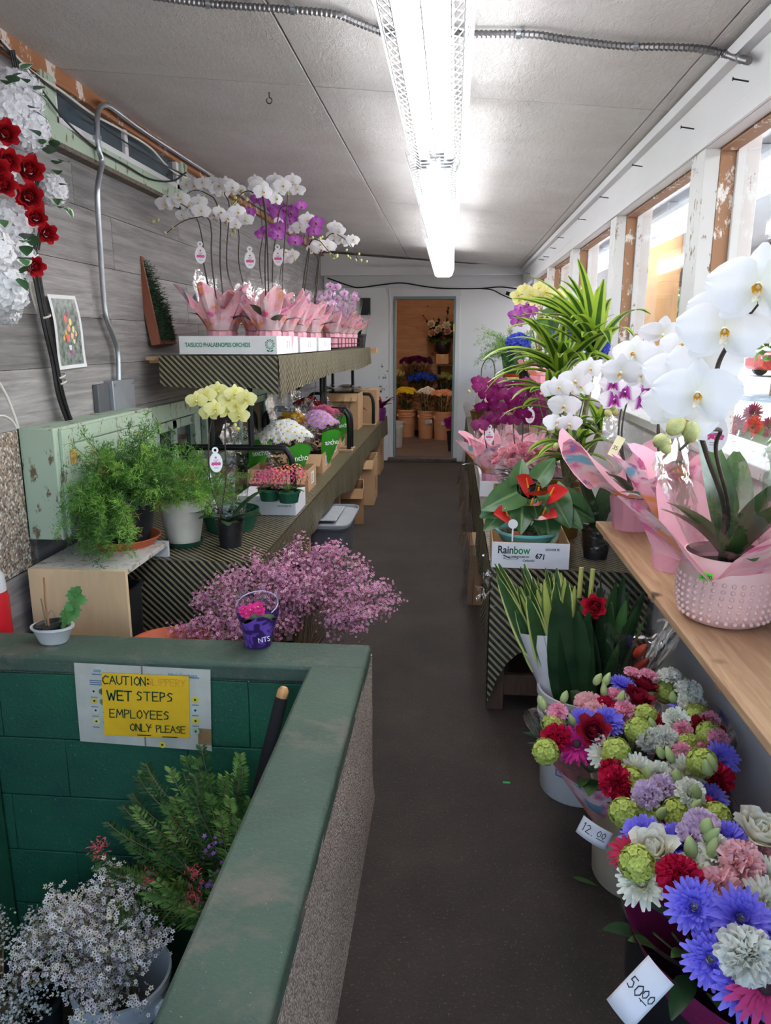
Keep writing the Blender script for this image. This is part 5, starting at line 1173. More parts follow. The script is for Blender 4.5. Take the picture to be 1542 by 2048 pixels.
potted('small white blooms in a green printed sleeve left of the daisies', lp.x - .0, lp.y + .2, TZ + .008, [(226,226,206),(206,214,180)], .10, .24, 'kalan', 12, .7, True, True, sl=(.06,.16,.33))
# far end: cartons with plastic, foil-wrapped plants
f1 = at(712, 832, Z=TZ); carton('tall closed cardboard box at the far end of the left table', at(733, 849, Z=TZ) + V((-.02, .25, .001)), (.24, .32, .36), 0)
c2 = carton('open cardboard box on the left table with clear plastic over it', at(690, 862, Z=TZ) + V((-.06, .3, .001)), (.36, .42, .36), 0, None, None, True)
text(c2, 'S11', .07, Matrix.Translation((.02, -.2115, .22)) @ Matrix.Rotation(PI/2, 4, 'X'), M_ink)
q_ = at(705, 785, Y=7.05); t = thing('plastic_sheet', 'folded clear plastic bags lying on top of the open cardboard box', 'plastic', (c2.location.x, c2.location.y, TZ + .375))
m = MB(); m.grid(lambda u, v: (-.2+.4*u, -.24+.4*v, .02*math.sin(u*7)*math.sin(v*5) + .02), 12, 12); m.grid(lambda u, v: (-.16+.36*u, -.2+.36*v, .04 + .03*math.sin(u*5 + 2)*math.cos(v*6)), 12, 12); part('sheet', m, film('milky_film', haze=.4, edge=.5, scale=16), t)
def foil(label, x, y, z, mt, h=.26, petals=None, n=26):
    t_ = thing('foil_wrapped_plant', label, 'plant', (x, y, z)); m_ = MB(); m_.lathe([(0,0),(.06,0),(.075,.1),(.07,.14)], 18); part('pot_cover', m_, mt, t_)
    for k_ in range(n):
        a_ = rnd(0,6.28); m_ = MB(); blade(m_, (.02*math.cos(a_), .02*math.sin(a_), .13), (math.cos(a_)*.8, math.sin(a_)*.8, rnd(.2,1.2)), rnd(.12,h*.7), .07, .8, 0, 4, 1, .3); part('foil_point', m_, petals[k_ % len(petals)] if petals else mt, t_)
    return t_
fp = at(772, 838, Z=TZ); foil('purple and red foil-wrapped plant at the far end of the left table', fp.x - .06, fp.y - .15, TZ + .001, M_purplefoil, .34, [M_purplefoil, M_red, M_red], 34)
foil('red foil-wrapped plant standing on the tall cardboard box', c2.location.x - .02, c2.location.y + .48, TZ + .001, M_red, .5, None, 30)
# under the table
bc = at(672, 1010, Z=.46)
t = thing('storage_bin', 'grey plastic storage bin with a pale lid under the left table edge', 'bin', (-.795, 4.62, 0)); m = MB(); rbox(m, .17, .28, .378, .004, .84, .012); part('body', m, M_grey, t)
m = MB(); rbox(m, .19, .30, .012, .002, 1.0, .004); lid = part('lid', m, M_lidgrey, t, M=Matrix.Translation((0, 0, .392))); m = MB(); m.bb((-.10,-.2,.024),(.10,.2,.034)); part('lid_panel', m, M_lidgrey, lid, bev=.006)
p_ = at(715, 1043, Z=0); c_ = carton('open cardboard box on the floor under the left table, nearest the aisle', (p_.x - .13, p_.y + .1, 0), (.34, .42, .30), .12, M_carddark, None, True); part('contents', MB().bb((-.15,-.19,.006),(.15,.19,.2)), mat('red_dark', (120,40,36), .8, var=.3), c_)
def lined(c_, sx, z0, n=7):
    m_ = MB()
    for i in range(n): m_.bb((sx + .0005, -.12, z0 + i*.018), (sx + .001, rnd(-.02,.1), z0 + i*.018 + .008))
    part('printed_lines', m_, mat('print_brown', (110,84,62), .8, var=0), c_)
p_ = at(742, 1006, Z=0); c_ = carton('tall cardboard box with printed lines on the floor under the left table', (p_.x - .15, p_.y + .15, 0), (.36, .5, .42), .03, M_card, None, True); lined(c_, .18, .12)
p_ = at(757, 948, Z=0); c_ = carton('farthest cardboard box on the floor under the left table', (p_.x - .16, p_.y + .2, 0), (.36, .5, .42), .0, M_card, None, True); lined(c_, .18, .2)
t = thing('wooden_post', 'wooden post standing in a black pot beside the grey storage bin', 'post', (-.80, 4.02, 0)); part('pot', pot_mb(.06, .075, .14, .01, seg=20), M_black, t); part('post', MB().bb((-.025,-.02,.012),(.02,.02,.56)), M_shelfwood, t)

# ================================================================ RIGHT TABLE
RX0, RX1, RY0, RY1 = .165, .775, 2.86, 8.9
t = thing('display_table', 'long low wooden display table under the striped cloth along the window wall', 'table', (.47, 5.9, 0))
part('tabletop', MB().bb((-.295, RY0 - 5.88, .575), (.295, RY1 - 5.92, .612)), M_shelfwood, t)
for y in (RY0 + .06, 4.6, 6.6, RY1 - .12):
    for x in (-.27, .26): part('leg', MB().bb((x - .035, y - 5.9 - .03, 0), (x + .035, y - 5.9 + .03, .575)), mat('dark_table_wood', (82,58,44), .75, var=.25, stretch=(6,6,1)), t, bev=.003)
for y in (RY0 + .06, 4.6, 6.6): part('stretcher', MB().bb((-.235, y - 5.915, .06), (.225, y - 5.885, .15)), mat('dark_table_wood', (82,58,44)), t, bev=.003)
part('stretcher', MB().bb((-.285, RY0 - 5.75, .06), (-.255, RY1 - 6.1, .13)), mat('dark_table_wood', (82,58,44)), t)
rc = drape('tablecloth', 'black and gold striped cloth over the table by the window wall', RX0, RX1, RY0, RY1, TZ - .004,
  [('front', lambda u: .30 + .27*math.exp(-u*9), .010, 9), ('left', lambda u: .24 + .02*math.sin(u*40) + .33*math.exp(-(1-u)*60), .010, 80), ('back', .2, .004, 6)])
t = thing('plastic_cover', 'clear crumpled plastic hanging over the aisle edge of the right table cloth', 'plastic', (RX0, 4.6, TZ))
def pf(u, v):
    w_ = .018*math.sin(u*60) + .012*math.sin(u*23 + v*3)
    return (-.060 + w_*v - .03*v, -1.72 + 3.4*u, .012 - .27*v + .02*math.sin(u*31))
part('film', MB().grid(pf, 70, 6), film('crumpled_film', haze=.13, edge=.45, scale=18), t)
m = MB()
for i in range(26):
    a = V((rnd(-.03,.03), -1.74 + rnd(-.03,.05), rnd(-.12,.03))); m.add([a, a + V((rnd(-.04,.04), rnd(-.03,.03), rnd(-.05,.05))), a + V((rnd(-.04,.04), rnd(-.03,.03), rnd(-.05,.05)))], [(0,1,2)])
part('crumpled_corner', m, film('crumpled_film2', haze=.35, edge=.5, scale=40), t)
# ---- the printed carton with the anthurium bowl
A0 = at(985, 1137, Z=TZ); bxw, bxd, bxh = .300, .34, .105
t = tray('printed_carton', 'white card carton printed Rainbow and 671, holding the anthurium bowl', 'box', (A0.x + .15, A0.y + bxd/2 + .005, TZ + .002), (bxw, bxd, bxh), math.radians(-1.5), .004, M_card); crt = t
t2 = MB().bb((-bxw/2 + .0, -bxd/2 - .0012, .001), (bxw/2, -bxd/2 - .0002, bxh - .001)); fr = part('printed_front', t2, M_whitecard, t)
F = Matrix.Translation((0, -bxd/2 - .0018, 0)) @ Matrix.Rotation(PI/2, 4, 'X'); M_inkg = mat('bright_green_ink', (24,130,56), .7, var=0)
def tx(s, x, z, sz, mt, sx=1, bold=0, rot=0, sh=0): return text(fr, s, sz, F @ Matrix.Translation((x, z, 0)) @ Matrix.Rotation(rot, 4, 'Z'), mt, 'lettering', .0003, sx, bold, 'LEFT', sh)
tx('Rain', -.128, .073, .044, M_ink, .82, .0007); tx('bow', -.0655, .0725, .044, M_inkg, .82, .0007)
tx('IN GREENHOUSES INC', -.085, .047, .0085, M_ink, .95, .0002); tx('GROWER 95', .057, .079, .0135, M_ink, .72, .0002); tx('671', .020, .052, .030, M_ink, .85, .0009, -.12); tx('Colourful', -.03, .033, .013, M_ink, .9, 0, 0, .3)
m = MB(); n = 16
for (cx_, w_, h_, z_) in ((-.075, .030, .005, .040),):
    for i in range(n):
        a, b = 2*PI*i/n, 2*PI*(i+1)/n; q = lambda a, f: (cx_ + w_*f*math.cos(a), z_ + h_*f*math.sin(a), .0004); m.add([q(a,1), q(b,1), q(b,.85), q(a,.85)], [(0,1,2,3)], 0, F)
m.add([(-.108,.052,.0004), (-.102,.054,.0004), (-.075,.041,.0004), (-.055,.040,.0004), (-.080,.039,.0004)], [(0,1,2,3,4)], 0, F); part('swash', m, M_ink, fr)
bwl = V((A0.x + .145, A0.y + .165, TZ + .008))
t = thing('anthurium_planter', 'red anthurium in a teal bowl set inside the printed white carton', 'plant', bwl)
part('bowl', MB().lathe([(0,0),(.06,0),(.105,.075),(.125,.108),(.131,.108),(.131,.116),(.118,.116),(.10,.075),(.055,.008),(0,.008)], 32), mat('teal_glaze', (104,176,170), .2, var=.12), t); soil(t, .112, .103)
part('terracotta_shard', MB().box((-.05,-.10,.115), (.04,.012,.025), 0, .3), M_terra, t)
def heart(mb, base, d, L, W, up, m=0, droop=.3):
    """heart-shaped blade hanging from its stalk"""
    d = V(d).normalized(); u_ = V(up); s = d.cross(u_).normalized(); nn = s.cross(d)
    def fn(u, v):
        x = 2*u - 1; w = W/2*(math.sin(PI*min(.98, .18 + .82*v)**.75))**.8; y = v*L - .16*L*abs(x)**1.5*(1 - v)**2
        return V(base) + s*(x*w) + d*y + nn*(abs(x)*w*.22 - droop*L*v*v*.6)
    mb.grid(fn, 6, 7, m, None, lambda u, v: (u, v))
M_anth = m_leaf('anthurium_leaf', (50,88,52), (82,120,68), .3, .15, mid=(110,142,92)); M_spathe = mat('red_spathe', (206,40,42), .38, var=.15); M_spadix = mat('yellow_spadix', (230,170,50), .5)
for q, d, L in (((1035,985),(-1,-.5,-.35),.20),((1100,985),(.6,-.8,-.9),.2),((1045,1005),(-.1,-1,-.9),.17),((1018,1005),(-1,-.4,-.4),.16),((1092,1035),(.15,-1,-1.1),.17),((1120,1000),(1,-.2,-.5),.2),((1038,968),(.1,.3,.9),.13),((1075,960),(.6,.2,.8),.14),((1000,1030),(-.7,-.7,-.5),.12),((1115,1020),(.9,-.7,-.5),.15),((1065,1000),(.1,-1,-.4),.13)):
    b = at(q[0], q[1], Y=bwl.y - .02) - bwl; m = MB(); heart(m, b, d, L*.82, L*.64, (0,-1,.55)); lf = part('leaf', m, M_anth, t); part('stalk', MB().tube(bez([(rnd(-.02,.02), 0, .11), b*.55 + V((0,0,.03)), b], 4), .0022, 5), M_stem, lf)
for q, d in (((1056,976),(-.5,-.6,.6)),((1075,992),(.1,-1,.5)),((1100,992),(.6,-.7,.4)),((1062,1012),(.2,-1,.3)),((1085,1030),(.5,-1,.2)),((1015,1032),(-.6,-.8,.3))):
    b = at(q[0], q[1], Y=bwl.y - .06) - bwl; m = MB(); heart(m, b, d, .095, .085, (.1,-1,.7), 0, .1); s_ = part('spathe', m, M_spathe, t); dd = V(d).normalized()
    part('spadix', MB().tube([b + V((0,0,.002)), b + dd*.02 + V((0,0,.03))], [.005, .003], 7), M_spadix, s_); part('stalk', MB().tube(bez([(0,0,.11), b*.5 + V((0,0,.03)), b], 4), .002, 5), M_stem, s_)
m = MB()
for i in range(40):
    a = rnd(0,6.28); r = rnd(.02,.10); blade(m, (r*math.cos(a), r*math.sin(a) - .01, .11), (rnd(-1,1), rnd(-1,.5), 1), rnd(.025,.05), .012, .5, 0, 3, 1)
part('ivy_growth', m, ML_green, t, kind='stuff')
pk = at(1026, 1048, Y=bwl.y - .12); m = MB(); M_ = frame((-.1,-1,.1), (0,0,1), pk - bwl, 1); m.lathe([(.019,0),(.019,.001),(0,.001)], 20, 0, (0,0,0), M_); m.bb((-.003,-.07,0),(.003,-.018,.001),0,M_); part('round_plant_label', m, M_whitecard, t)
# ---- pink potted roses in a cardboard tray
p0 = at(1000, 1047, Z=TZ); t = tray('cardboard_tray', 'brown cardboard tray holding the pink potted roses on the right table', 'tray', (p0.x + .17, p0.y + .24, TZ + .002), (.36, .46, .11), 0, .005, M_carddark)
m = MB(); m.bb((-.181,-.16,.02),(-.1803,-.02,.09)); part('label', m, M_whitecard, t)
for i, (lb, x, y) in enumerate((('pink potted roses in a clear sleeve, front left of the brown tray', p0.x + .10, p0.y + .13), ('pink potted roses in a clear sleeve, front right of the brown tray', p0.x + .25, p0.y + .16), ('pink potted roses in a clear sleeve, rear left of the brown tray', p0.x + .11, p0.y + .34))):
    potted(lb, x, y, TZ + .008, [(236,160,178),(240,174,186),(230,146,166)], .13, .27, 'carnation', 10, .78, i != 0, sl=(.06,.16,.30), dome=.07)
# ---- magenta orchids in pink paper, in a white tray
p1 = at(955, 990, Z=TZ); whitetray_loc = (p1.x + .19, p1.y + .45, TZ + .002)
t = tray('flower_tray', 'white card tray of magenta orchids on the right table', 'tray', whitetray_loc, (.36, 1.0, .09), 0, .005, M_whitecard)
MG = 'magenta orchids in pink paper on the right table'
spots = [(p1.x + .09, p1.y + .10, 'front left of the white tray'), (p1.x + .25, p1.y + .14, 'front right of the white tray'), (p1.x + .10, p1.y + .42, 'second on the aisle side of the white tray'), (p1.x + .27, p1.y + .46, 'second on the window side of the white tray')]
mgf = [[(960,775),(972,790),(985,800),(965,815),(978,835),(996,815),(990,840),(1000,838),(960,850)], [(1010,790),(1022,800),(1035,785),(1030,815),(1046,830),(1040,800),(1056,815),(1028,840),(1060,840)], [(955,762),(975,765),(990,770),(1000,780),(1012,770),(1005,765),(985,785),(1015,815)], [(1040,770),(1055,765),(1070,775),(1065,790),(1078,800),(1050,780),(1082,815),(1075,830),(1070,845)]]
for i, (x, y, lb) in enumerate(spots):
    b = mgf[i]; mx_ = sum(q[0] for q in b)/len(b); topq = min(b, key=lambda q: q[1])
    wrapped_orchid('magenta orchid in pink paper, ' + lb, x, y, TZ + .008, [[(mx_ - 8, 880), (mx_ - 10, 830), (mx_ - 12, topq[1])], [(mx_ + 8, 880), (mx_ + 10, 840), (topq[0] + 14, topq[1] + 6)]], b, 'magenta', .05, [(b[0][0] - 22, b[0][1] + 8)] if i == 0 else [], .068, .12, .13, .20, MG, .022, 4, True, (979, 872) if i == 0 else ((1060, 832) if i == 1 else None), [.4, 1.3, .9, 2.0][i], None, .20)
t = thing('gold_wrapped_bunch', 'dark gold-wrapped bunch in clear film at the far part of the right table', 'bouquet', at(940, 880, Y=6.0)*V((1,1,0)) + V((.12, 0, TZ + .001)))
part('pot_cover', MB().lathe([(0,0),(.05,0),(.09,.20),(.13,.34),(.12,.34),(.08,.2)], 18), M_gold, t); sleeve(t, .08, .17, .02, .42)
for i in range(14): m = MB(); blade(m, (rnd(-.05,.05), rnd(-.05,.05), .3), (rnd(-1,1), rnd(-1,1), 1), rnd(.08,.14), .05, .5); part('leaf', m, ML_dark, t)
# ---- gold pot with the variegated dracaena
dp = at(1118, 1082, Z=TZ); t = thing('dracaena', 'tall lime-striped dracaena in a gold-wrapped pot on the right table', 'plant', (dp.x + .01, dp.y + .11, TZ + .001)); o = t.location; DY = o.y
part('pot_cover', MB().lathe([(0,0),(.085,0),(.10,.1),(.105,.2),(.112,.24),(.104,.24),(.098,.19),(.08,.02),(0,.02)], 26), M_gold, t); soil(t, .098, .22)
M_cane = mat('dracaena_cane', (142,134,98), .7, var=.3, vs=60, bump=.6, bs=120)
heads = [((1122,742),.36,30,-.02,(-.45,-.3,.5)), ((1190,700),.42,34,-.05,(.25,-.2,.9)), ((1150,905),.24,20,-.12,(.1,-.5,.5)), ((1105,800),.26,14,-.1,(-.5,-.4,.2)), ((1200,860),.20,8,.0,(.2,-.3,.3))]
for hi, (q, L, n, dy, bias) in enumerate(heads):
    c = at(q[0], q[1], Y=DY + dy) - o
    part('cane', MB().tube(bez([(rnd(-.03,.04), rnd(-.03,.03), .21), (c.x*.55 + .02, c.y*.5, .21 + (c.z-.21)*.5), c], 6), [.012]*13, 8), M_cane, t)
    for i in range(n):
        a = i*2.4; e = rnd(-.1, 1.1); d = V((math.cos(a)*(1.15-e*.55), math.sin(a)*(1.15-e*.55), e)) + V(bias)*.55; m = MB(); d.x = -abs(d.x)*.6 if c.x + o.x + d.normalized().x*L > .70 else d.x
        blade(m, c + V((0,0,rnd(-.05,.04))), d, L*rnd(.78,1.1), rnd(.046,.062), rnd(.7,1.5), 0, 9, 2, .3, .62, .55, rnd(-.4,.4), .5)
        part('leaf', m, ML_limed if i % 2 else ML_lime, t)
# ---- white orchid in a black pot
op = at(1190, 1122, Z=TZ); t = thing('white_orchid', 'white orchid in a black pot with crinkled film beside the plank shelf', 'orchid', (op.x + .01, op.y + .055, TZ + .001)); o = t.location; OY = o.y
part('pot', pot_mb(.047, .06, .125, .012), M_black, t); soil(t, .053, .11, mat('bark', (120,84,58), .9)); sleeve(t, .056, .085, .02, .30); part('crinkled_wrap', MB().lathe([(.053,.03),(.066,.08),(.064,.13),(.07,.14)], 18), film('crumpled_film', haze=.13), t)
for d_, L, W in (((-.35,-.2,1.1),.30,.08), ((.45,-.3,1.0),.30,.085), ((-.7,-.4,.9),.22,.07), ((.25,.3,1.1),.26,.08), ((-.9,-.2,.5),.24,.06)):
    m = MB(); blade(m, (0,0,.11), d_, L, W, .45, 0, 8, 2, .22, .8, .5); part('leaf', m, ML_orchid, t)
YF = OY - .18
for s_ in ([(1170,960),(1150,900),(1128,850),(1118,810),(1140,770),(1160,745)], [(1175,960),(1160,890),(1140,845)]): stem(t, [(o.x, OY, TZ+.11)] + [px(q, YF + (.12 if i == 0 else 0)) for i, q in enumerate(s_)], .0042, .0025, M_dstem)
for q, s_ in (((1128,812),.062),((1112,845),.05),((1138,848),.05),((1150,762),.062),((1108,778),.052),((1180,738),.05),((1165,775),.045),((1120,775),.05)):
    p_ = px(q, YF, .03); oflower(t, 'white', p_, tocam(p_, .4, -.1), s_)
for q in ((1103,862),(1115,855),(1112,893)): obud(t, px(q, YF), .03)
# ================================================================ PLANK SHELF BY THE WINDOWS
PZ = .85
m = MB(); m.bb((.535, .35, PZ - .022), (.795, 2.745, PZ)); pl = tag(part('plank_shelf', m, M_shelfwood, None, bev=.003), 'long bare wooden plank shelf fixed along the window wall, carrying the largest orchids', 'shelf')
for y in (2.70, 2.05, 1.50): part('bracket', MB().bb((.56, y - .02, PZ - .06), (.79, y + .02, PZ - .022)), M_shelfwood, pl, bev=.003)
# pink-wrapped orchid with purple hearts, far end of the plank
a_ = at(1272, 1066, Z=PZ); ax, ay = a_.x, a_.y + .07
t = wrapped_orchid('purple-hearted white orchid in plain pink paper at the far end of the plank shelf', ax, ay, PZ + .001, [[(1240,900),(1238,850),(1245,800),(1240,775)], [(1245,900),(1246,840),(1262,790),(1300,760)]], [], 'pw', .05, [(1216,826),(1230,824),(1224,812)], .080, .13, .15, .20, None, .03, 4, True, None, .85, MPa, .2, 4, (-.05,-.05), spike=.6)
for q, s_ in (((1226,768),.045),((1250,785),.05),((1297,772),.062),((1228,800),.05),((1283,806),.045),((1310,795),.045)): p_ = px(q, ay - .08, .02); oflower(t, 'pw', p_, tocam(p_, .3), s_)
g = at(1233, 893, Y=ay - .14); M_ = frame((-.2,-1,.25), (.45,0,1), g - t.location, 1); m = MB(); m.bb((-.014,-.035,0),(.014,.035,.0008),0,M_); tg = part('paper_tag', m, mat('cream_card', (226,222,176), .6), t); m = MB(); hand(m, '35.', -.009, -.012, .013, .12, .15); part('handwriting', m, M_ink, tg, M=M_ @ Matrix.Translation((0,0,.0012)))
# second pink-wrapped orchid on the plank
b_ = at(1352, 1150, Z=PZ); bx_, by_ = b_.x + .01, b_.y + .065
t = wrapped_orchid('white orchid in pink floral paper, middle of the three on the plank shelf', bx_, by_, PZ + .001, [[(1322,950),(1318,860),(1312,800),(1300,740)], [(1322,930),(1316,850),(1330,750),(1345,705),(1290,735),(1262,760)]], [], 'white', .055, [(1330,880),(1342,868)], .072, .16, .11, .20, None, .034, 4, False, None, 1.9, MPa, .22)
for q, s_ in (((1325,668),.058),((1268,708),.058),((1300,715),.05),((1243,745),.056),((1282,752),.048),((1345,735),.048),((1360,690),.05),((1310,760),.04)): p_ = px(q, by_ - .12, .03); oflower(t, 'white', p_, tocam(p_, .45), s_)
# big orchid in the dimpled pink pot
c_ = at(1478, 1270, Z=PZ); cx_, cy_ = c_.x, c_.y + .105
k = NT('pink_ceramic'); k.col(lin((240,200,194))); k.set(.32, 0, .5)
t = thing('dimpled_pot_orchid', 'largest white orchid in a dimpled pink ceramic pot at the near end of the plank', 'orchid', (cx_, cy_, PZ + .001)); o = t.location
m = MB(); prof = [(0,0),(.075,0),(.088,.006),(.104,.035),(.110,.07),(.110,.11),(.105,.15),(.100,.165),(.096,.165),(.10,.15),(.104,.1),(.07,.01),(0,.01)]; m.lathe(prof, 48); pt = part('pot', m, k.mat, t)
m = MB()
for r_ in range(7):
    z = .020 + r_*.0155; R = .094 + .016*math.sin(min(1, z/.08)*PI/2)
    for i in range(34):
        a = 2*PI*i/34 + r_*.012; m.sphere((R*math.cos(a), R*math.sin(a), z), .0056, 8, 5, 0)
part('raised_dots', m, k.mat, pt, kind='stuff')
st = at(1412, 1153, Y=cy_ - .11); M_ = frame((st - o)*V((1,1,0)), (0,0,1), (st - o), 1); m = MB(); m.bb((-.014,-.009,0),(.014,.009,.0012),0,M_); sk = part('price_sticker', m, mat('neon_green', (96,220,60), .5, var=0), t); m = MB(); hand(m, '35.00', -.010, -.004, .008, .14, .12); part('handwriting', m, M_ink, sk, M=M_ @ Matrix.Translation((0,0,.0018)))
m = MB(); vs = []; seg, nv = 64, 9
for i in range(nv + 1):
    v = i/nv
    for k_ in range(seg):
        a = 2*PI*k_/seg; c = abs(math.cos(2*(a + 1.335)))**1.4; rr_ = .092 + .15*v**1.2*(.4 + .8*c) - .012*math.sin(a*9)*v; z = .12 + .17*v*(.35 + .75*c) - .05*v*(1-c)
        vs.append((min(rr_*math.cos(a), .778 - cx_), rr_*math.sin(a), z))
m.add(vs, [(i*seg+k_, i*seg+(k_+1)%seg, (i+1)*seg+(k_+1)%seg, (i+1)*seg+k_) for i in range(nv) for k_ in range(seg)]); part('paper_wrap', m, MPa, t, sharp=30)
soil(t, .085, .13); sleeve(t, .085, .13, .16, .40, M_cello2, .2, lean=(-.06,-.03))
for d_, L, W in (((-.75,-.45,.95),.27,.075), ((-.55,-.2,.6),.24,.07), ((.35,-.75,1.1),.30,.10), ((.15,.5,1.2),.28,.09), ((-.2,.35,1.3),.34,.10), ((.2,-.35,1.0),.24,.09), ((-.1,-.9,.5),.2,.07)):
    m = MB(); blade(m, (0,0,.14), d_, L, W, .55, 0, 10, 3, .25, .82, .5); part('leaf', m, m_leaf('big_orchid_leaf', (52,84,46), (92,124,66), .25, .15) if 'bol' not in _ME else _ME['bol'], t)
Yb = 1.22
stem(t, [(cx_ - .02, cy_, PZ+.14), (cx_ - .03, cy_ - .02, 1.12), px((1412,905), 1.42), px((1400,850), 1.34), px((1425,790), 1.27), px((1440,720), 1.24), px((1490,640), 1.2), px((1530,590), 1.16)], .0055, .003, M_dstem, n=10)
stem(t, [(cx_ - .01, cy_, PZ+.14), (cx_ - .02, cy_ - .02, 1.12), px((1432,905), 1.44), px((1440,860), 1.38), px((1395,870), 1.32), px((1360,900), 1.3)], .005, .0025, M_dstem, n=10)
for q, Y, s_ in (((1448,662),1.20,.068),((1394,790),1.22,.066),((1518,575),1.12,.070),((1352,812),1.3,.055),((1408,735),1.28,.058),((1375,845),1.3,.048),((1350,745),1.33,.055),((1440,620),1.3,.05),((1500,650),1.3,.05)):
    p_ = px(q, Y, .015); oflower(t, 'white', p_, tocam(p_, .18), s_)
for q, s_ in (((1382,864),.038),((1322,882),.034),((1330,895),.026),((1352,852),.04)): obud(t, px(q, 1.27), s_)
care_tag(t, px((1430, 868), 1.5), .042)
# ================================================================ PLANTS BY THE FAR WINDOWS
t = thing('plant_stand', 'narrow wooden plant stand along the far windows behind the dracaena', 'shelf', (.64, 6.4, TZ + .001))
part('stand_top', MB().bb((-.13,-1.5,.50),(.13,1.5,.525)), M_shelfwood, t)
for y in (-1.4, 0, 1.4):
    for x in (-.11, .11): part('leg', MB().bb((x-.02, y-.02, 0),(x+.02, y+.02, .50)), M_shelfwood, t)
PS = TZ + .527
fx = at(1006, 742, Y=7.6); t = thing('trailing_fern', 'trailing feathery fern in a green pot with orange saucer in the far right corner', 'plant', (fx.x + .10, 7.62, PS)); part('saucer', MB().lathe([(0,0),(.10,0),(.125,.03),(.12,.03),(.095,.006),(0,.006)], 24), M_terra, t); part('pot', pot_mb(.085,.12,.22,.03), M_green, t, M=Matrix.Translation((0,0,.007))); soil(t, .105, .2)
fern(t, (t.location.x, 7.6, PS + .21), 70, (.25, .45), 1.0, 1.5, .9, bias=(-.25,-.1,.0), sub=18, kind_w=(.35,.4,.2,.05), fan=.05, fw=.003, den=7)
part('trailing_vine', MB().tube([p - t.location for p in bez([at(q[0], q[1], Y=7.5) for q in ((962,762),(964,735),(974,718),(986,722),(990,745),(986,762))], 5)], .005, 6), M_stem, t)
def farorchid(label, base, Y, fl, kind, fs, stems, leaves=4):
    t_ = thing('potted_orchid', label, 'orchid', base); part('pot', pot_mb(.05,.062,.12,.01), M_black, t_); soil(t_, .054, .1); orchid_leaves(t_, V(base) + V((0,0,.1)), leaves, .2, .07, .8)
    for s_ in stems: stem(t_, [V(base) + V((0,0,.1))] + [px(q, Y) for q in s_], .0045, .002)
    for q in fl: p_ = px(q, Y, .04); oflower(t_, kind, p_, tocam(p_, .4), fs)
farorchid('cream yellow orchid beneath the window header at the far right', (.60, 6.02, PS), 5.95, [(1035,592),(1050,580),(1062,588),(1080,575),(1092,585),(1108,590),(1070,602),(1040,600),(1085,598),(1118,592)], 'cream', .062, [[(1110,700),(1100,620),(1075,585),(1040,590)]])
farorchid('purple orchid hanging below the cream yellow orchid at the far right', (.60, 6.35, PS), 6.2, [(1030,630),(1042,615),(1050,625),(1058,608),(1045,635),(1062,622),(1035,645)], 'purple', .058, [[(1085,690),(1070,640),(1050,612),(1032,650)]])
t = thing('heart_leaf_plant', 'heart-leaved vine in a pink-wrapped pot beneath the far windows', 'plant', (.62, 5.45, PS)); wrap(t, .08, .12, .08, .1, 4); o = t.location
for q, L in (((1085,620),.16),((1105,640),.15),((1135,620),.17),((1160,640),.15),((1180,610),.17),((1120,600),.15),((1075,640),.13),((1095,680),.13),((1150,600),.14),((1170,670),.15),((1065,660),.12),((1195,640),.14)):
    b = at(q[0], q[1], Y=5.4 + rnd(-.1,.1)) - o; m = MB(); heart(m, b, (rnd(-.5,.5), -.6, rnd(-1,.2)), L, L*.75, (0,-.5,1)); lf = part('leaf', m, ML_green, t); part('stalk', MB().tube(bez([(0,0,.12), b*.6 + V((0,0,.06)), b], 4), .003, 5), M_stem, lf)
t = thing('blue_hydrangea', 'blue hydrangea in a pink-wrapped pot among the leaves below the windows', 'plant', (.58, 3.88, TZ + .002)); wrap(t, .08, .14, .08, .14, 4); o = t.location; hb = cut('hydrangea', (64,80,190), (50,60,150))
for q in ((1150,668),(1036,690),(1125,682),(1195,695)): 
    p_ = at(q[0], q[1], Y=3.95); put(t, 'flower_head', hb, p_, (-.3,-1,.5), .62); part('stem', MB().tube(bez([(0,0,.13), (p_ - o)*.5 + V((0,0,.1)), p_ - o], 4), .003, 5), M_stem, t)
for i in range(18): m = MB(); a = rnd(0,6.28); blade(m, (0,0,.2 + rnd(0,.3)), (math.cos(a), math.sin(a), .5), rnd(.08,.12), .06, .6); part('leaf', m, ML_green, t)
t = thing('wrapped_pot', 'pale pink and white wrapped pot beneath the trailing fern', 'plant', (.50, 6.9, TZ + .002)); wrap(t, .09, .16, .1, .22, 4); 
for i in range(10): m = MB(); a = rnd(0,6.28); blade(m, (0,0,.2), (math.cos(a), math.sin(a), 1.2), rnd(.16,.3), .06, .6); part('leaf', m, ML_green, t)
# ================================================================ BUCKETS AND BUNCHES ON THE FLOOR, RIGHT
def bucket(label, c, r, h, mt, ribs=True, handle=True, rz=0, lab=None, name='bucket'):
    t_ = thing(name, label, 'bucket', c, rz); pr = [(0,0),(r*.84,0),(r*.86,.006),(r*.94,h*.74)]
    if ribs: pr += [(r*1.0,h*.745),(r*1.0,h*.76),(r*.955,h*.765),(r*.96,h*.83),(r*1.01,h*.835),(r*1.01,h*.85),(r*.965,h*.855)]
    pr += [(r*.975,h*.94),(r*1.03,h*.945),(r*1.03,h),(r*.97,h),(r*.93,h*.9),(r*.83,.008),(0,.008)]
    part('body', MB().lathe(pr, 40), mt, t_)
    if handle:
        hd_ = part('handle', MB().tube([(r*1.03*math.cos(a), r*1.03*math.sin(a), h*.80 - .13*math.sin((a + 2.6)/1.9*PI*.6)) for a in [-2.6 + 1.9*i/14 for i in range(15)]], .0022, 6), M_galv, t_)
        for a in (-2.6, -.7): part('ear', MB().box((r*1.02*math.cos(a), r*1.02*math.sin(a), h*.80), (.03,.03,.035), 0, a), mt, t_, bev=.004)
    return t_
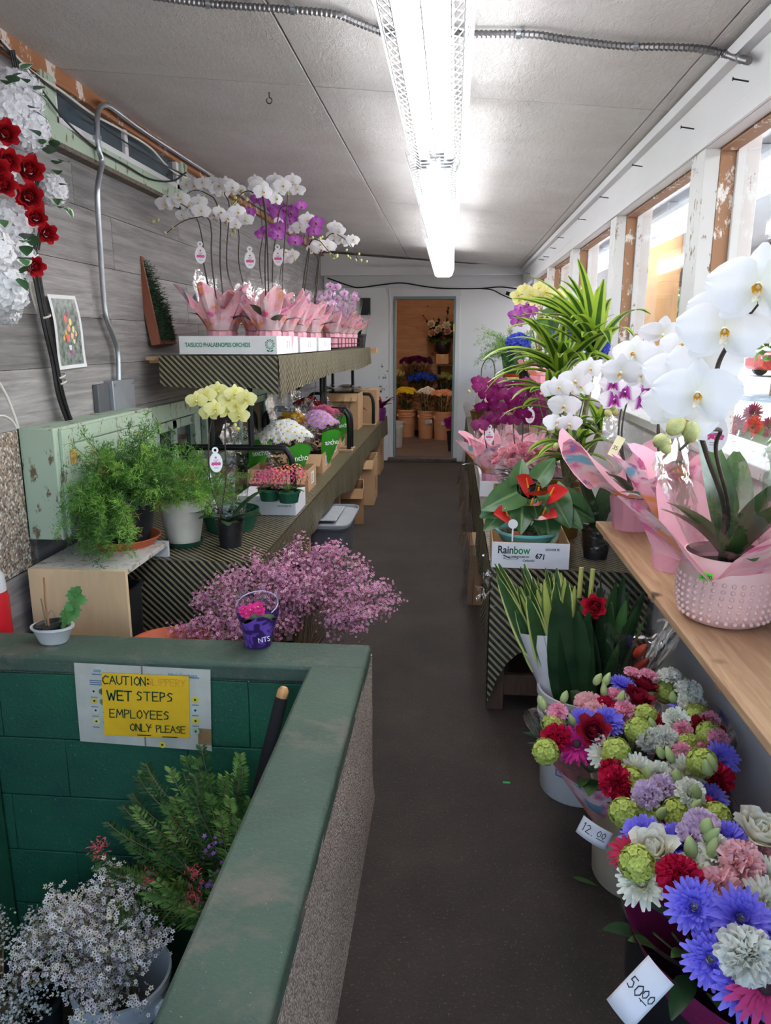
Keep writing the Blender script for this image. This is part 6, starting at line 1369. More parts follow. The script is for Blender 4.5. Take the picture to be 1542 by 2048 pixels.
wbk = at(1150, 1560, Z=.1); WB = V((.455, 2.36, 0))
t = bucket('white plastic bucket of wrapped green leaves standing beside the right table', WB, .148, .37, M_whiteplastic)
m = MB()
for (a0, a1, z0, z1) in ((-2.3,-1.2,.10,.105),(-2.3,-1.2,.19,.195),(-2.32,-2.28,.10,.195)): m.grid(lambda u, v: (.1335*math.cos(a0+(a1-a0)*u)*1.02, .1335*math.sin(a0+(a1-a0)*u)*1.02, z0+(z1-z0)*v), 10, 1)
m.grid(lambda u, v: (.1415*math.cos(-2.75+.35*u), .1415*math.sin(-2.75+.35*u), .24+.02*v + .006*u), 6, 1); part('blue_print', m, mat('blue_print', (90,126,160), .5, var=.2), t)
def leafbunch(label, base, top, n, L, W, mts, spread, z0=.1, name='leaf_bunch', paper=None, pr=(.03,.075,.16,.33)):
    t_ = thing(name, label, 'bouquet', base); o_ = V(base); ax_ = V(top) - o_
    for i in range(n):
        a = i*2.4; r_ = spread*math.sqrt((i+.5)/n); tip = ax_ + V((r_*math.cos(a), r_*math.sin(a), rnd(-.06,.04))); d = (tip - ax_*.35).normalized(); st_ = tip - d*L*rnd(.85,1.1)
        m_ = MB(); blade(m_, st_, d, L*rnd(.9,1.1), W*rnd(.8,1.15), rnd(.05,.35), 0, 8, 2, .3, .62, .55, rnd(-.5,.5), .3, side=(rnd(-1,1), rnd(-.6,.6), 0)); part('leaf', m_, mts[i % len(mts)], t_)
    part('stems', MB().tube([(0,0,.012), ax_*.6], [.022,.03], 10), M_stem, t_)
    if paper:
        u = ax_.normalized(); M_ = frame(u, (0,-1,0)); part('paper_wrap', MB().lathe([(pr[0], pr[2]), (pr[1], pr[3] + .0)], 20, 0, (0,0,0), M_) if 0 else MB().grid(lambda a, v: M_ @ V(((pr[0]+(pr[1]-pr[0])*v)*math.cos(a*6.6), (pr[0]+(pr[1]-pr[0])*v)*math.sin(a*6.6), pr[2]+(pr[3]-pr[2])*v + .02*v*math.sin(a*6.6+1))), 24, 6), paper, t_, sharp=0)
    return t_
BB = WB + V((0,0,.009))
t1 = leafbunch('bunch of yellow-edged variegated leaves rolled in white paper, in the white bucket', BB + V((-.03,-.02,0)), at(1075, 1175, Y=2.45), 54, .30, .058, [ML_var, ML_var, ML_yel], .13, paper=mat('white_tissue', (214,208,206), .7, var=.05, bump=.3, bs=20), pr=(.035,.095,.30,.54))
t2 = leafbunch('bunch of broad dark green leaves at the front of the white bucket', BB + V((.01,-.05,0)), at(1150, 1235, Y=2.32), 6, .40, .13, [ML_dark], .05)
t3 = leafbunch('bunch of dark strap leaves in clear film at the right of the white bucket', BB + V((.06,.02,0)), at(1215, 1205, Y=2.42), 28, .36, .062, [ML_dark, ML_dark, ML_green], .13)
sleeve(t3, .05, .19, .25, .60, M_cello2, .15, lean=(.09,.03)); rb = put(t3, 'red_bloom', cut('rose', (196,24,52), (150,12,36)), at(1190, 1212, Y=2.36), (-.3,-1,.2), .9)
for q in ((1280,1303),(1283,1330)): part('red_bract', MB().lathe([(0,-.035),(.014,-.02),(.017,.0),(.011,.025),(0,.04)], 10), mat('red_bract', (176,50,34), .5, var=.2), t3, M=frame((.5,-.5,1), (0,0,1), at(q[0], q[1], Y=2.3) - t3.location))
for q0, q1 in (((1158,1195),(1163,1135)), ((1180,1200),(1186,1138))): a, b = at(*q0, Y=2.45) - t3.location, at(*q1, Y=2.45) - t3.location; part('cut_stalk', MB().tube([a, b], .008, 8), mat('pale_stalk', (176,176,96), .5), t3)
# ---- bouquets
COLS = {'pm': ('mum', (150,138,240), (120,104,226)), 'wm': ('mum', (240,238,224), (236,230,190)), 'rr': ('rose', (148,16,42), (110,8,30)), 'wr': ('rose', (240,236,220), (230,224,190)), 'gm': ('gerbera', (184,30,120), (160,20,100)), 'gr': ('gerbera', (190,40,80), (170,30,66)), 'gp': ('gerbera', (224,80,140), (200,60,120)),
 'cr': ('carnation', (206,26,70), (170,14,50)), 'cp': ('carnation', (252,204,204), (246,172,176)), 'cw': ('carnation', (240,238,228), (232,228,206)), 'cv': ('carnation', (236,214,236), (150,30,130)), 'mp': ('carnation', (250,178,198), (240,132,164)), 'v': ('viburnum', (196,206,108), (170,186,80)), 'b': ('budl', (214,222,170), (190,206,140)), 'lw': ('lisianthus', (240,240,226), (222,226,196))}
SIZE = {'pm': 1.0, 'wm': 1.05, 'rr': .95, 'wr': 1.0, 'gm': 1.05, 'gr': .8, 'gp': 1.0, 'cr': 1.05, 'cp': 1.05, 'cw': 1.0, 'cv': .85, 'mp': .72, 'v': 1.1, 'b': 1.05, 'lw': .9}
def bouquet(label, base, mouth, R, H, fl, zpl, paper=None, green=26, sz=1.0, clear=True, face=(0,-.25,1), dom=.0):
    t_ = thing('bouquet', label, 'bouquet', base); o_ = V(base); ax_ = V(mouth) - o_; u = ax_.normalized(); M_ = frame(u, (0,-1,0)); Lh = ax_.length
    part('stems', MB().tube([u*.02, u*Lh*.7], [.03,.035], 10), M_stem, t_)
    for e in fl:
        kk, x_, y_ = e[0], e[1], e[2]; p_ = at(x_, y_, Z=zpl + (e[3] if len(e) > 3 else 0) + rnd(-.012,.012)); p_.x = min(p_.x, .745 - .045*SIZE[kk]*sz*(kk != 'b')); rel = p_ - V(mouth); d = V(face)*1.0 + V((rel.x, rel.y, 0))*3.2 + V((0,-.25,.1))
        if kk == 'b': d = V((rnd(-.5,.5), rnd(-.5,.3), 1))
        put(t_, 'flower' if kk != 'b' else 'bud', cut(*COLS[kk]), p_, d, SIZE[kk]*sz*rnd(.93,1.07))
    m_ = MB(); m2 = []
    for i in range(green):
        a = rnd(0,6.28); r_ = R*math.sqrt(rnd(.05,.85)); p_ = ax_ + V((r_*math.cos(a), r_*math.sin(a)*.85, -.05 - .25*r_)); p_.x = min(p_.x, .70 - o_.x); q_ = MB(); blade(q_, p_, (math.cos(a)*.8 - (.9 if p_.x + o_.x > .64 else 0), math.sin(a)*.8 - .2, rnd(.2,1)), rnd(.07,.12), rnd(.025,.045), .5, 0, 5, 1, .25); part('leaf', q_, [ML_dark, ML_green, ML_euc][i % 3], t_)
    for i in range(14):
        a = rnd(0,6.28); r_ = R*rnd(.3,.95); m_.tube([u*Lh*.55, ax_ + V((r_*math.cos(a), r_*math.sin(a), -.01))], .0022, 5, 0, False)
    part('flower_stalks', m_, M_stem, t_, kind='stuff')
    r0 = .035
    def cone(f0, f1, rr_, wv):
        sd = rnd(0,9)
        return lambda a, v: M_ @ V(((r0+(rr_-r0)*v)*math.cos(a*2*PI)*(1+wv*v*math.sin(a*19+sd)), (r0+(rr_-r0)*v)*math.sin(a*2*PI)*(1+wv*v*math.sin(a*25+sd)), Lh*(f0+(f1-f0)*v) + .03*v*math.sin(a*12.57+sd) - .02*v*abs(math.sin(a*9.4))))
    if paper: part('paper_wrap', MB().grid(cone(.18, .93, R*1.04, .05), 48, 8), paper, t_, sharp=0)
    if clear: part('clear_sleeve', MB().grid(cone(.22, 1.12, R*1.22, .08), 48, 8), M_cello2, t_, sharp=0)
    return t_
zA = .46
flA = [('pm',1244,1372,.03),('pm',1165,1445),('pm',1216,1445),('rr',1187,1467,.02),('rr',1283,1379,.02),('rr',1273,1404,.02),('gm',1154,1489),('cr',1113,1478),('cr',1229,1545),('cr',1233,1566),('cr',1204,1418),('mp',1116,1426,.02),('mp',1249,1420,.03),('mp',1246,1443),('cp',1177,1411),('cp',1191,1432),('mp',1265,1350,.06),('mp',1296,1353,.06),('mp',1232,1392,.03),
 ('v',1108,1450),('v',1091,1503,-.02),('v',1232,1504,.03),('v',1276,1461,.03),('v',1291,1432,.03),('v',1260,1562),('wm',1210,1507),('wm',1272,1548),('cw',1298,1482),('b',1194,1361,.06),('b',1212,1362,.06),('b',1208,1383,.04),('b',1241,1396,.04),('b',1128,1397,.05),('b',1086,1409,.05),('b',1093,1440),('b',1145,1445),('b',1297,1556),('b',1305,1452,.03)]
flB = [('cw',1338,1356,.05),('cw',1423,1386,.04),('lw',1352,1442,.02),('lw',1382,1404,.03),('cw',1329,1482),('wm',1372,1545),('mp',1365,1461,.02),('mp',1388,1454),('mp',1365,1507,.02),('mp',1419,1442,.04),('mp',1435,1478,.03),('mp',1410,1501),('cr',1316,1457),('rr',1408,1470),('v',1376,1489),('v',1404,1525,.03),('v',1470,1470,.02),('v',1449,1437,.02),('v',1332,1384),('pm',1463,1520),('pm',1452,1422,-.02),('cr',1432,1558,-.03),('cw',1428,1412,.02),
 ('b',1346,1398,.05),('b',1372,1370,.06),('b',1388,1435,.04),('b',1322,1507,.04),('b',1341,1514,.04),('b',1355,1557,.05),('b',1415,1540,.06),('b',1352,1560),('b',1425,1530,.05),('lw',1315,1550)]
flC = [('cv',1294,1590,.03),('cv',1326,1574,.03),('lw',1380,1586,.04),('v',1248,1626,.03),('v',1294,1625),('v',1354,1625),('v',1432,1633,.02),('b',1394,1586,.06),('b',1393,1615,.05),('b',1322,1628,.04),('cr',1410,1625,-.04),('pm',1420,1600,-.04),('gr',1340,1650,-.05)]
flD = [('wr',1309,1706,.02),('wr',1513,1675,.02),('cv',1388,1670,.02),('cv',1403,1649,.03),('cv',1455,1724),('pm',1286,1670),('pm',1356,1690),('pm',1453,1677),('pm',1388,1815,.04),('pm',1481,1836,.05),('pm',1421,1920,-.02),('pm',1484,1977,-.02),('cr',1359,1758,.04),('cp',1437,1782,.04),('cp',1481,1727,.03),('wm',1286,1768),('wm',1531,1815,.02),('cw',1489,1912,.06),('cw',1492,1908,.07),('gr',1260,1706),('gp',1530,1974),('v',1274,1727,.02),('b',1420,1672,.06),('b',1425,1700,.05),('b',1382,1700,.05),('lw',1432,1706,.02),('lw',1382,1742),('cw',1420,1745),('b',1412,1655,.07),('cp',1530,1722),('pm',1535,1880),('wm',1535,1760)]
B1 = at(1172, 1650, Z=.15) + V((.155, 0, 0)); B1.z = 0
t = bucket('beige plastic bucket with a handwritten price slip, holding the middle bouquets', B1, .150, .36, mat('beige_plastic', (196,182,156), .5, var=.1), True, False)
def priceslip(label, q, Y, s, w_, h_, size, face, curl, roll=0):
    c = at(q[0], q[1], Y=Y); t_ = thing('price_slip', label, 'sign', c); M_ = frame(face, (math.sin(roll), 0, math.cos(roll)), (0,0,0), 1)
    f = lambda u, v: M_ @ V(((u-.5)*w_, (v-.5)*h_, curl*((u-.5)**2)*4 ))
    part('paper', MB().grid(f, 10, 4), M_whitecard, t_, solid=.0006, sharp=0); m_ = MB(); hand(m_, s[0], -w_*.40, -size*.4, size, .09, .2); x1 = w_*.02
    hand(m_, s[1], w_*.08, -size*.05, size*.75, .10, .2); m_.bb((w_*.10, -size*.32, -.0002), (w_*.36, -size*.24, .0002)); m_.v = [tuple(M_ @ V((a, b, curl*((a/w_)**2)*4 + .0012))) for a, b, c_ in m_.v]; part('handwriting', m_, M_ink, t_)
priceslip('white price slip handwritten 12.00 curling off the beige bucket', (1188, 1668), B1.y - .168, ('12.', '00'), .085, .05, .022, (-.35,-1,.35), -.012, .35)
zr = .009
bouquet('mixed bouquet with magenta gerbera and red roses, left in the beige bucket', B1 + V((-.03,.02,zr)), at(1200, 1465, Z=.42), .155, .4, flA, zA, MPa, 34, 1.12)
bouquet('mixed bouquet of white and pink carnations, beside the wall behind the beige bucket', B1 + V((.06,.06,zr)), at(1365, 1470, Z=.42), .11, .4, flB, zA, MPa, 34, 1.12)
bouquet('bouquet of green snowball blooms in purple paper, front of the beige bucket', B1 + V((.03,-.05,zr)), at(1345, 1625, Z=.38), .12, .35, flC, .45, MPd, 24, 1.08)
B2 = V((.545, 1.36, 0)); t = bucket('black plastic bucket holding the large purple and white bouquet at the near right', B2, .17, .36, M_black, False, False)
bouquet('large bouquet with violet chrysanthemums and white roses in magenta paper, near right', B2 + V((-.01,.0,zr)), at(1447, 1815, Z=.47), .165, .5, flD, .53, MPd, 34, 1.14, False)
priceslip('white price slip handwritten 50.00 hanging on the black bucket', (1278, 1985), B2.y - .25, ('50.', '00'), .056, .108, .021, (-.6,-1,.8), -.006, .55)
# bits on the floor
fl = at(1146, 1757, Z=0); m = MB(); blade(m, (0,0,.004), (1,-.5,.02), .07, .02, .0, 0, 5, 1, .3); tag(part('fallen_leaf', m, ML_green, None, M=Matrix.Translation(fl)), 'single green leaf lying on the aisle floor near the buckets', 'leaf')
fl = at(1013, 1566, Z=0); m = MB(); m.bb((-.012,-.004,.0005),(.012,.004,.003)); tag(part('plastic_scrap', m, mat('bright_green_plastic', (50,180,80), .4), None, M=Matrix.Translation(fl)), 'tiny bright green plastic scrap on the aisle floor', 'scrap')
for i, (q, s) in enumerate(((( 925,1010),1),)):
    p_ = at(*q, Z=.2); t = carton('torn brown cardboard flap box low against the right table', (p_.x + .06, 4.3, 0), (.10,.3,.36), .0, M_carddark)

# ================================================================ ON AND BEHIND THE GREEN WALL
GZ = .553
g = at(108, 1283, Z=GZ); t = thing('potted_cutting', 'leafy cutting in a black pot inside a white tub on the green wall', 'plant', (g.x, g.y + .0, GZ))
part('tub', MB().lathe([(0,0),(.038,0),(.042,.006),(.056,.045),(.062,.05),(.062,.056),(.053,.056),(.05,.045),(.036,.008),(0,.008)], 28, 0, (0,0,0), None, 1.12, .85), M_whiteplastic, t)
M_ = Matrix.Translation((-.008, .0, .034)) @ Matrix.Rotation(-.12, 4, 'Y'); pb = MB(); pb.lathe([(0,-.02),(.030,-.02),(.044,.022),(.047,.022),(.047,.03),(.041,.03),(.036,.018),(0,.018)], 24, 0, (0,0,0), M_); part('pot', pb, M_black, t)
part('soil', MB().disc((-.008,0,.053), .037, 16), M_soil, t)
part('dry_stalk', MB().tube([(-.012,0,.05),(-.015,0,.13),(-.011,0,.215)], [.0038,.0032,.003], 7), mat('dry_stalk', (150,110,78), .8), t)
part('dry_stalk', MB().tube([(-.02,0,.05),(-.024,.0,.10),(-.028,0,.145)], [.003,.0026,.002], 7), mat('old_stalk', (120,116,70), .8), t)
part('withered_shoot', MB().tube(bez([(-.012,0,.09),(0,0,.105),(.01,0,.10),(.014,-.002,.085)], 5), .0014, 5), mat('dry_stalk', (150,110,78), .8), t)
part('shoot', MB().tube(bez([(.0,0,.055),(.035,-.004,.08),(.066,-.006,.125),(.095,-.006,.175)], 5), .0022, 6), M_stem, t)
M_cut = m_leaf('cutting_leaf', (70,128,66), (104,158,86), .4, .3)
for x, z, s in ((.03,.062,.02),(.045,.07,.018),(.05,.092,.022),(.058,.105,.02),(.07,.095,.022),(.075,.115,.024),(.065,.13,.022),(.083,.132,.022),(.092,.12,.02),(.072,.14,.018),(.085,.145,.016),(.062,.082,.022),(.04,.085,.017)):
    m = MB(); n = 14; c = V((x*1.22, -.008 + rnd(-.008,.006), .055 + (z-.055)*1.42)); M2 = frame((rnd(-.4,.4), -1, rnd(.2,.8)), (0,0,1), c, s); m.add([(0,0,.05)] + [((.8+.2*math.cos(k_*2.7))*math.cos(2*PI*k_/n), (.8+.2*math.cos(k_*2.7))*math.sin(2*PI*k_/n), .1*math.sin(k_*1.3)) for k_ in range(n)], [(0, 1+k_, 1+(k_+1)%n) for k_ in range(n)], 0, M2); part('leaf', m, M_cut, t)
g = at(510, 1300, Z=GZ); t = thing('african_violet', 'pink African violet in a printed purple sleeve standing on the green wall', 'plant', (g.x, g.y + .045, GZ)); o = t.location
k = NT('violet_sleeve'); n_ = k.noise(24, None, 3, .5, 1.5); k.col(k.mix(k.ramp(n_, [(.42, W0), (.5, W1)]), lin((118,78,186)), lin((56,30,92)))); k.set(.35)
part('pot', pot_mb(.034,.046,.075,.01,seg=20), M_black, t); part('printed_sleeve', MB().grid(lambda u, v: ((.041+.016*v + .012*v*v)*math.cos(u*2*PI), (.041+.016*v+.012*v*v)*math.sin(u*2*PI), .001+.105*v + .012*v*math.sin(u*25)), 36, 6), k.mat, t)
text(t, 'NTS', .022, Matrix.Translation((.030,-.0445,.035)) @ Matrix.Rotation(.6, 4, 'Z') @ Matrix.Rotation(PI/2 - .3, 4, 'X'), M_whitecard)
for i in range(11):
    a = i*2.4; m = MB(); blade(m, (0,0,.085), (math.cos(a), math.sin(a), rnd(.1,.6)), rnd(.045,.065), .045, .5, 0, 5, 2, .15, .8, .5); part('leaf', m, m_leaf('violet_leaf', (66,86,60), (92,112,78), .6, .1) if i == 0 else o_leaf, t); o_leaf = bpy.data.materials['violet_leaf']
vb = cut('violet', (232,52,150), (200,30,130))
for i in range(13):
    p_ = o + V((rnd(-.04,.02), rnd(-.035,.01), .112 + rnd(-.008,.022))); put(t, 'flower', vb, p_, (rnd(-.3,.3), -.7, .8), rnd(.95,1.25))
sleeve(t, .06, .066, .09, .165, M_cello, .15); part('sleeve_edge', MB().tube([(.066*math.cos(a), .066*math.sin(a), .135 + .022*math.sin(a)) for a in [i*.35 - .6 for i in range(12)]], .0016, 5), mat('lilac_edge', (206,190,236), .3), t)
# sign
t = thing('warning_sign', 'yellow handwritten wet-steps caution sheet over a laminated flower chart on the green wall', 'sign', (0, 2.046, 0)); o = t.location
c4 = [at(*q, Y=2.044) - o for q in ((148,1325),(421,1339),(424,1502),(161,1482))]
def bil(c, u, v, d): return (c[0]*(1-u) + c[1]*u)*(1-v) + (c[3]*(1-u) + c[2]*u)*v + V((0, -d, 0))
part('laminated_chart', MB().grid(lambda u, v: bil(c4, u, v, .001 + .002*math.sin(v*3)), 6, 4), mat('stained_white', (196,194,182), .35, var=.14, vs=9), t)
part('chart_seam', MB().grid(lambda u, v: bil(c4, .495 + .012*u, v, .003), 1, 4), mat('seam_brown', (130,120,100), .5), t)
def disc_on(c, u, v, r, d, mt, nm):
    p_ = bil(c, u, v, d); m = MB(); m.add([p_ + V((r*math.cos(a*.4488), 0, r*math.sin(a*.4488))) for a in range(14)], [tuple(range(14))]); part(nm, m, mt, t)
for u, v, cc in ((.135,.34,(206,204,184)),(.20,.34,(96,110,88)),(.135,.46,(214,196,96)),(.20,.47,(112,134,100)),(.14,.58,(206,204,190)),(.20,.6,(190,200,180)),(.14,.72,(220,206,130)),(.2,.73,(150,186,190)),(.885,.37,(222,200,70)),(.885,.5,(190,206,196)),(.885,.63,(226,206,60)),(.885,.76,(170,196,160)),(.63,.96,(222,206,80))):
    disc_on(c4, u, v, .0115, .0035, mat('chart_%d_%d' % (cc[0], cc[1]), cc, .4, var=.1), 'chart_flower'); disc_on(c4, u, v, .0036, .0042, M_ink, 'chart_flower_heart')
m = MB()
for u, v, w_ in ((.13,.12,.09),(.11,.2,.12),(.11,.225,.12),(.11,.25,.1),(.62,.10,.30),(.11,.41,.05),(.11,.53,.05),(.11,.65,.05),(.11,.79,.05),(.86,.43,.05),(.86,.56,.05),(.86,.69,.05)):
    a = [bil(c4, u + du, v + dv, .0035) for du, dv in ((0,0),(w_,0),(w_,.012),(0,.012))]; m.add(a, [(3,2,1,0)])
text(t, 'Mini Gerbera', .017, Matrix.Translation(bil(c4, .80, .085, .0036)) @ Matrix.Rotation(PI/2, 4, 'X'), mat('chart_pale_blue', (110,150,176), .5)); text(t, '2008', .012, Matrix.Translation(bil(c4, .17, .085, .0036)) @ Matrix.Rotation(PI/2, 4, 'X'), mat('chart_pale_blue', (110,150,176), .5))
part('chart_print', m, mat('chart_blue', (90,120,150), .5), t)
m = MB(); m.grid(lambda u, v: bil(c4, .90 + .10*u, .72 + .2*v, .0034), 1, 1); part('chart_stain', m, mat('stain_brown', (150,118,80), .5, var=.3, vs=30), t)
y4 = [at(*q, Y=2.039) - o for q in ((203,1345),(378,1352),(380,1477),(209,1471))]
part('yellow_sheet', MB().grid(lambda u, v: bil(y4, u, v, .001 + .0015*math.sin(v*4 + u)), 8, 6), mat('yellow_paper', (238,188,34), .5, var=.10, vs=8), t)
U = (y4[1] - y4[0]); Vd = (y4[3] - y4[0]); Wd = U.length
def onsheet(mb): mb.v = [tuple(y4[0] + U*(a/Wd) + Vd*(1 - b/Vd.length) + V((0, -.0035, 0))) for a, b, c_ in mb.v]; return mb
Ht = Vd.length; m = MB(); hand(m, 'CAUTION:', Wd*.015, Ht*.83, Ht*.13, .12, .13); hand(m, 'WET', Wd*.06, Ht*.585, Ht*.145, .16, .18); hand(m, 'STEPS', Wd*.40, Ht*.595, Ht*.135, .13, .25); hand(m, 'EMPLOYEES', Wd*.08, Ht*.31, Ht*.125, .12, .20); hand(m, 'ONLY', Wd*.31, Ht*.105, Ht*.115, .12, .14); hand(m, '-', Wd*.535, Ht*.12, Ht*.1, .08); hand(m, 'PLEASE', Wd*.615, Ht*.105, Ht*.105, .12, .12); m.bb((Wd*.39,Ht*.035,0),(Wd*.55,Ht*.047,0)); m.bb((Wd*.68,Ht*.025,0),(Wd*.86,Ht*.037,0))
part('handwriting', onsheet(m), mat('marker_green', (24,66,44), .5, var=0), t); m = MB(); hand(m, 'SLIPPERY', Wd*.53, Ht*.84, Ht*.105, .07, .16); part('faded_handwriting', onsheet(m), mat('faded_orange', (214,140,50), .6, var=0), t)
# broom handle
a = at(570, 1368, Y=1.97); b = at(488, 1700, Y=1.84); d = (b - a).normalized(); L = (a.z + .596)/-d.z; t = thing('broom_handle', 'wooden pole with a black foam grip leaning in the corner of the sunken steps', 'pole', a + d*L); o = t.location
part('pole', MB().tube([V((0,0,0)), a + d*.04 - o], .0145, 14), mat('pole_wood', (196,146,92), .5, stretch=(9,9,1)), t); m = MB(); m.lathe([(.016,0),(.0175,.012),(.0165,.026),(.010,.036),(0,.039)], 16, 0, (0,0,0), frame(-d, (0,1,0), a + d*.045 - o)); part('rounded_tip', m, mat('pole_wood', (196,146,92), .5), t)
part('grip', MB().tube([a + d*.04 - o, a + d*.05 - o, a + d*.36 - o, a + d*.37 - o], [.0175,.0195,.0195,.017], 14), mat('black_foam', (24,23,25), .9, var=.1), t)
# red and white jug at the left edge
j = at(2, 1235, Y=2.33); t = thing('jug', 'red jug with a white top at the left edge behind the green wall', 'jug', (j.x - .045, 2.36, .30)); part('body', MB().lathe([(0,0),(.05,0),(.055,.02),(.055,.32),(.05,.345),(0,.345)], 24), mat('red_plastic', (196,24,36), .4), t); part('top', MB().lathe([(.05,.345),(.048,.40),(.025,.43),(.02,.46),(0,.46)], 24), M_whiteplastic, t)
tag(part('crate', MB().bb((-.14,-.07,0),(.14,.07,.30)), M_carddark, None, M=Matrix.Translation((j.x - .06, 2.36, 0))), 'brown box under the red jug behind the green wall', 'box')
# pink wax flowers and the big orange saucer
MW = [mat('wax_pink_%d' % i, c, .6, var=0, trl=.25) for i, c in enumerate(((214,150,182),(226,172,196),(200,132,168),(190,120,156),(222,190,196)))]; MH = mat('wax_heart', (130,50,86), .7, var=0)
MLW = [mat('wax_leaf_%d' % i, c, .7, var=0, trl=.2) for i, c in enumerate(((76,84,46),(104,110,58),(130,124,70)))]
wx = at(575, 1230, Y=2.62); WX = V((wx.x, 2.66, 0))
bucket('black plastic bucket of pink wax flowers behind the green wall', WX, .13, .32, M_black, False, False)
for i, (dx, dy, H, lb, bi) in enumerate(((-.035,-.03,.40,'spray of pink wax flowers, left half of the bucket behind the green wall',(-.16,-.02,-.02)),(.04,.02,.46,'taller spray of pink wax flowers, right half of the bucket behind the green wall',(.13,.0,.02)))):
    t = thing('wax_flowers', lb, 'flowers', WX + V((dx, dy, .0035))); waxflower(t, WX + V((dx, dy, .30)), .25, H, 80, 78, .0068, MW, MH, [.3,.25,.2,.15,.1], bi, MLW, .62, .8, -.02); part('bound_stems', MB().tube([(0,0,.01),(0,0,.3)], [.03,.035], 8), M_wstem, t)
sc_ = at(372, 1262, Z=.43); t = thing('large_saucer', 'big orange plastic saucer behind the green wall beside the pink wax flowers', 'saucer', (sc_.x, 2.42, .40)); part('saucer', MB().lathe([(0,0),(.11,0),(.14,.05),(.146,.05),(.146,.056),(.135,.056),(.106,.008),(0,.008)], 36), M_terra, t)
tag(part('upturned_pot', MB().lathe([(.12,0),(.13,0),(.13,.02),(.095,.395),(0,.397)], 24), M_black, None, M=Matrix.Translation((sc_.x, 2.42, 0))), 'upturned black pot under the big orange saucer behind the green wall', 'pot')
# ================================================================ IN THE SUNKEN STEPS
SB = -.598
wbc = at(243, 1955, Z=-.27); W2 = V((wbc.x, wbc.y - .0, SB))
t = bucket('white plastic bucket with a blue printed panel on the sunken steps', W2, .135, .345, M_whiteplastic, False, True, .4)
def wrapq(a0, a1, z0, z1, mt, nm, r=.1335): part(nm, MB().grid(lambda u, v: (r*(1+.0*v)*math.cos(a0+(a1-a0)*u), r*math.sin(a0+(a1-a0)*u), z0+(z1-z0)*v), 12, 1), mt, t)
M_blue = mat('blue_label', (44,72,150), .5, var=.1)
wrapq(-2.35,-1.62,.06,.27,M_blue,'blue_panel'); wrapq(-1.50,-1.20,.06,.28,M_blue,'blue_band'); wrapq(-1.08,-.65,.20,.26,M_blue,'blue_frame'); wrapq(-1.05,-.68,.207,.253,M_whiteplastic,'white_frame',.1342)
text(t, 'apku', .06, Matrix.Translation((-.055,-.128,.235)) @ Matrix.Rotation(-.40, 4, 'Z') @ Matrix.Rotation(PI/2, 4, 'X'), M_whitecard, 'lettering', .001)
MWW = [mat('wax_white_%d' % i, c, .6, var=0, trl=.25) for i, c in enumerate(((236,230,224),(242,238,228),(222,206,212),(230,226,190)))]; MH2 = mat('wax_heart_brown', (96,66,72), .7, var=0)
t = thing('wax_flowers', 'spray of white wax flowers in the white bucket on the sunken steps', 'flowers', W2 + V((0,0,.0095))); waxflower(t, W2 + V((-.01,-.05,.31)), .225, .39, 72, 50, .0074, MWW, MH2, [.4,.25,.2,.15], (-.02,-.06,-.03), MLW, .85, .9, -.10); part('bound_stems', MB().tube([(0,0,.01),(0,0,.34)], [.03,.035], 8), M_wstem, t)
B3 = V((-1.19, 1.62, SB)); bucket('black plastic bucket of small white flowers at the left of the sunken steps', B3, .14, .33, M_black, False, False)
t = thing('baby_breath', 'cloud of tiny white filler flowers in the black bucket on the sunken steps', 'flowers', B3 + V((0,0,.0035))); waxflower(t, B3 + V((0,-.02,.30)), .22, .26, 46, 44, .0048, [mat('gyp_white', (214,218,214), .6, var=0, trl=.25), mat('gyp_grey', (190,196,190), .6, var=0, trl=.25)], None, None, (0,0,0), MLW, .6, 1, -.10); part('bound_stems', MB().tube([(0,0,.01),(0,0,.3)], [.03,.035], 8), M_wstem, t)
B4 = V((-.62, 1.86, SB)); bucket('black plastic bucket of needle-leaved branches at the back of the sunken steps', B4, .12, .36, M_black, False, False)
t = thing('grevillea_branches', 'feathery green needle-leaved branches with a few red blooms standing by the green wall', 'branches', B4 + V((0,0,.0035))); o = np.array([0,0,.34]); vs, ds, mi = [], [], []; st = MB()
for i in range(130):
    a = rng.uniform(0, 6.28); q = math.sqrt(rng.uniform(0,1)); tip = np.array([math.cos(a)*q*.31, math.sin(a)*q*.12 - .06, .60*(1-.5*q*q)*rng.uniform(.6,1.12)]) + np.array([-.02,-.03,-.02]); tip[0] = min(tip[0], .15); tip[1] = min(tip[1], .12); B = bez([V((0,0,0)), V(tip*np.array([.4,.4,.6])), V(tip), V(tip + unit(tip)*.08 + np.array([0,0,-.01]))], 7); st.tube([V(o) + b for b in B], .0011, 4, 0, False); cm = rng.choice(3, p=[.25,.45,.30]); n = len(B)
    for j_ in range(4, n):
        tt = B[j_] - B[j_-1]; tt.normalize(); sd = tt.cross(V((rng.normal()*.2, -.9, .4))).normalized()
        for f_ in (0, .5):
            c = B[j_-1].lerp(B[j_], f_)
            if c.y + B4.y > 1.99 or c.x + B4.x > -.47: continue
            ll = .045*(1.15 - .75*(j_/n))
            for s_ in (-1, 1): vs.append(np.array(c) + o); ds.append(np.array((sd*s_ + tt*.75).normalized())*1.0); mi.append((cm, ll))
v, f = strips(np.array(vs), np.array(ds), [k_[1] for k_ in mi], .007); part('foliage', npmesh('foliage', v, f, [mat('grev_dark', (50,88,40), .6, var=0, trl=.2), mat('grev_mid', (84,128,52), .6, var=0, trl=.2), mat('grev_light', (124,158,72), .6, var=0, trl=.2)], [k_[0] for k_ in mi]), None, t, kind='stuff'); part('stems', st.mesh('stems', M_wstem, 0), None, t, kind='stuff')
Mred = mat('grev_red', (196,76,84), .6, var=.2)
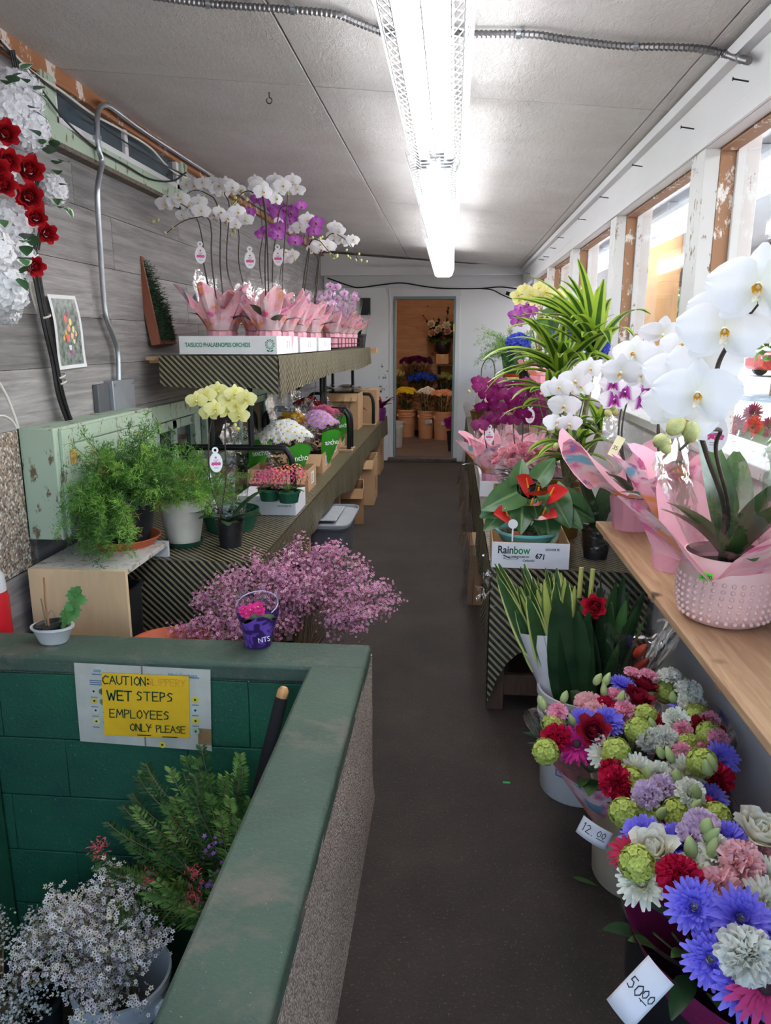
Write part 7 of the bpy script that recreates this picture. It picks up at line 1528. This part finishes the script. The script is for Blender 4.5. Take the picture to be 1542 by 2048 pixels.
for q in ((300,1755),(385,1795),(195,1695),(390,1747)):
    p_ = at(q[0], q[1], Y=1.66); n = 90; c = np.array(p_ - t.location) + rng.normal(size=(n,3))*.011; v, f = strips(c, unit(rng.normal(size=(n,3))), .014, .003); part('red_bloom', npmesh('red_bloom', v, f, Mred), None, t)
cs = np.array([at(rnd(400,455), rnd(1670,1830), Y=1.72) - t.location for _ in range(40)]); tinyflowers(t, cs, rng.normal(size=(40,3)) + np.array([0,-1,.3]), .008, [mat('mauve', (150,96,160), .6, var=0)], 'mauve_blossom')
# ================================================================ THE COLD ROOM BEYOND THE DOORWAY
CF = .04
def cbucket(label, q, r=.145, h=.40, Z=CF, mt=None, tagp=None, rot=0):
    p_ = at(q[0], q[1], Z=Z) if Z < .1 else at(q[0], q[1], Y=12.05); c = V((p_.x, (p_.y + r) if Z < .1 else 12.05, Z)); t_ = bucket(label, c, r, h, mt or M_tanplastic, True, True, rot)
    if tagp: 
        m_ = MB(); M2 = Matrix.Rotation(tagp, 4, 'Z') @ Matrix.Translation((0,-r*1.03,h*.62)) @ Matrix.Rotation(rnd(-.15,.25), 4, 'Y'); m_.bb((-.05,-.001,-.025),(.05,.001,.025),0,M2); part('paper_label', m_, M_whitecard, t_); m_ = MB()
        for i in range(3): m_.bb((-.035,-.0018,-.014+.011*i),(.035-.01*i,-.001,-.009+.011*i),0,M2)
        part('printed_lines', m_, mat('print_grey', (120,120,128), .6), t_)
    return c + V((0,0,h))
def bunch(label, c, kind, cols, R=.15, H=.26, n=30, sc=1.2, film_=True, low=None):
    t_ = thing('flower_bunch', label, 'flowers', c + V((0,0,-(low or .36)))); o = t_.location; z0 = low or .36; m_ = MB()
    for i in range(24):
        a = rnd(0,6.28); r_ = R*math.sqrt(rnd(0,1)); m_.tube([(r_*.3*math.cos(a), r_*.3*math.sin(a), .02), (r_*.45*math.cos(a), r_*.45*math.sin(a), z0), (r_*.9*math.cos(a), r_*.9*math.sin(a), z0 + H*.95)], .003, 5, 0, False)
    part('flower_stalks', m_, M_stem, t_, kind='stuff'); m_ = MB()
    for i in range(46):
        a = rnd(0,6.28); r_ = R*.8*math.sqrt(rnd(0,1)); blade(m_, (r_*math.cos(a), r_*math.sin(a), z0 + rnd(.02, H*.8)), (math.cos(a), math.sin(a), rnd(.2,1)), rnd(.06,.1), .03, .5, 0, 3, 1)
    part('foliage', m_, ML_dark, t_, kind='stuff')
    for i in range(n):
        f = (i+.5)/n; r_ = R*math.sqrt(f); a = i*2.4; p_ = o + V((r_*math.cos(a), r_*math.sin(a), z0 + H + .06*(1-f) + rnd(-.015,.015))); put(t_, 'flower', cut(kind, *cols[i % len(cols)]) if isinstance(cols[0][0], tuple) else cut(kind, cols[i % len(cols)]), p_, V((r_*math.cos(a)*5, r_*math.sin(a)*5 - .5, 1)), sc*rnd(.85,1.1))
    if film_: sleeve(t_, .06, R*1.15, z0*.9, z0 + H*1.1)
    return t_
MD_ = 'mum'
c = cbucket('tan plastic bucket of yellow flowers, left on the cold room floor', (811,875), .15, .42); bunch('bunches of yellow chrysanthemums in the left tan bucket beyond the doorway', c, 'daisy', [(232,200,30),(240,212,40)], .17, .26, 34, 1.5)
c = cbucket('tan plastic bucket with a tilted paper label, middle of the cold room floor', (851,878), .13, .42, CF, None, .35); bunch('bunches of white chrysanthemums in the middle tan bucket beyond the doorway', c, 'daisy', [(236,236,232)], .14, .27, 24, 1.5)
c = cbucket('tan plastic bucket with a small square label, right on the cold room floor', (884,881), .14, .42, CF, None, .25); bunch('bunches of peach flowers in the right tan bucket beyond the doorway', c, 'daisy', [(226,160,120),(232,176,140),(220,150,116)], .18, .25, 34, 1.5)
cbucket('white plastic bucket just inside the doorway at the left', (791,896), .10, .36, CF, M_whiteplastic)
c2z = .427
c = cbucket('tan plastic bucket of blue flowers on the low shelf of the cold room', (845,806), .16, .26, c2z); bunch('dyed blue chrysanthemums on the low shelf beyond the doorway', c, 'mum', [(46,84,206),(58,100,220)], .24, .22, 34, 1.2, True, .24)
c = cbucket('tan plastic bucket at the left end of the cold room low shelf', (790,806), .13, .26, c2z); bunch('yellow-green lilies at the left end of the low shelf beyond the doorway', c, 'budl', [(206,210,120),(226,200,150)], .13, .26, 24, 2.4, False, .24)
c = cbucket('tan plastic bucket at the right of the cold room low shelf', (890,806), .13, .24, c2z); bunch('round green pods in clear film at the right of the low shelf beyond the doorway', c, 'viburnum', [(150,160,84),(166,172,96)], .14, .24, 12, 1.5, True, .22)
p_ = at(826, 800, Y=11.62); tag(part('storage_box', MB().bb((-.2,-.12,0),(.3,.12,.16)), M_carddark, None, M=Matrix.Translation((p_.x + .02, 12.12, .427))), 'dark cardboard box at the back of the cold room low shelf', 'box')
c = V((p_.x + .02, 12.12, .589)); bucket('brown plastic bucket of dark purple flowers raised on the box in the cold room', c, .13, .24, mat('brown_plastic', (120,88,64), .6), True, False); bunch('dark purple carnations in clear sleeves at the back of the cold room', c + V((0,-.02,.24)), 'carnation', [(104,30,84),(84,24,70),(120,44,104)], .25, .34, 30, 1.3, True, .22)
z1 = 1.132; p_ = at(886, 727, Z=z1); carton('cardboard box on the upper cold room shelf beneath the dark vase', (p_.x - .01, 12.15, z1), (.20,.2,.15))
c = V((p_.x, 12.15, z1 + .152)); t = thing('vase_arrangement', 'black vase of cream roses, greenery and eucalyptus on the cold room shelf', 'vase', c); part('vase', MB().lathe([(0,0),(.07,0),(.10,.03),(.12,.10),(.125,.19),(.12,.20),(.11,.19),(.1,.05),(0,.02)], 24), M_black, t)
part('handle_knot', MB().sphere((-.125,0,.09), .035, 8, 6, 0, (.6,.6,1.6)), mat('dark_red', (70,20,28), .6), t)
for i in range(60): 
    a = rnd(0,6.28); m = MB(); r_ = rnd(.02,.13); heart(m, (r_*math.cos(a)*1.3, r_*math.sin(a), .2 + rnd(0,.26)), (math.cos(a), math.sin(a)-.3, rnd(-.6,.6)), .11, .09, (0,-1,.5)); part('leaf', m, ML_dark if i % 2 else ML_green, t)
for q, kk in (((862,650),(226,214,190)),((893,652),(232,226,206)),((865,668),(206,160,140)),((895,664),(214,170,160)),((878,660),(214,204,180))): put(t, 'rose', cut('rose', kk), at(q[0], q[1], Y=11.92), (rnd(-.4,.2),-1,.5), 1.5)
for q0, q1 in (((868,668),(847,632)), ((878,660),(877,637)), ((893,655),(896,618)), ((862,665),(858,650))):
    a, b = at(*q0, Y=12.0) - c, at(*q1, Y=12.0) - c; m = MB(); m.tube([a, b], .003, 5); part('branch', m, M_dstem, t); m = MB()
    for i in range(22): f = i/21; blade(m, a.lerp(b, f), (rnd(-1,1), rnd(-1,.2), rnd(-.2,.8)), .045, .035, .2, 0, 3, 1)
    part('leaf_spray', m, ML_dark, t, kind='stuff')
for i, x_ in enumerate((898, 906)): pass
t = thing('magenta_bunch', 'magenta flowers in film hanging at the right edge of the doorway', 'flowers', at(900, 845, Y=10.1)*V((1,1,0)) + V((.06,0,CF))); part('pot', pot_mb(.08,.1,.26,.02), M_black, t); o = t.location
for i in range(20): put(t, 'flower', cut('carnation', (190,50,150)), o + V((rnd(-.12,.12), rnd(-.1,.1), .32 + rnd(0,.12))), (rnd(-.5,.2), -1, .6), 1.1)
# ================================================================ ON THE BACK WALL
t = tag(link('black_cable', MB().tube(bez([at(q[0], q[1], Y=9.375) for q in ((655,556),(700,572),(720,575),(760,570),(803,566),(850,573),(890,577),(960,577),(1000,574),(1036,578))], 6), .008, 6).mesh('cable', M_cable), None), 'black cable strung loosely under the beam of the back wall', 'cable')
t = tag(link('power_lead', MB().tube(bez([at(q[0], q[1], Y=9.36) for q in ((960,577),(985,580),(1005,590),(1030,598),(1045,580))], 6), .007, 6).mesh('cable', M_cable), None), 'short black cord with a thick connector by the right end of the beam', 'cable')
part('connector', MB().tube([at(1012,586,Y=9.35), at(1026,590,Y=9.35)], .022, 8), M_cable, t)
p_ = at(731, 608, Y=9.43); tag(part('wall_speaker', MB().bb((-.06,-.05,-.10),(.06,.0,.10)), M_black, None, M=Matrix.Translation((p_.x, 9.448, p_.z - .03)), bev=.004), 'small black box on the back wall left of the doorway', 'box')
m = MB()
for i in range(26):
    q = at(rnd(757,776), rnd(720,800), Y=YB - .0012); r = rnd(.004,.016); m.add([q + V((r*rnd(.6,1.2)*math.cos(a), 0, r*rnd(.6,1.2)*math.sin(a))) for a in [k_*.785 for k_ in range(8)]], [tuple(range(7,-1,-1))])
part('chipped_spot', m, mat('chip', (150,138,124), .8, var=.2), wb, kind='stuff')
# ================================================================ OUTSIDE THE WINDOWS
p_ = at(1325, 560, X=1.02); t = thing('cardboard_sheet', 'large sheet of brown cardboard hanging outside the window between two posts', 'cardboard', (1.66, 0, 0)); c4 = [at(*q, X=1.66) for q in ((1287,486),(1366,470))]; cb = sum(q.z for q in c4)/2
part('sheet', MB().bb((-.003, min(q.y for q in c4), .95), (.003, max(q.y for q in c4), cb)), mat('outdoor_card', (180,138,90), .85, var=.12, vs=3, bump=.25, bs=30), t); part('upper_flap', MB().bb((.003, min(q.y for q in c4), cb - .3), (.007, max(q.y for q in c4), cb)), mat('outdoor_card', (196,152,96), .85), t)
for q in c4: part('hanging_string', MB().tube([(0, q.y*.9 + .1*sum(k_.y for k_ in c4)/2, cb), (0, q.y*.9 + .1*sum(k_.y for k_ in c4)/2, 2.365)], .002, 5), M_wcable, t)
t = thing('pink_poster', 'pink patterned paper hanging under the eave beyond the nearest window', 'poster', (2.3, 3.4, 1.45)); k = NT('pink_print'); n_ = k.noise(14, None, 4, .6, 2); k.col(k.mix(k.ramp(n_, [(.55, W0), (.62, W1)]), lin((232,168,190)), lin((206,96,130)))); part('paper', MB().bb((-.002,-.45,0),(.002,.3,.68)), k.mat, t)
t = thing('string_lights', 'string of coloured bulbs along the eave beam outside', 'lights', (2.58, 3, 2.02)); part('wire', MB().tube(bez([(0,y,.05 - .05*(i % 2)) for i, y in enumerate([-2,-1,0,1,2,3,4,5,6])], 6), .006, 5), M_cable, t)
for i in range(40):
    y = -2 + .2*i; part('bulb', MB().lathe([(0,-.09),(.02,-.07),(.028,-.03),(.014,.0),(0,0)], 8), [mat('bulb_red', (200,60,50), .3), mat('bulb_green', (50,150,90), .3), mat('bulb_blue', (50,90,190), .3), mat('bulb_orange', (230,130,60), .3)][i % 4], t, M=Matrix.Translation((0, y, .0)))
def outplant(label, q, X, kind, cols, n, sc, R=.14, zb=.70):
    p_ = at(q[0], q[1], X=X); t_ = thing('outdoor_bouquet', label, 'flowers', (p_.x, p_.y, zb)); h = p_.z - zb; part('pot', pot_mb(.08,.1,.24,.02), mat('outdoor_pot', (90,94,90), .6), t_); m_ = MB()
    for i in range(30): a = rnd(0,6.28); blade(m_, (0,0,.22), (math.cos(a)*.6, math.sin(a)*.6, 1), rnd(.6,1)*h*.7, .05, .4, 0, 5, 1)
    part('foliage', m_, ML_green, t_, kind='stuff')
    for i in range(n): a = i*2.4; r_ = R*math.sqrt((i+.5)/n); put(t_, 'flower', cut(kind, cols[i % len(cols)]), p_ + V((r_*math.cos(a), r_*math.sin(a), rnd(-.06,.06))), (-.9,-.5,.4), sc)
    sleeve(t_, .1, .2, .2, h + .02)
m = MB(); m.bb((1.02,.4,.66),(1.55,4.6,.69)); 
for y in (.5, 2.4, 4.5):
    m.bb((1.05,y,-.02),(1.1,y+.05,.66)); m.bb((1.45,y,-.02),(1.5,y+.05,.66))
tag(part('outdoor_bench', m, M_shelfwood, None), 'wooden bench of flowers outside against the windows', 'bench')
outplant('orange gerberas outside the nearest window', (1440,838), 1.25, 'gerbera', [(240,150,30),(236,130,40)], 4, .9, .07, .691)
outplant('red gerberas outside the nearest window', (1492,852), 1.3, 'gerbera', [(206,50,60),(150,60,90)], 6, 1.0, .10, .691)
outplant('yellow flowers outside beyond the purple-hearted orchid', (1275,815), 1.3, 'daisy', [(236,200,60),(240,220,120)], 12, 1.2, .14, .691)
# the street: hedge, trees, parked car, long low building
ML_t = [mat('tree_leaf_%d' % i, c, .6, var=0, trl=.4) for i, c in enumerate(((70,110,50),(96,140,64),(124,160,86),(54,90,46)))]
def crown(root, c, r, n, name='crown', sz=.16):
    d = unit(rng.normal(size=(n,3))); q = d*(rng.uniform(.45,1,n)**.5)[:,None]*np.array(r) ; lump = 1 + .18*np.sin(d[:,:1]*7 + d[:,1:2]*5) ; v, f = strips(q*lump + np.array(c), unit(rng.normal(size=(n,3))), rng.uniform(.6,1.4,n)*sz*2, sz); part(name, npmesh(name, v, f, ML_t, rng.integers(0,4,n)), None, root, kind='stuff')
for i, (x, y, h, r, lb) in enumerate(((13,17,6.5,2.6,'leafy street tree seen through the window nearest the camera'),(9,22,6,2.4,'leafy street tree left of the cardboard sheet'),(15,30,8,3.4,'tall bushy tree far behind the parking area'),(8,33,7,3,'bushy tree seen between the far window posts'),(17.5,21,7,3,'dense tree beyond the red car'),(12,44,9,4,'far tree at the end of the street'))):
    t = thing('street_tree', lb, 'tree', (x, y, -.02)); part('trunk', MB().tube([(0,0,0),(.05,.05,h*.3),(0,0,h*.65)], [.2,.16,.08], 8), M_wstem, t); crown(t, (0,0,h*.62), (r,r,h*.42), 3200)
t = thing('hedge', 'clipped green hedge along the far side of the parking area', 'hedge', (20.3, 27, -.02)); n = 7000; q = rng.uniform(-1,1,(n,3))*np.array([.6,14,.55]) + np.array([0,0,.6]); v, f = strips(q, unit(rng.normal(size=(n,3))), rng.uniform(.15,.3,n), .12); part('foliage', npmesh('foliage', v, f, ML_t, rng.integers(0,4,n)), None, t, kind='stuff'); part('woody_core', MB().bb((-.5,-13.8,0),(.5,13.8,.95)), mat('hedge_core', (44,64,34), .9), t)
t = thing('far_building', 'pale low building with a long roof across the street', 'building', (26, 40, -.02)); part('wall', MB().bb((-4,-12,0),(4,12,3.2)), mat('pale_render', (214,214,212), .8), t); part('roof', MB().bb((-4.6,-12.5,3.2),(4.6,12.5,3.6)), mat('roof_grey', (120,124,130), .8), t)
for i in range(6): part('window', MB().bb((-4.05,-10 + 3.6*i,1),(-3.98,-8 + 3.6*i,2.3)), mat('blue_window', (70,100,130), .1), t)
# red car: body loft along its length (local x), wheels and glazing as parts
p_ = at(1532, 752, Z=-.02); t = thing('car', 'small red car parked across the street, seen through the near window', 'car', (p_.x + 1.35, p_.y, -.02), math.radians(8)); M_carred = mat('car_red', (176,26,40), .25, .2, var=.03)
def loft(m, secs, m_=0):
    n = len(secs[0]); vs = [p for s in secs for p in s]; m.add(vs, [(i*n+k_, i*n+(k_+1)%n, (i+1)*n+(k_+1)%n, (i+1)*n+k_) for i in range(len(secs)-1) for k_ in range(n)] + [tuple(range(n-1,-1,-1)), tuple(range((len(secs)-1)*n, len(secs)*n))], m_)
m = MB(); loft(m, [[(x,-w_,zb),(x,w_,zb),(x,w_+.03,zb+.25),(x,w_,zt),(x,-w_,zt),(x,-w_-.03,zb+.25)] for x, w_, zb, zt in ((-2.05,.72,.42,.78),(-1.9,.82,.28,.92),(-1.2,.88,.24,1.0),(0,.9,.22,1.02),(1.2,.9,.24,1.02),(1.9,.84,.3,.98),(2.05,.74,.45,.9))]); part('body', m, M_carred, t, bev=.03)
m = MB(); loft(m, [[(x,-w_,.98),(x,w_,.98),(x,w_*.86,zt),(x,-w_*.86,zt)] for x, w_, zt in ((-1.25,.80,1.02),(-.55,.82,1.52),(.2,.82,1.60),(1.3,.80,1.52),(1.85,.76,1.05))]); part('cabin', m, M_carred, t, bev=.03)
M_cglass = mat('car_glass', (36,44,52), .08, var=0)
for s in (-1, 1):
    for xa, xb in ((-.75,.05),(.15,.85),(.95,1.45)): m = MB(); m.add([(xa,s*.80,1.06),(xb,s*.80,1.06),(xb - .05,s*.735,1.42),(xa + .28*(xa < -.5),s*.735,1.42)], [(0,1,2,3)]); part('side_window', m, M_cglass, t, solid=.02)
    for x in (-1.3, 1.32):
        wl_ = part('wheel', MB().tube([(x,s*.70,.33),(x,s*.90,.33)], .33, 20), M_black, t); part('hub', MB().tube([(x,s*.89,.33),(x,s*.915,.33)], .2, 12), M_galv, wl_)
    part('headlamp', MB().box((-1.98,s*.62,.78),(.14,.22,.12)), mat('lamp_clear', (220,224,230), .1), t, bev=.02); part('tail_lamp', MB().box((2.0,s*.68,.85),(.1,.16,.2)), mat('lamp_red', (150,20,20), .2), t, bev=.02)
m = MB(); m.add([(-1.2,-.72,1.05),(-1.2,.72,1.05),(-.6,.66,1.46),(-.6,-.66,1.46)], [(0,1,2,3)]); part('windscreen', m, M_cglass, t, solid=.02)
